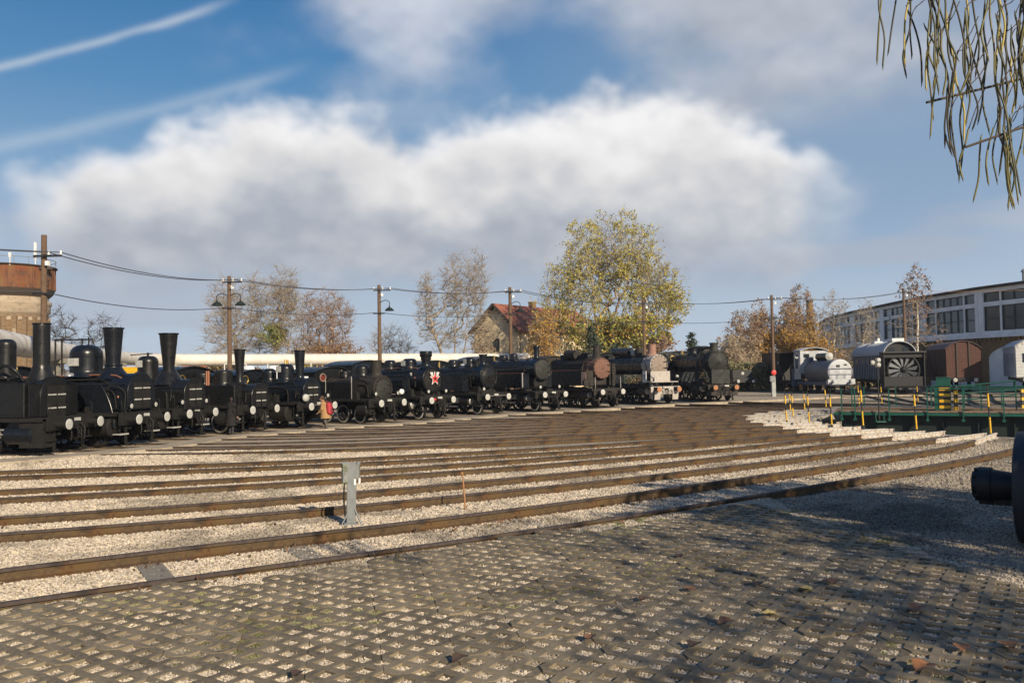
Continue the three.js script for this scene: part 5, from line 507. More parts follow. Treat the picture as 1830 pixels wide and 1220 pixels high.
// ------------------------------------------------------------------ the long heating pipe
{
  const pts = [[-20.5, 4.9, 26], [-22.6, 4.85, 33], [-25.03, 4.65, 41], [-28.3, 4.5, 52], [-32.5, 4.5, 66], [-35.0, 4.52, 76], [-35.2, 4.52, 82], [-33.2, 4.5, 86], [-29, 4.46, 88], [-19.35, 4.37, 91], [-8, 4.3, 94.5], [-1, 4.2, 96.5], [6, 4.2, 98]], c = new THREE.CatmullRomCurve3(pts.map(([x, y, z]) => new THREE.Vector3(x, y, -z)), false, 'centripetal');
  const P = thing('heating_pipe', 'long pale insulated pipe carried high across the yard behind the engines', 'pipe'), n = 46;
  for (let k = 0; k < n; k++) { const q = []; for (let i = 0; i <= 4; i++) q.push(c.getPointAt((k + i / 4) / n)); const g = new THREE.TubeGeometry(new THREE.CatmullRomCurve3(q), 4, 0.6, 24), b = new B().add(g); const a = q[0], t = c.getTangentAt(k / n); b.cyl(a.clone().addScaledVector(t, -0.08).toArray(), a.clone().addScaledVector(t, 0.08).toArray(), 0.625, 0.625, 24, true); b.mesh('pipe_section', M.pipe, P); if (k % 5 === 2) new B().box(0.4, a.y - 0.5, 0.4, a.x, (a.y - 0.5) / 2, a.z).box(1.1, 0.3, 0.7, a.x, a.y - 0.6, a.z).mesh('pipe_support', M.conc, P); }
}
// ------------------------------------------------------------------ water tower, house, far chimneys
{
  const t = thing('water_tower', 'brick water tower with rusty iron tank and antennas at the left edge', 'water tower', [-66, 0, 110]), R = 5.3;
  new B().cyl([0, 0, 0], [0, 11.6, 0], R * 0.86, R * 0.84, 48).mesh('brick_shaft', M.towerbrick, t); new B().lathe([[R * 0.84, 11.2], [R * 0.9, 11.5], [R * 0.9, 12.4], [R * 0.93, 12.5], [R * 0.93, 12.9], [R * 0.86, 13.0], [R * 0.86, 13.6]], 0, 0, 0, 48).mesh('stone_cornice', M.stone, t);
  new B().lathe([[R * 0.85, 13.4], [R * 0.95, 13.9], [R, 14.5]], 0, 0, 0, 48).mesh('tank_base', M.fascia, t); new B().cyl([0, 14.5, 0], [0, 17.4, 0], R, R, 64).mesh('iron_tank', M.tankrust, t); new B().lathe([[R + 0.05, 17.3], [R + 0.3, 17.4], [R + 0.3, 17.5], [R, 17.55], [0.01, 18.0]], 0, 0, 0, 48).mesh('tank_roof', M.fascia, t);
  for (let k = 0; k < 24; k++) { const a = k / 24 * 2 * Math.PI; new B().box(0.12, 2.9, 0.1, Math.cos(a) * (R + 0.03), 15.95, Math.sin(a) * (R + 0.03), 0, -a, 0).mesh('tank_strake', M.tankrust, t); new B().box(0.7, 10.4, 0.35, Math.cos(a) * R * 0.86, 5.6, Math.sin(a) * R * 0.86, 0, -a + Math.PI / 2, 0).mesh('pilaster', M.brick, t); new B().box(0.45, 0.45, 0.2, Math.cos(a) * R * 0.885, 10.6, Math.sin(a) * R * 0.885, 0, -a + Math.PI / 2, 0).mesh('stone_block', M.stone, t); if (k % 2) new B().box(0.42, 1.3, 0.14, Math.cos(a + 0.131) * R * 0.855, 8.6, Math.sin(a + 0.131) * R * 0.855, 0, -a - 0.131 + Math.PI / 2, 0).mesh('slit_window', M.stone, t); }
  const rl = new B().torus(R + 0.1, 0.04, 0, 18.4, 0, 'y', 48); for (let k = 0; k < 20; k++) { const a = k / 20 * 2 * Math.PI; rl.cyl([Math.cos(a) * (R + 0.1), 17.4, Math.sin(a) * (R + 0.1)], [Math.cos(a) * (R + 0.1), 18.4, Math.sin(a) * (R + 0.1)], 0.03, 0.03, 5); } rl.mesh('roof_railing', M.galv, t);
  for (const [x, y, z, h] of [[0.4, 19.2, 5.2, 0.9], [0.9, 19.2, 5.2, 0.9], [4.7, 19.3, 2.3, 2.2], [5.3, 19.4, 1.6, 2.4], [2.8, 18.5, 4.6, 0.6], [-2.6, 18.6, 4.7, 0.9]]) new B().box(0.28, h, 0.2, x, y, z).cyl([x, 17.2, z], [x, y, z], 0.06, 0.06, 6).mesh('antenna', M.white, t); new B().cyl([5.4, 17.0, 1.2], [5.4, 17.3, 1.2], 0.9, 0.8, 16).mesh('antenna_platform', M.fascia, t); new B().torus(0.5, 0.04, R + 0.3, 15.8, 1.4, 'z', 16).torus(0.4, 0.04, R + 0.3, 15.2, 1.4, 'z', 16).mesh('cable_coil', M.blackpost, t);
}
{
  const h = thing('house', 'cream plastered house with red tiled gable roof behind the engines', 'house', [0.95, 0, 105], 144.5);   // +x: along the gable wall to its far corner, -z: along the side wall
  const W = 7.0, D = 19, E = 8.0, A = 11.2; const gable = poly([[0, 0], [W, 0], [W, E], [W / 2, A - 0.25], [0, E]], [[[2.9, 5.2], [4.1, 5.2], [4.1, 6.9], [2.9, 6.9]], [[1.2, 1.6], [2.4, 1.6], [2.4, 3.4], [1.2, 3.4]], [[4.6, 1.6], [5.8, 1.6], [5.8, 3.4], [4.6, 3.4]]]);
  const hw = new B(); hw.extrude(gable, 0.3, Mt(0, 0, -0.3 + 0)); hw.box(0.3, E, D - 0.6, 0.15, E / 2, D > 0 ? D / 2 : 0).box(0.3, E, D - 0.6, W - 0.15, E / 2, D / 2).extrude(poly([[0, 0], [W, 0], [W, E], [W / 2, A - 0.25], [0, E]]), 0.3, Mt(0, 0, D - 0.3)); const wall = hw.mesh('wall', M.cream, h); 
  for (const [x, y, w, hh] of [[3.5, 6.05, 1.2, 1.7], [1.8, 2.5, 1.2, 1.8], [5.2, 2.5, 1.2, 1.8]]) { const f = new B().box(w, 0.08, 0.08, x, y + hh / 2, -0.16).box(w, 0.08, 0.08, x, y - hh / 2, -0.16).box(0.08, hh, 0.08, x - w / 2, y, -0.16).box(0.08, hh, 0.08, x + w / 2, y, -0.16).box(0.06, hh, 0.06, x, y, -0.16).mesh('window', M.fascia, h); new B().box(w, hh, 0.03, x, y, -0.1).mesh('pane', M.pane, f); }
  const sl = Math.atan2(A - E, W / 2), len = Math.hypot(A - E, W / 2) + 0.7; for (const s of [1, -1]) { const cx = W / 2 + s * (W / 4 + 0.26), cy = (A + E) / 2 - 0.1; const r = new B().box(len, 0.16, D + 1.4, cx, cy, D / 2 - 0.15, 0, 0, -s * sl).mesh('roof_slope', M.roof, h); new B().box(len, 0.28, 0.08, cx, cy - 0.05, -0.9, 0, 0, -s * sl).mesh('barge_board', M.fascia, r); for (let k = 0; k < 9; k++) new B().box(0.16, 0.14, 0.6, W / 2 + s * (0.5 + k * 0.42), A - 0.3 - (0.5 + k * 0.42) * Math.tan(sl), -0.55).mesh('rafter_end', M.fascia, r); }
  new B().cyl([W / 2, A + 0.05, -0.8], [W / 2, A + 0.05, D + 0.4], 0.14, 0.14, 8).mesh('ridge', M.roof, h); const ch = new B().box(0.7, 1.6, 0.9, W / 2 + 0.9, A + 0.1, 9.5).mesh('chimney', M.brickyellow, h); new B().box(0.85, 0.15, 1.05, W / 2 + 0.9, A + 0.95, 9.5).mesh('chimney_cap', M.stone, ch); new B().torus(0.35, 0.1, 2.1, 8.5, -0.05, 'z', 16).mesh('round_vent', M.fascia, h);
  let q = 0; for (const [X, Z, y, label] of [[-50.5, 130, 5.4, 'small orange brick chimney stack on the left above the pale pipe'], [-48.6, 132, 4.9, 'small orange brick chimney stack on the right above the pale pipe']]) { const f = thing('roof_chimney', label, 'chimney', [X, 0, Z], 20 * q++, 'chimney stacks showing above the pipe'); new B().box(1.1, y, 1.1, 0, y / 2, 0).mesh('stack', M.orange, f); new B().box(1.4, 0.25, 1.4, 0, y + 0.1, 0).mesh('cap', M.stone, f); new B().cyl([0.2, y + 0.2, 0], [0.2, y + 0.7, 0], 0.15, 0.12, 8).mesh('pot', M.fascia, f); }
  const c = thing('factory_chimney', 'tall slim brown factory chimney rising behind the birches', 'chimney', [46.3, 0, 130]); new B().cyl([0, 0, 0], [0, 12.6, 0], 0.62, 0.5, 20).mesh('shaft', M.brickyellow, c); new B().cyl([0, 12.6, 0], [0, 12.9, 0], 0.56, 0.56, 20).mesh('rim', M.fascia, c);
  const sh = thing('brick_shed', 'low brown brick shed under the pipe behind the funnel engines', 'shed', [-24.5, 0, 66], 4); new B().box(16, 3.0, 4, -1, 1.5, 0).mesh('wall', M.brickbrown, sh); new B().box(16.4, 0.15, 4.6, -1, 3.06, 0, 0.04, 0, 0).mesh('roof', M.fascia, sh);
}
// ------------------------------------------------------------------ the curved round house
{
  const t = thing('round_house', 'curved two storey round house with white upper windows above brick arches', 'building'), pts = [[65.5, 178], [58.83, 155], [56.06, 137], [54.99, 124], [53.76, 109], [54.46, 97.3], [57.2, 84], [62, 71]], Ht = 11.35;
  const bay = new Map();
  for (let i = 1; i < pts.length; i++) {
    const a = pts[i - 1], b = pts[i], L = Math.hypot(b[0] - a[0], b[1] - a[1]), ry = Math.atan2(b[1] - a[1], b[0] - a[0]);
    const m = new THREE.Matrix4().makeRotationY(ry).setPosition(a[0], 0, -a[1]);     // local x along the bay (towards the camera), +z outwards to the yard
    const out = 1;   // facade looks towards smaller X
    const put = (bb, name, mt, parent = t) => { const o = bb.mesh(name, mt, parent); if (parent === t) { o.applyMatrix4(m); } return o; };
    const z = (d) => out * d; const pier = L * 0.055;
    for (const x of [pier / 2, L - pier / 2]) put(new B().box(pier, 5.3, 0.5, x, 8.6, 0), 'pier', M.wallwhite);
    put(new B().box(L - 2 * pier, 0.45, 0.4, L / 2, 11.02, 0), 'lintel', M.wallwhite); put(new B().box(L - 2 * pier, 0.5, 0.4, L / 2, 9.45, 0), 'spandrel', M.wallwhite); put(new B().box(L - 2 * pier, 0.35, 0.4, L / 2, 6.2, 0), 'parapet', M.wallwhite);
    put(new B().box(L + 0.1, 0.3, 0.9, L / 2, 5.86, z(0.1)).box(L + 0.1, 0.12, 1.1, L / 2, 5.66, z(0.1)), 'cornice', M.wallwhite); put(new B().box(L + 0.2, 0.22, 1.1, L / 2, 11.42, z(0.15)), 'roof_edge', M.fascia); put(new B().box(L, 0.1, 14, L / 2, 11.5, z(-7)), 'flat_roof', M.fascia);
    const x0 = pier, x1 = L - pier, mull = 0.24, nw = (x1 - x0) * 0.2; const cols = [[x0, x0 + nw], [x0 + nw + mull, x1 - nw - mull], [x1 - nw, x1]];
    for (const x of [x0 + nw + mull / 2, x1 - nw - mull / 2]) put(new B().box(mull, 4.9, 0.36, x, 8.7, z(0.01)), 'window_post', M.wallwhite);
    cols.forEach(([c0, c1], ci) => { for (const [y0, y1] of [[9.7, 10.8], [6.375, 9.2]]) { const w = c1 - c0, cx = (c0 + c1) / 2, f = new B().box(w, 0.09, 0.1, cx, y0 + 0.045, z(0.05)).box(w, 0.09, 0.1, cx, y1 - 0.045, z(0.05)).box(0.09, y1 - y0, 0.1, c0 + 0.045, (y0 + y1) / 2, z(0.05)).box(0.09, y1 - y0, 0.1, c1 - 0.045, (y0 + y1) / 2, z(0.05)); if (ci === 1) for (const q of [0.25, 0.5, 0.75]) f.box(0.08, y1 - y0 - 0.18, 0.08, lerp(c0, c1, q), (y0 + y1) / 2, z(0.05)); if (y0 < 8) f.box(w - 0.18, 0.1, 0.08, cx, 7.8, z(0.05)); const o = put(f, 'window', M.winframe); new B().box(w, y1 - y0, 0.03, cx, (y0 + y1) / 2, z(-0.04)).mesh('pane', M.pane, o); if (y0 < 8 && ci === 1) { const cu = new B(); for (let q = 0; q < 8; q++) cu.box(w / 8 - 0.05, y1 - y0, 0.04, c0 + (q + 0.5) * w / 8, (y0 + y1) / 2, z(-0.35), 0, (q % 2 ? 1 : -1) * 0.35, 0); cu.mesh('curtain', M.curtain, o); } } });
    const r = (L - 2.4) / 2, sh = new THREE.Shape(); sh.moveTo(0, 0); sh.lineTo(L, 0); sh.lineTo(L, 5.6); sh.lineTo(0, 5.6); sh.lineTo(0, 0); const hp = new THREE.Path(); hp.moveTo(L / 2 - r, 0.01); hp.lineTo(L / 2 + r, 0.01); hp.lineTo(L / 2 + r, 3.2); hp.absellipse(L / 2, 3.2, r, 1.7, 0, Math.PI, false); hp.lineTo(L / 2 - r, 0.01); sh.holes.push(hp);
    put(new B().extrude(sh, 0.4, Mt(0, 0, -0.2)), 'brick_arch', M.brickyellow); const inf = poly([[L / 2 - r, 0], [L / 2 + r, 0], [L / 2 + r, 5], [L / 2 - r, 5]], [[[L / 2 - 0.9, 1.0], [L / 2 + 0.9, 1.0], [L / 2 + 0.9, 3.3], [L / 2 - 0.9, 3.3]]]); put(new B().extrude(inf, 0.12, Mt(0, 0, 0.0)), 'white_infill', M.wallwhite); const wn = put(new B().box(1.9, 0.1, 0.1, L / 2, 2.15, 0.0).box(0.1, 2.3, 0.1, L / 2 - 0.3, 2.15, 0).box(0.1, 2.3, 0.1, L / 2 + 0.3, 2.15, 0).box(2.3, 0.3, 0.3, L / 2, 3.5, z(0.12)), 'window', M.winframe); new B().box(1.9, 2.4, 0.03, L / 2, 2.15, 0.05).mesh('pane', M.pane, wn);
    for (let x = 0.25; x < L; x += 0.7) put(new B().box(0.35, 0.35, 0.2, x, 5.42, z(0.28)), 'dentil', M.brickyellow);
    put(new B().cyl([0.1, 0.2, z(0.35)], [0.1, 5.6, z(0.35)], 0.07, 0.07, 8), 'downpipe', M.fascia);
  }
  const p = new B().cyl([0, 0, 0], [0, 1.0, 0], 0.16, 0.16, 12).lathe([[0.26, 0], [0.26, 0.12], [0.05, 0.34]], 0, 1.0, 0, 14).mesh('roof_vent', M.galv, t); p.position.set(54.9, 11.4, -89.5);
}

// ------------------------------------------------------------------ trees: stems grow towards points spread through the crown
class Tris {
  constructor() { this.p = []; this.n = []; this.c = []; }
  prism(a, b, ra, rb, s) { const dx = b[0] - a[0], dy = b[1] - a[1], dz = b[2] - a[2], L = Math.hypot(dx, dy, dz) || 1, d = [dx / L, dy / L, dz / L], r = Math.abs(d[1]) < 0.9 ? [0, 1, 0] : [1, 0, 0]; let u = [d[1] * r[2] - d[2] * r[1], d[2] * r[0] - d[0] * r[2], d[0] * r[1] - d[1] * r[0]]; const ul = Math.hypot(...u); u = u.map((q) => q / ul); const v = [d[1] * u[2] - d[2] * u[1], d[2] * u[0] - d[0] * u[2], d[0] * u[1] - d[1] * u[0]]; const ring = []; for (let k = 0; k <= s; k++) { const t = k / s * 2 * Math.PI, c = Math.cos(t), q = Math.sin(t); ring.push([u[0] * c + v[0] * q, u[1] * c + v[1] * q, u[2] * c + v[2] * q]); } for (let k = 0; k < s; k++) { const n0 = ring[k], n1 = ring[k + 1], P = (o, n, rr) => [o[0] + n[0] * rr, o[1] + n[1] * rr, o[2] + n[2] * rr], A = P(a, n0, ra), Bq = P(a, n1, ra), C = P(b, n0, rb), D = P(b, n1, rb); this.p.push(...A, ...Bq, ...C, ...C, ...Bq, ...D); this.n.push(...n0, ...n1, ...n0, ...n0, ...n1, ...n1); } }
  leaf(x, y, z, s, rnd, c) { const a = rnd() * 6.283, b = rnd() * 2.2 - 1.1, ca = Math.cos(a), sa = Math.sin(a), cb = Math.cos(b), sb = Math.sin(b), u = [ca * cb * s, sb * s, sa * cb * s], t = rnd() * 6.283, w0 = [-sa, 0, ca], w1 = [-ca * sb, cb, -sa * sb], v = [0, 1, 2].map((k) => (w0[k] * Math.cos(t) + w1[k] * Math.sin(t)) * s * 0.62); const n = [u[1] * v[2] - u[2] * v[1], u[2] * v[0] - u[0] * v[2], u[0] * v[1] - u[1] * v[0]], nl = Math.hypot(...n), N = n.map((q) => -q / nl); const A = [x, y, z], Bq = [x + u[0] * 0.5 + v[0] * 0.5, y + u[1] * 0.5 + v[1] * 0.5, z + u[2] * 0.5 + v[2] * 0.5], C = [x + u[0], y + u[1], z + u[2]], D = [x + u[0] * 0.5 - v[0] * 0.5, y + u[1] * 0.5 - v[1] * 0.5, z + u[2] * 0.5 - v[2] * 0.5]; this.p.push(...A, ...Bq, ...C, ...A, ...C, ...D); for (let k = 0; k < 6; k++) { this.n.push(...N); this.c.push(...c); } }
  geo() { const g = new THREE.BufferGeometry(); g.setAttribute('position', new THREE.Float32BufferAttribute(this.p, 3)); g.setAttribute('normal', new THREE.Float32BufferAttribute(this.n, 3)); if (this.c.length) { g.setAttribute('color', new THREE.Float32BufferAttribute(this.c, 3)); g.setAttribute('uv', new THREE.Float32BufferAttribute(new Float32Array(this.p.length / 3 * 2), 2)); return g; } return boxUV(g); }
}
const inBall = (rnd, bias = 0.45) => { const a = rnd() * 6.283, c = rnd() * 2 - 1, s = Math.sqrt(1 - c * c), r = Math.pow(rnd(), bias); return [r * s * Math.cos(a), r * c, r * s * Math.sin(a)]; };
function tree(o) {   // o.env: [[x, y, z, rx, ry, rz, targets]], local metres, z towards the camera
  const rnd = rngOf(o.seed), t = thing(o.name ?? 'bare_tree', o.label, o.cat ?? 'tree', [o.X, 0, o.Z], 0, o.group), N = [], step = o.step ?? 0.7;
  const add = (p, par) => (N.push({ p, par, k: 0, r: 0 }), N.length - 1);
  for (const [bx, bz, tx, ty, tz] of o.stems) { let par = add([bx, -0.05, bz], -1); const n = Math.max(2, Math.round(ty / step)); for (let i = 1; i <= n; i++) { const q = i / n, e = q * q * 0.4 + q * 0.6; par = add([lerp(bx, tx, e) + (rnd() - 0.5) * 0.12, ty * q, lerp(bz, tz, e) + (rnd() - 0.5) * 0.12], par); } }
  const T0 = []; for (const [x, y, z, rx, ry, rz, n, bias] of o.env) for (let i = 0; i < n; i++) { const b = inBall(rnd, bias ?? 0.5); T0.push([x + b[0] * rx, y + b[1] * ry, z + b[2] * rz]); }
  const s0 = o.stems[0]; T0.sort((a, b) => Math.hypot(a[0] - s0[2], (a[1] - s0[3]) * 1.0, a[2] - s0[4]) - Math.hypot(b[0] - s0[2], b[1] - s0[3], b[2] - s0[4]));
  for (const q of T0) { let best = 1e9, bi = 0; for (let i = 0; i < N.length; i++) { const p = N[i].p, dy = q[1] - p[1], d = Math.hypot(q[0] - p[0], dy, q[2] - p[2]) + (o.up ?? 1.0) * Math.max(0, -dy) + (p[1] < (o.clear ?? 1.5) ? 6 : 0) - (o.low ?? 0.25) * Math.max(0, dy); if (d < best) { best = d; bi = i; } } const a = N[bi].p, d = Math.hypot(q[0] - a[0], q[1] - a[1], q[2] - a[2]); if (d < 0.25) continue; const n = Math.max(1, Math.ceil(d / step)); let par = bi; for (let i = 1; i <= n; i++) { const e = i / n, lift = (o.droop ?? -0.1) * d * Math.sin(e * Math.PI); par = add([lerp(a[0], q[0], e) + (rnd() - 0.5) * 0.14 * step, lerp(a[1], q[1], e) - lift + (rnd() - 0.5) * 0.14 * step, lerp(a[2], q[2], e) + (rnd() - 0.5) * 0.14 * step], par); } N[par].tip = 1; }
  const pw = 2.3, tip = o.tip ?? 0.022; for (let i = N.length - 1; i >= 0; i--) { if (!N[i].k) N[i].k = 1; if (N[i].par >= 0) N[N[i].par].k += N[i].k; }
  const tr = new Tris(), tw = new Tris(); const total = N[0].k, maxR = o.trunkR ?? 0.35; for (const n of N) n.r = Math.min(maxR, tip * Math.pow(n.k, 1 / pw));
  for (const n of N) if (n.par >= 0) { const a = N[n.par]; (n.r > 0.09 ? tr : tw).prism(a.p, n.p, Math.min(a.r, n.r * 1.3), n.r, n.r > 0.1 ? 7 : n.r > 0.04 ? 4 : 3); }
  const lf = new Tris(); for (let i = 0; i < N.length; i++) { const n = N[i]; if (n.par < 0 || n.r > tip * 2.6) continue; const kt = n.tip ? (o.twigs ?? 3) : (rnd() < 0.5 ? 1 : 0); for (let k = 0; k < kt; k++) { const L = (o.twigL ?? 0.8) * (0.5 + rnd()), a = rnd() * 6.283, el = (o.twigUp ?? 0.5) + (rnd() - 0.5) * 1.2, e = [n.p[0] + Math.cos(a) * Math.cos(el) * L, n.p[1] + Math.sin(el) * L, n.p[2] + Math.sin(a) * Math.cos(el) * L]; tw.prism(n.p, e, tip * 0.75, tip * 0.35, 3); const lc = o.leaves?.(e, rnd, o); if (lc) for (let q = 0; q < lc.n; q++) { const f = rnd(); lf.leaf(lerp(n.p[0], e[0], f) + (rnd() - 0.5) * lc.sp, lerp(n.p[1], e[1], f) + (rnd() - 0.5) * lc.sp, lerp(n.p[2], e[2], f) + (rnd() - 0.5) * lc.sp, lc.s * (0.6 + 0.8 * rnd()), rnd, lc.c(rnd)); } } }
  if (tr.p.length) partMesh('trunk', tr.geo(), o.bark ?? M.bark, t); if (tw.p.length) partMesh('branches', tw.geo(), o.twigMat ?? o.bark ?? M.bark, t); if (lf.p.length) partMesh('crown', lf.geo(), M.leaf, t); return t;
}
const mixC = (...cs) => (rnd) => { const c = cs[Math.floor(rnd() * cs.length)], f = 0.75 + 0.5 * rnd(); return c.map((q) => q * f); };
const TAN = mixC([0.40, 0.31, 0.21], [0.34, 0.24, 0.15], [0.46, 0.37, 0.26]), BROWN = mixC([0.25, 0.13, 0.07], [0.32, 0.18, 0.10], [0.20, 0.10, 0.055]), GOLD = mixC([0.52, 0.29, 0.035], [0.44, 0.235, 0.035], [0.56, 0.35, 0.05], [0.34, 0.18, 0.04]), YGREEN = mixC([0.42, 0.385, 0.06], [0.48, 0.40, 0.06], [0.33, 0.33, 0.05], [0.55, 0.43, 0.07]), GREEN = mixC([0.13, 0.17, 0.04], [0.2, 0.21, 0.05], [0.27, 0.25, 0.05]), PINE = mixC([0.035, 0.06, 0.03], [0.05, 0.085, 0.035], [0.025, 0.045, 0.03]), MAROON = mixC([0.21, 0.10, 0.06], [0.15, 0.075, 0.05], [0.3, 0.16, 0.08]);
const bareG = 'leafless trees along the back of the yard', birchG = 'birches with the last autumn leaves';
tree({ seed: 1, X: -51.7, Z: 100, label: 'dark leafless tree with spreading limbs right of the water tower', group: bareG, stems: [[-0.8, 0, -2.2, 5, 0], [0.6, 0, 2.6, 5, 0]], env: [[-2.2, 8, 0, 2.6, 3.2, 2.6, 130], [2.9, 7.6, 0, 2.2, 3.0, 2.4, 110], [0, 4.5, 0, 5.0, 1.6, 3, 90]], bark: M.barkdark, tip: 0.024, twigs: 5, twigL: 0.9 });
tree({ seed: 2, X: -30.5, Z: 97, label: 'tall pale leafless tree behind the pole with two lamps', group: bareG, stems: [[-0.6, 0, -1.8, 8, 0], [0.8, 0, 1.6, 8, 0.3]], env: [[-2.6, 9, 0, 2.4, 5.4, 2.6, 300], [0.6, 9.5, 0, 2.0, 5.6, 2.2, 240], [-1, 6, 0, 5, 3, 3, 120]], bark: M.bark, tip: 0.02, twigs: 7, twigL: 1.0, up: 2, leaves: (e, r) => r() < 0.2 ? { n: 2, s: 0.15, sp: 0.4, c: TAN } : null });
tree({ seed: 3, X: -27.0, Z: 96, label: 'tall pale leafless tree with a green clump in its fork', group: bareG, stems: [[0.2, 0, -0.4, 9, 0], [0.6, 0, 2.0, 9, 0]], env: [[0.4, 10.5, 0, 2.2, 4.8, 2.2, 260], [1.6, 11, 0, 1.6, 4.0, 2, 160], [0.4, 6, 0, 4, 2.6, 3, 100]], bark: M.bark, tip: 0.02, twigs: 7, twigL: 1.0, up: 2, leaves: (e, r) => r() < 0.2 ? { n: 2, s: 0.15, sp: 0.4, c: TAN } : Math.hypot(e[0] + 0.4, e[1] - 7.6) < 1.0 ? { n: 16, s: 0.25, sp: 0.5, c: GREEN } : null });
tree({ seed: 4, X: -23.3, Z: 104, label: 'rounded reddish brown tree with dense twigs, shaped like a globe', group: bareG, stems: [[0, 0, -0.3, 5.5, 0], [0.3, 0, 0.9, 5.5, 0], [-0.3, 0, -1.3, 5, 0.4]], env: [[0, 9.0, 0, 3.6, 4.4, 3.6, 430, 0.36], [0, 5.2, 0, 4.8, 2.6, 4.2, 230]], bark: M.barkbrown, tip: 0.022, twigs: 8, twigL: 0.9, up: 1.6, low: 0.4, leaves: (e, r) => r() < (e[1] < 6.5 ? 0.7 : 0.1) ? { n: e[1] < 6.5 ? 4 : 1, s: 0.24, sp: 0.5, c: r() < 0.6 ? BROWN : mixC([0.42, 0.3, 0.12], [0.34, 0.2, 0.09]) } : null });
tree({ seed: 5, X: -15.6, Z: 108, label: 'low leafless bush like tree left of the single lamp pole', group: bareG, stems: [[0, 0, -0.6, 3, 0], [0.4, 0, 1.1, 3, 0], [-0.5, 0, -1.6, 3, 0]], env: [[-0.3, 6.2, 0, 2.6, 3.2, 2.4, 210], [1.9, 5.2, 0, 1.6, 2.6, 2, 80]], bark: M.bark, tip: 0.02, twigs: 5, twigL: 0.85, up: 1.8 });
tree({ seed: 6, X: -6.9, Z: 99, label: 'tall leafless tree with three fanned stems left of the red roofed house', group: bareG, stems: [[0, 0, -2.6, 8, 0], [0.2, 0, 0.1, 9, 0.2], [0.4, 0, 2.0, 8.5, 0]], env: [[-3.0, 10.4, 0, 1.4, 4.4, 1.8, 180], [0.2, 12.0, 0, 1.7, 5.2, 2.0, 230], [2.7, 12.2, 0, 1.7, 5.2, 2.0, 230], [0.2, 7.0, 0, 4.4, 2.6, 3, 120], [4.0, 7.6, 0, 1.6, 2.2, 2, 50]], bark: M.bark, tip: 0.02, twigs: 7, twigL: 0.95, up: 2.2, leaves: (e, r) => r() < 0.25 ? { n: 1, s: 0.18, sp: 0.3, c: TAN } : null });
tree({ seed: 7, X: 11.4, Z: 98, name: 'autumn_tree', label: 'large spreading yellow green tree right of the red roofed house', stems: [[-0.5, 0, -2.4, 7, 0], [0, 0, 0.0, 8, 0.3], [0.5, 0, 2.4, 7, 0], [0.2, 0, 1.2, 8, -0.6]], env: [[-3.2, 13.6, 0.5, 2.3, 7.2, 2.6, 300], [-0.6, 14.8, -0.5, 2.1, 7.0, 2.6, 300], [2.1, 14.4, 0.6, 2.2, 7.2, 2.6, 300], [4.6, 13.4, 0, 2.1, 6.4, 2.6, 260], [-5.8, 11.2, 0, 2.4, 4.6, 2.4, 170], [6.6, 11.6, 0, 2.1, 4.4, 2.4, 160], [-7.4, 9.6, 0, 1.6, 2.2, 1.6, 50], [7.8, 10.2, 0, 1.5, 2.2, 1.6, 50], [0.9, 6.6, 1.0, 7.0, 4.0, 4.0, 520]], bark: M.barkbrown, twigMat: M.bark, tip: 0.024, twigs: 4, twigL: 0.85, up: 2.4, low: 0.5, step: 0.9, leaves: (e, r) => { const g = noise3(e[0] * 0.55 + 9, e[1] * 0.45, e[2] * 0.5); return e[1] < 8.8 ? { n: 7, s: 0.33, sp: 0.8, c: e[1] < 6.2 ? (e[0] > 3.2 ? BROWN : r() < 0.7 ? GREEN : YGREEN) : r() < 0.4 ? GREEN : r() < 0.7 ? YGREEN : GOLD } : r() < (g > 0.42 ? 1 : 0.55) ? { n: g > 0.42 ? 5 : 2, s: 0.23, sp: 0.45, c: YGREEN } : null; } });
tree({ seed: 8, X: 3.3, Z: 91, name: 'golden_birch', label: 'small golden weeping birch in front of the red roofed house', group: birchG, stems: [[0, 0, -0.2, 8, 0]], env: [[0.1, 6.0, 0, 1.7, 3.7, 1.7, 260], [0.2, 3, 0, 1.9, 2.6, 1.7, 120]], bark: M.barkbirch, twigMat: M.bark, tip: 0.016, twigs: 4, twigL: 0.8, twigUp: -0.8, trunkR: 0.14, leaves: (e, r) => r() < 0.92 ? { n: 7, s: 0.2, sp: 0.4, c: r() < 0.85 ? GOLD : TAN } : null });
tree({ seed: 9, X: -1.9, Z: 100, name: 'creeper_bush', cat: 'bush', label: 'brown leaved climbing bush in front of the cream gable wall', stems: [[0, 0, -0.3, 4, -0.5], [0.4, 0, 1.1, 4, -0.8], [-0.5, 0, -1.8, 4, -0.6]], env: [[-1.9, 5.2, -0.8, 1.3, 3.2, 1.0, 90], [-0.2, 3.0, 0, 3.4, 1.7, 1.6, 150]], bark: M.barkbrown, tip: 0.018, twigs: 4, twigL: 0.7, leaves: (e, r) => r() < 0.75 ? { n: 3, s: 0.22, sp: 0.4, c: r() < 0.5 ? TAN : mixC([0.4, 0.28, 0.16], [0.3, 0.18, 0.11]) } : null });
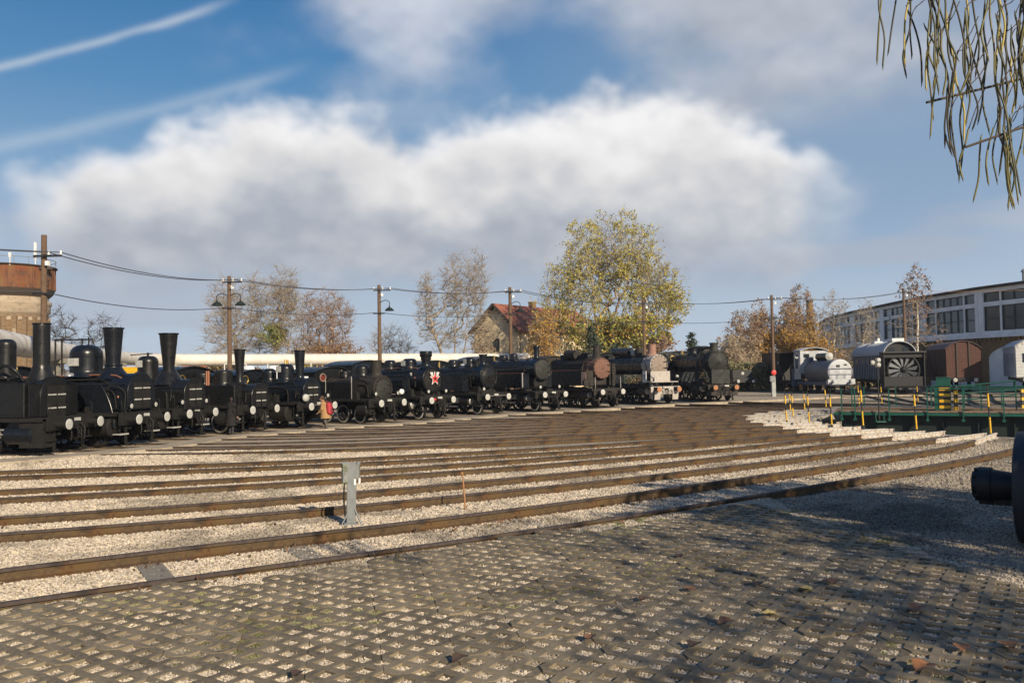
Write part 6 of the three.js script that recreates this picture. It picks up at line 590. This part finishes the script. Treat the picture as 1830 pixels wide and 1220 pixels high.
const conifer = (seed, X, Z, h, r, label, c = PINE) => { const rnd = rngOf(seed), t = thing('pine_tree', label, 'tree', [X, 0, Z], 0, 'dark evergreens among the bare trees'), tr = new Tris(), lf = new Tris(); tr.prism([0, 0, 0], [0, h, 0], 0.16, 0.02, 7); for (let k = 0; k < 90; k++) { const y = h * (0.12 + 0.86 * Math.pow(rnd(), 0.9)), L = r * (1 - y / h) * (0.6 + 0.6 * rnd()) + 0.2, a = rnd() * 6.283, e = [Math.cos(a) * L, y + L * (0.1 + 0.4 * rnd()), Math.sin(a) * L]; tr.prism([0, y, 0], e, 0.03, 0.01, 3); for (let q = 0; q < 16; q++) { const f = 0.25 + 0.75 * rnd(); lf.leaf(e[0] * f + (rnd() - 0.5) * 0.35, lerp(y, e[1], f) + (rnd() - 0.4) * 0.3, e[2] * f + (rnd() - 0.5) * 0.35, 0.3, rnd, c(rnd)); } } partMesh('trunk', tr.geo(), M.barkbrown, t); partMesh('crown', lf.geo(), M.leaf, t); };
conifer(20, 23.1, 108, 7.4, 2.6, 'small dark green pine standing alone right of the big tree'); conifer(21, 8.6, 90, 7.4, 2.2, 'dark green fir under the left side of the big yellow green tree'); conifer(22, 10.9, 89, 5.2, 2.4, 'low dark fir in the shade under the big yellow green tree');
const birch = (seed, X, Z, h, w, label, c, dens, bark = M.barkbirch, lean = 0) => tree({ seed, X, Z, name: 'birch_tree', label, group: birchG, stems: [[0, 0, lean, h * 0.78, 0]], env: [[lean * 0.8, h * 0.6, 0, w, h * 0.4, w, 300], [lean * 0.4, h * 0.32, 0, w * 1.1, h * 0.28, w, 170]], bark, twigMat: dens > 0.3 ? M.bark : M.barkpale, tip: dens > 0.3 ? 0.02 : 0.017, twigs: dens > 0.3 ? 4 : 3, twigL: 0.8, twigUp: -0.7, trunkR: 0.2, up: 1.6, leaves: (e, r) => r() < dens * (e[1] < h * 0.6 ? 1.25 : 0.7) ? { n: 7, s: 0.22, sp: 0.5, c: e[1] < h * 0.6 || r() < 0.3 ? c[0] : c[1] } : null });
birch(30, 28.6, 104, 10.2, 2.3, 'leftmost birch of the group, brownish crown beside the small pine gap', [TAN, BROWN], 0.7); birch(31, 31.6, 106, 11.4, 1.9, 'birch with brown top just left of the pole at the golden group', [GOLD, BROWN], 0.8); birch(32, 34.2, 104, 11.2, 1.8, 'golden birch directly right of the pole above the black tender', [GOLD, BROWN], 0.8); birch(33, 37.2, 108, 13.4, 2.3, 'tallest birch with reddish drooping top left of the factory chimney', [GOLD, MAROON], 0.75); birch(34, 39.6, 103, 12.4, 2.2, 'white leafless birch right of the factory chimney', [TAN, TAN], 0.1); birch(35, 42.6, 104, 11.2, 2.0, 'leaning white leafless birch before the left end of the round house', [TAN, TAN], 0.06, M.barkbirch, 1.7); birch(36, 26.3, 101, 7.0, 1.9, 'small brown birch at the left border of the golden group', [TAN, TAN], 0.6); birch(37, 35.8, 100, 7.5, 2.0, 'low bright golden birch behind the black tender', [GOLD, GOLD], 0.95);
tree({ seed: 40, X: 45.9, Z: 95, name: 'plane_tree', label: 'slender pale tree with dark dry leaves in front of the round house', stems: [[0, 0, 0.15, 10, 0]], env: [[0, 10.6, 0, 1.9, 3.6, 1.8, 120], [0, 6.2, 0, 3.6, 3.0, 2.4, 110]], bark: M.barkbirch, twigMat: M.bark, tip: 0.02, twigs: 3, twigL: 0.7, trunkR: 0.15, up: 2, leaves: (e, r) => r() < (e[1] > 8 ? 0.7 : 0.2) ? { n: 2, s: 0.28, sp: 0.4, c: MAROON } : null });
// undergrowth and scrub that closes the back of the yard
function scrub(name, seed, label, list) { const rnd = rngOf(seed), lf = new Tris(); for (const [x0, x1, z, h, n, c, base = 0] of list) for (let i = 0; i < n; i++) { const q = rnd(), X = lerp(x0, x1, q), hh = h * (0.45 + 0.8 * noise3(X * 0.35, seed, 1)), y = base + hh * Math.pow(rnd(), 0.75); lf.leaf(X + (rnd() - 0.5), y, -(z + (rnd() - 0.5) * 3), 0.34, rnd, c(rnd)); } const m = partMesh(name, lf.geo(), M.leaf); struct(m, 'stuff'); m.userData.label = label; }
scrub('undergrowth', 50, 'brown and tan thicket under the bare trees behind the pipe', [[-60, -16, 112, 3.6, 9000, TAN], [-38, -17, 100, 4.6, 9000, BROWN], [-36, -20, 99, 4.2, 5000, mixC([0.42, 0.3, 0.15], [0.34, 0.26, 0.08])], [-16, -3, 108, 4, 4000, TAN], [-7, 2, 98, 3.4, 3000, BROWN], [-90, -50, 120, 4, 3500, TAN]]);
scrub('undergrowth', 51, 'golden and dull green thicket under the birches', [[24, 48, 112, 5.0, 9000, GOLD], [24, 46, 103, 3.2, 7000, mixC([0.30, 0.24, 0.12], [0.22, 0.2, 0.09], [0.36, 0.24, 0.1])], [24.5, 31, 96, 3.0, 4500, mixC([0.15, 0.16, 0.06], [0.2, 0.18, 0.08], [0.25, 0.2, 0.1])], [12, 26, 116, 3.0, 5000, mixC([0.2, 0.17, 0.08], [0.3, 0.2, 0.1])], [45, 56, 110, 4.5, 3000, GOLD]]);
{ const b = thing('wild_bush', 'yellow green bush growing before the pale pipe behind the engines', 'bush', [-21.2, 0, 84]); const rnd = rngOf(60), lf = new Tris(), tr = new Tris(); for (let k = 0; k < 40; k++) { const d = inBall(rnd), e = [d[0] * 1.6, 2.2 + d[1] * 1.7, d[2] * 1.2]; tr.prism([0, 0, 0], e, 0.03, 0.01, 3); for (let q = 0; q < 18; q++) lf.leaf(e[0] + (rnd() - 0.5) * 0.8, e[1] + (rnd() - 0.5) * 0.8, e[2] + (rnd() - 0.5) * 0.8, 0.28, rnd, (rnd() < 0.5 ? YGREEN : GREEN)(rnd)); } partMesh('stems', tr.geo(), M.barkbrown, b); partMesh('foliage', lf.geo(), M.leaf, b); }
// a shade tree to the right behind the camera, whose twigs with long pods reach into the picture
{
  const t = tree({ seed: 70, X: 15.3, Z: 4.2, name: 'pod_tree', label: 'branches hung with long thin seed pods at the upper right', stems: [[0, 0, 0.6, 4.2, 0], [0.2, 0, -0.8, 4.6, -0.6]], env: [[-0.6, 6.4, 0.8, 4.4, 2.4, 4.2, 480], [-1.2, 5.6, -1.6, 2.8, 1.5, 2.4, 120]], bark: M.barkdark, tip: 0.014, twigs: 3, twigL: 0.6, trunkR: 0.2, leaves: (e, r) => r() < 0.8 ? { n: 4, s: 0.3, sp: 0.5, c: mixC([0.2, 0.16, 0.05], [0.26, 0.17, 0.06]) } : null });
  tree({ seed: 72, X: 11.5, Z: -3.5, name: 'added_shade_tree', label: 'added unseen half bare tree behind the viewer, put in to dapple the pavers', stems: [[0, 0, 0.4, 4.5, 0], [0.2, 0, -0.8, 4.5, -0.4]], env: [[0.6, 6.6, -0.2, 3.4, 2.6, 4.6, 260]], bark: M.barkdark, tip: 0.014, twigs: 4, twigL: 0.7, trunkR: 0.2, leaves: (e, r) => r() < 0.4 ? { n: 2, s: 0.24, sp: 0.5, c: BROWN } : null });  // added tree, never in view, placed to cast shade on the pavers
  const rnd = rngOf(71), W = (X, Y, Z) => [X - 15.3, Y, 4.2 - Z];
  const limbs = [[[14.5, 5.6, 4.2], [11.5, 5.4, 4.2], [7, 5.6, 4.6], [4.2, 5.45, 5.0], [2.7, 5.2, 5.05], [2.3, 5.1, 5.1]], [[14.4, 4.6, 4.2], [11.3, 4.9, 4.3], [6.5, 4.9, 4.8], [4.0, 4.75, 5.1], [3.1, 4.55, 5.15], [2.62, 4.45, 5.2]], [[14.4, 4.2, 4.2], [11.5, 4.6, 4.2], [6.5, 4.7, 4.5], [4.2, 4.5, 4.8], [3.2, 4.25, 4.9], [2.72, 4.1, 4.95]]];
  for (const l of limbs) new B().tube(l.map((p) => W(...p)), 0.008, 6, 40).mesh('twig', M.barkdark, t);
  const podG = [0, 1, 2, 3].map((k) => { const c = [0.035, -0.03, 0.012, -0.05][k]; const pts = [[0, 0, 0], [c * 0.5, -0.12, 0.01], [c, -0.3, -0.01], [c * 0.4, -0.45, 0.01]], b = new B().tube(pts, 0.0056, 6, 10); b.cyl([c * 0.4, -0.45, 0.01], [c * 0.2, -0.485, 0.012], 0.0056, 0.0008, 6).cyl([0, 0, 0], [0.003, 0.03, 0], 0.005, 0.002, 5); return b.geo(); });
  const podM = [mat(0.05, 0.05, 0.016, 0.55), mat(0.13, 0.115, 0.03, 0.55), mat(0.035, 0.03, 0.016, 0.6), mat(0.36, 0.28, 0.05, 0.5)];  // last, brighter yellow colour paints some pods as if sunlit
  const low = (X) => { const q = [[2.28, 4.6], [2.36, 4.62], [2.42, 4.78], [2.5, 4.72], [2.56, 4.4], [2.64, 4.08], [2.72, 4.0], [2.8, 3.7], [2.95, 3.68], [3.2, 3.75]]; for (let i = 1; i < q.length; i++) if (X <= q[i][0]) return lerp(q[i - 1][1], q[i][1], (X - q[i - 1][0]) / (q[i][0] - q[i - 1][0])); return 3.75; };
  let n = 0; for (let k = 0; k < 400 && n < 92; k++) { const X = k < 2 ? 2.31 + k * 0.03 : 2.45 + 0.85 * Math.pow(rnd(), 0.75), sc = 0.65 + 0.55 * rnd(), lo = low(X), topMax = 5.25, y = lo + 0.47 * sc + Math.pow(rnd(), 1.3) * Math.max(0.02, topMax - lo - 0.47 * sc) + 0.02, Z = 4.9 + 0.35 * rnd(); if (k >= 2 && X < 2.55 && rnd() < 0.55) continue; const p = partMesh('seed_pod', podG[Math.floor(rnd() * 4)], podM[rnd() < 0.1 ? 3 : Math.floor(rnd() * 3)], t); p.position.set(...W(X, y, Z)); p.scale.set(1, sc, 1); p.rotation.set((rnd() - 0.5) * 0.25, rnd() * 6.28, (rnd() - 0.5) * 0.35); if (rnd() < 0.4) { const e = W(X + 0.06 + 0.06 * rnd(), y + 0.08 + 0.1 * rnd(), Z); new B().tube([W(X, y, Z), W(X + 0.02, y + 0.05, Z), e, [e[0] + 0.05, e[1] + 0.1, e[2]]], 0.0032, 5, 8).mesh('twig', M.barkdark, t); } n++; }
}

// ------------------------------------------------------------------ two people
function mesher(f, lo, hi, res, m) { const mc = new MarchingCubes(res, m, false, false, 60000), s = mc.size, c = [0, 1, 2].map((k) => (lo[k] + hi[k]) / 2), h = [0, 1, 2].map((k) => (hi[k] - lo[k]) / 2); mc.isolation = 0; for (let z = 0; z < s; z++) for (let y = 0; y < s; y++) for (let x = 0; x < s; x++) { const q = (v) => v / (s / 2) - 1; mc.field[x + y * s + z * s * s] = -f(c[0] + q(x) * h[0], c[1] + q(y) * h[1], c[2] + q(z) * h[2]); } mc.update(); const P = mc.positionArray.slice(0, mc.count * 3), Nn = mc.normalArray.slice(0, mc.count * 3); const g = new THREE.BufferGeometry(); for (let i = 0; i < mc.count; i++) for (let k = 0; k < 3; k++) { P[3 * i + k] = P[3 * i + k] * h[k] + c[k]; } g.setAttribute('position', new THREE.BufferAttribute(P, 3)); g.setAttribute('normal', new THREE.BufferAttribute(Nn, 3)); g.computeVertexNormals(); return g; }
const cap = (a, b, ra, rb) => (x, y, z) => { const dx = b[0] - a[0], dy = b[1] - a[1], dz = b[2] - a[2], t = clamp(((x - a[0]) * dx + (y - a[1]) * dy + (z - a[2]) * dz) / (dx * dx + dy * dy + dz * dz + 1e-9)); return Math.hypot(x - a[0] - dx * t, y - a[1] - dy * t, z - a[2] - dz * t) - lerp(ra, rb, t); };
const blend = (fs, k = 0.03) => (x, y, z) => { let s = 0; for (const f of fs) s += Math.exp(-f(x, y, z) / k); return -k * Math.log(Math.max(s, 1e-30)); };
function person(label, at, turn, q) {   // +x is the way the person faces
  const p = thing('person', label, 'person', at, turn), J = q.J;
  const hand = (h, d) => { const out = []; const [x, y, z] = h; out.push(cap(h, [x + d[0] * 0.05, y + d[1] * 0.05, z + d[2] * 0.05], 0.032, 0.034)); for (let k = 0; k < 4; k++) { const o = (k - 1.5) * 0.019, L = [0.075, 0.085, 0.08, 0.062][k]; const r0 = [x + d[0] * 0.07, y + d[1] * 0.07, z + d[2] * 0.07 + o], r1 = [r0[0] + d[0] * L * 0.6, r0[1] + d[1] * L * 0.6, r0[2] + o * 0.2], r2 = [r1[0] + d[0] * L * 0.3 - d[1] * 0.02, r1[1] + d[1] * L * 0.3 - 0.015, r1[2]]; out.push(cap(r0, r1, 0.01, 0.009), cap(r1, r2, 0.009, 0.008)); } out.push(cap([x + d[0] * 0.02, y + d[1] * 0.02, z + 0.03], [x + d[0] * 0.07 + 0.02, y + d[1] * 0.07, z + 0.055], 0.012, 0.009)); return blend(out, 0.006); };
  const fs = [cap(J.hip, J.chest, 0.13, 0.145), cap(J.chest, J.neck, 0.12, 0.055), cap([J.chest[0], J.chest[1] + 0.06, 0.14], [J.chest[0], J.chest[1] + 0.06, -0.14], 0.075, 0.075), cap(J.neck, J.head, 0.05, 0.06)];
  J.leg.forEach(([h, k, a, t]) => fs.push(cap(h, k, 0.085, 0.055), cap(k, a, 0.056, 0.038), cap(a, t, 0.042, 0.032)));
  J.arm.forEach(([s, e, w]) => fs.push(cap(s, e, 0.052, 0.042), cap(e, w, 0.042, 0.03)));
  const hx = J.head[0] + J.look[0] * 0.01, hy = J.head[1] + 0.05, head = [cap([hx, hy + 0.03, 0], [hx + 0.02, hy - 0.05, 0], 0.088, 0.068), cap([hx + J.look[0] * 0.085, hy - 0.005, 0], [hx + J.look[0] * 0.105, hy - 0.03, 0], 0.014, 0.018), cap([hx, hy, 0.085], [hx - 0.01, hy - 0.02, 0.088], 0.02, 0.014), cap([hx, hy, -0.085], [hx - 0.01, hy - 0.02, -0.088], 0.02, 0.014)];
  const skin = [0.48, 0.28, 0.2], g1 = mesher(blend(fs, 0.025), [-0.5, -0.06, -0.45], [0.55, q.h + 0.08, 0.45], 88, M.white), g2 = mesher(blend(head, 0.014), [hx - 0.2, hy - 0.2, -0.2], [hx + 0.2, hy + 0.2, 0.2], 48, M.white), gh = J.arm.map(([s, e, w]) => { const d = [w[0] - e[0], w[1] - e[1], w[2] - e[2]], l = Math.hypot(...d); const dd = d.map((v) => v / l); return mesher(hand(w, dd), [w[0] - 0.2, w[1] - 0.2, w[2] - 0.2], [w[0] + 0.2, w[1] + 0.2, w[2] + 0.2], 64, M.white); });
  const colour = (g, fn) => { const a = g.attributes.position, c = new Float32Array(a.count * 3); for (let i = 0; i < a.count; i++) c.set(fn(a.getX(i), a.getY(i), a.getZ(i)), 3 * i); g.setAttribute('color', new THREE.BufferAttribute(c, 3)); return g; };
  colour(g1, (x, y) => y < 0.1 ? [0.03, 0.025, 0.02] : y < J.hip[1] + 0.02 ? q.legs : y > J.neck[1] - 0.03 ? skin : q.coatC); colour(g2, (x, y, z) => { const fx = (x - hx), fz = Math.abs(z); if (fx > 0.05 && Math.abs(y - hy - 0.012) < 0.012 && Math.abs(fz - 0.033) < 0.014) return [0.03, 0.02, 0.018]; if (fx > 0.05 && Math.abs(y - hy + 0.06) < 0.009 && fz < 0.028) return [0.3, 0.1, 0.09]; return skin; }); gh.forEach((g) => colour(g, () => skin));
  partMesh('body', mergeGeometries([g1, g2, ...gh]), new THREE.MeshStandardMaterial({ vertexColors: true, roughness: 0.85 }), p);
  const hair = blend([cap([hx - 0.015, hy + 0.045, 0], [hx - 0.03, hy + 0.02, 0], 0.1, 0.098), cap([hx - 0.05, hy, 0], [hx - 0.06, hy - q.hairL, 0], 0.08, 0.06)], 0.02), cut = (x, y, z) => Math.max(hair(x, y, z), (x - hx - 0.055) * 0.9 - (y - hy - 0.05) * 0.4); partMesh('hair', mesher(cut, [hx - 0.25, hy - 0.35, -0.22], [hx + 0.22, hy + 0.2, 0.22], 48, M.white), q.hair, p);
  const cl = [cap([J.hip[0], J.hip[1] + 0.02, 0.03], [J.chest[0], J.chest[1], 0.0], 0.175, 0.175), cap([J.chest[0], J.chest[1] + 0.06, 0.15], [J.chest[0], J.chest[1] + 0.06, -0.15], 0.095, 0.095), cap([J.chest[0], J.chest[1] + 0.1, 0], [J.neck[0], J.neck[1] - 0.02, 0], 0.1, 0.075), cap([J.hip[0], J.hip[1], 0.02], [J.hip[0] + q.swing, q.hem, 0.02], 0.18, q.flare), cap([J.hip[0], J.hip[1], -0.02], [J.hip[0] + q.swing, q.hem, -0.05], 0.18, q.flare)]; J.arm.forEach(([s, e, w]) => cl.push(cap(s, e, 0.075, 0.065), cap(e, [lerp(e[0], w[0], 0.9), lerp(e[1], w[1], 0.9), lerp(e[2], w[2], 0.9)], 0.065, 0.056))); const cf = blend(cl, 0.03); partMesh('coat', mesher((x, y, z) => Math.max(cf(x, y, z), q.hem - y), [-0.5, q.hem - 0.06, -0.5], [0.6, q.h, 0.5], 72, M.white), q.coat, p); return p;
}
{
  const tan = mat(0.34, 0.205, 0.09, 0.9, { map: rep(T.speck, 0.3) }), navy = mat(0.008, 0.007, 0.008, 0.9), hairM = mat(0.06, 0.025, 0.015, 0.7), hairD = mat(0.035, 0.015, 0.015, 0.7), redF = mat(0.33, 0.02, 0.03, 0.7), redD = mat(0.12, 0.02, 0.025, 0.8);
  person('person in a tan coat, head bowed, walking left with a red rucksack on the back', [-9.15, 0.1, 40.9], 168, { h: 1.62, hem: 0.56, flare: 0.24, swing: -0.03, hairL: 0.05, legs: [0.09, 0.08, 0.075], coatC: [0.3, 0.2, 0.1], coat: tan, hair: hairM, J: { hip: [0, 0.86, 0], chest: [0.05, 1.2, 0], neck: [0.11, 1.4, 0], head: [0.17, 1.47, 0], look: [1, -0.3], leg: [[[0, 0.84, 0.08], [0.08, 0.46, 0.09], [0.0, 0.08, 0.09], [0.13, 0.035, 0.1]], [[0, 0.84, -0.08], [-0.03, 0.46, -0.09], [-0.12, 0.09, -0.09], [0.02, 0.035, -0.1]]], arm: [[[0.05, 1.29, 0.17], [0.1, 1.03, 0.23], [0.28, 1.14, 0.1]], [[0.05, 1.29, -0.17], [0.06, 1.02, -0.23], [0.26, 0.86, -0.16]]] } });
  const bp = thing('rucksack', 'red and dark rucksack on the back of the person in the tan coat', 'rucksack', [-9.15, 0.1, 40.9], 168); partMesh('pack', mesher(blend([cap([-0.24, 0.86, 0.06], [-0.2, 1.22, 0.06], 0.13, 0.11), cap([-0.24, 0.86, -0.06], [-0.2, 1.22, -0.06], 0.13, 0.11)], 0.03), [-0.5, 0.6, -0.3], [0.05, 1.45, 0.3], 40, redF), redF, bp); partMesh('pocket', mesher(cap([-0.34, 0.85, 0.05], [-0.34, 0.95, -0.05], 0.09, 0.08), [-0.5, 0.7, -0.2], [-0.1, 1.1, 0.2], 28, redD), redD, bp); new B().box(0.06, 0.1, 0.1, -0.33, 0.8, 0.12).mesh('white_patch', M.white, bp); for (const z of [0.1, -0.1]) new B().tube([[-0.18, 1.3, z], [-0.02, 1.4, z], [0.14, 1.3, z], [0.17, 1.1, z]], 0.018, 6, 10).mesh('strap', redD, bp);
  person('person in a long dark coat standing with the back turned beside the small engine', [-12.95, 0.1, 38.6], 55, { h: 1.72, hem: 0.42, flare: 0.23, swing: 0, hairL: 0.12, legs: [0.03, 0.03, 0.035], coatC: [0.02, 0.02, 0.02], coat: navy, hair: hairD, J: { hip: [0, 0.92, 0], chest: [0.02, 1.3, 0], neck: [0.04, 1.49, 0], head: [0.06, 1.56, 0], look: [1, 0], leg: [[[0, 0.9, 0.08], [0.02, 0.5, 0.09], [0, 0.08, 0.1], [0.14, 0.035, 0.12]], [[0, 0.9, -0.08], [0.01, 0.5, -0.09], [0, 0.08, -0.1], [0.13, 0.035, -0.12]]], arm: [[[0.02, 1.39, 0.18], [-0.02, 1.1, 0.25], [0.08, 0.88, 0.27]], [[0.02, 1.39, -0.18], [0.0, 1.1, -0.25], [0.12, 0.9, -0.25]]] } });
  const bag = thing('hand_bag', 'small red bag in the hand of the person in the long dark coat', 'bag', [-12.95, 0.1, 38.6], 55); new B().box(0.16, 0.16, 0.07, 0.14, 0.7, -0.26).mesh('pouch', redF, bag); new B().tube([[0.08, 0.77, -0.26], [0.12, 0.86, -0.26], [0.2, 0.77, -0.26]], 0.01, 5, 8).mesh('strap', redD, bag);
}

// ------------------------------------------------------------------ grid pavers
{
  const d = 0.34, h = 0.110, pave = struct(new THREE.Group()); pave.name = 'grid_paving'; scene.add(pave); pave.userData.label = 'dark concrete grid pavers with gravel filled diamond holes';
  const g = 0.006, S = 2 * d, pts = []; // outline with half holes on the edges and quarter holes in the corners
  const e0 = g, e1 = S - g; pts.push([h, e0], [d - h, e0], [d, h], [d + h, e0], [S - h, e0], [e1, h], [e1, d - h], [S - h, d], [e1, d + h], [e1, S - h], [S - h, e1], [d + h, e1], [d, S - h], [d - h, e1], [h, e1], [e0, S - h], [e0, d + h], [h, d], [e0, d - h], [e0, h]);
  const dia = (x, y, k = 1) => [[x - h * k, y], [x, y - h * k], [x + h * k, y], [x, y + h * k]];
  const mk = (v) => { const rnd = rngOf(300 + v), holes = [[d, d], [d / 2, d / 2], [1.5 * d, d / 2], [d / 2, 1.5 * d], [1.5 * d, 1.5 * d]].map(([x, y]) => dia(x + (rnd() - 0.5) * 0.012, y + (rnd() - 0.5) * 0.012, 0.92 + 0.16 * rnd())); const b = new B().extrude(poly(pts.map(([x, y]) => [x + (rnd() - 0.5) * 0.006, y + (rnd() - 0.5) * 0.006]), holes), 0.06, Mt(0, 0, 0), 0.005); const q = b.geo(); q.translate(-d, -d, -0.065); q.rotateX(-Math.PI / 2); return q; };
  const vars = [0, 1, 2, 3].map(mk), paveTex = rep(T.pave, 2.9); const mats = [0, 1, 2, 3, 4].map((k) => { const f = 0.86 + 0.08 * k; return mat(0.195 * f, 0.157 * f, 0.102 * f, 0.95, { map: paveTex, bumpMap: rep(T.concB, 0.35), bumpScale: 0.003 }); });
  const rnd = rngOf(310), e1v = [-0.2, 0.98], e2v = [0.98, 0.2], list = [];
  for (let i = -26; i < 26; i++) for (let j = 2; j < 34; j++) { const jj = j + (((i % 2) + 2) % 2) * 0.5, X = e2v[0] * i * S + e1v[0] * jj * S, Z = e2v[1] * i * S + e1v[1] * jj * S; if (Z < 6.3 || Math.abs(X) > Z * 0.66 + 0.9) continue; const s = sideOf(X, Z); if (s < 0.41 || X > turfEdge(Z) - 0.3) continue; list.push([X, Z, s]); }
  list.sort((a, b) => a[1] - b[1]); const stuff = []; list.forEach(([X, Z], k) => { const y = 0.183 + (rnd() - 0.5) * 0.022, ry = -Math.atan2(0.2, 0.98) * -1 + (rnd() - 0.5) * 0.03, rx = (rnd() - 0.5) * 0.024, rz = (rnd() - 0.5) * 0.024, v = vars[Math.floor(rnd() * 4)]; if (k < 300) { const m = partMesh('paver', v, mats[Math.floor(rnd() * 5)], pave); m.name = k ? `paver_${String(k).padStart(3, '0')}` : 'paver'; m.position.set(X, y, -Z); m.rotation.set(rx, ry, rz); } else stuff.push(v.clone().applyMatrix4(Mt(X, y, -Z, rx, ry, rz))); });
  if (stuff.length) struct(partMesh('far_pavers', mergeGeometries(stuff), mats[2], pave), 'stuff'); console.log('pavers', list.length);
}
// ------------------------------------------------------------------ gravel stones, leaves, tufts
{
  const rnd = rngOf(400), geos = [0, 1, 2].map((k) => { const g = new THREE.IcosahedronGeometry(1, 0), p = g.attributes.position, r2 = rngOf(410 + k), mp = {}; for (let i = 0; i < p.count; i++) { const key = [p.getX(i), p.getY(i), p.getZ(i)].map((v) => v.toFixed(3)).join(); const f = mp[key] ??= 0.7 + 0.5 * r2(); p.setXYZ(i, p.getX(i) * f, p.getY(i) * f * 0.7, p.getZ(i) * f * 1.15); } g.computeVertexNormals(); return g; });
  const M4 = new THREE.Matrix4(), Q = new THREE.Quaternion(), E3 = new THREE.Euler(), S3 = new THREE.Vector3(), P3 = new THREE.Vector3(), items = [[], [], []], C = new THREE.Color();
  const inPave = (X, Z) => false;
  for (let i = 0; i < 560000; i++) { const Z = 6.6 + (i < 150000 ? 11 : 24) * Math.pow(rnd(), 1.15), X = (rnd() * 2 - 1) * (0.645 * Z + 0.4); if (Math.hypot(X - PIT.X, Z - PIT.Z) < PIT.R - 0.2) continue; const s = sideOf(X, Z), pv = s > 0.1 && X < turfEdge(Z); if (Math.abs(s) < 0.075) continue; if (i < 150000 && !pv) continue; const sz = (pv ? 0.0120 : 0.0115 + 0.00062 * Z) * (0.6 + 0.8 * rnd()), y = bedY(X, Z, s) + (pv ? 0.007 * rnd() : 0.004); items[Math.floor(rnd() * 3)].push([X, y, Z, sz, pv ? 1 : X > turfEdge(Z) && s > 0 ? 2 : 0]); }
  const gravelMat = new THREE.MeshStandardMaterial({ color: 0xffffff, roughness: 0.95 });
  items.forEach((it, k) => { const m = new THREE.InstancedMesh(geos[k], gravelMat, it.length); m.name = numbered('loose_gravel'); struct(m, 'stuff'); m.userData.label = 'loose pale gravel stones between the rails'; it.forEach(([X, y, Z, s, t], i) => { E3.set(rnd() * 6.28, rnd() * 6.28, rnd() * 6.28); Q.setFromEuler(E3); S3.set(s, s, s); P3.set(X, y, -Z); m.setMatrixAt(i, M4.compose(P3, Q, S3)); const gn = noise3(X * 0.7, 17, Z * 0.7) * 0.6 + noise3(X * 2.3, 19, Z * 2.3) * 0.4, d = (t === 2 ? 0.62 : 1) * lerp(1.08, 0.6, sstep(0.5, 0.75, gn)) * (1 - 0.5 * clamp(fanDarken(X, Z))), v = (0.5 + 0.75 * rnd()) * d, w = rnd(); C.setRGB(0.47 * v, (0.385 + 0.03 * w) * v, (0.27 + 0.08 * w) * v); if (w < 0.05) C.setRGB(0.2 * v, 0.16 * v, 0.11 * v); if (t === 1 && noise3(X * 1.1 + 40, 5, Z * 1.1) * 0.6 + noise3(X * 6, 9, Z * 6) * 0.4 > 0.70) C.setRGB(0.22 * v, 0.21 * v, 0.10 * v); m.setColorAt(i, C); }); m.castShadow = m.receiveShadow = true; scene.add(m); });
  // small brown litter along the near rails
  const lf = new Tris(), r3 = rngOf(430), LIT = mixC([0.12, 0.06, 0.03], [0.2, 0.1, 0.05], [0.07, 0.04, 0.025], [0.16, 0.13, 0.05]); for (let i = 0; i < 2600; i++) { const l = trackRails[Math.floor(r3() * 4)], q = l[Math.floor(r3() * l.length)], clump = noise3(q[0] * 0.9, 3, q[1] * 0.9); if (clump < 0.52) continue; const X = q[0] + (r3() - 0.5) * 0.7, Z = q[1] - 0.1 - r3() * 0.45; if (Math.hypot(X - PIT.X, Z - PIT.Z) < PIT.R) continue; lf.leaf(X, bedY(X, Z, sideOf(X, Z)) + 0.02, -Z, 0.05 + 0.05 * r3(), r3, LIT(r3)); } struct(partMesh('leaf_litter', lf.geo(), M.leaf), 'stuff').userData.label = 'small brown leaf litter along the foot of the near rails';
  // single large fallen leaves on the pavers: a curled blade with a stalk
  const leafGeo = (seed) => { const r = rngOf(seed), n = 9, pos = [], idx = []; for (let i = 0; i <= n; i++) { const t = i / n, w = 0.5 * Math.sin(Math.PI * Math.pow(t, 0.75)) * (0.85 + 0.3 * r()); for (let j = -2; j <= 2; j++) { const u = j / 2; pos.push(t * 1.4 - 0.7, 0.1 + 0.3 * Math.abs(u) * w * 1.6 + 0.25 * (t - 0.5) ** 2 + 0.1 * (r() - 0.5), u * w); } } for (let i = 0; i < n; i++) for (let j = 0; j < 4; j++) { const a = i * 5 + j, b = a + 5; idx.push(a, a + 1, b, b, a + 1, b + 1); } const g = new THREE.BufferGeometry(); g.setAttribute('position', new THREE.Float32BufferAttribute(pos, 3)); g.setIndex(idx); g.computeVertexNormals(); return boxUV(g.toNonIndexed()); };
  const lv = [0, 1, 2].map((k) => leafGeo(440 + k)), lm = [mat(0.17, 0.085, 0.045, 0.8, { side: THREE.DoubleSide }), mat(0.06, 0.036, 0.025, 0.8, { side: THREE.DoubleSide }), mat(0.30, 0.13, 0.05, 0.75, { side: THREE.DoubleSide }), mat(0.42, 0.34, 0.13, 0.75, { side: THREE.DoubleSide })], r4 = rngOf(450);
  for (const [X, Z, s, m, label] of fallen) { const t = thing('fallen_leaf', label, 'leaf', [X, 0.193, Z], 0, 'large fallen leaves on the grid pavers'); const b = partMesh('blade', lv[Math.floor(r4() * 3)], lm[m], t); b.scale.setScalar(s * 1.25); t.rotation.y = r4() * 6.28; new B().cyl([-0.7 * s, 0.2 * s, 0], [-1.2 * s, 0.05 * s, 0.06 * s], 0.004, 0.003, 5).mesh('stalk', lm[m], t); }
}

renderer.render(scene, camera);
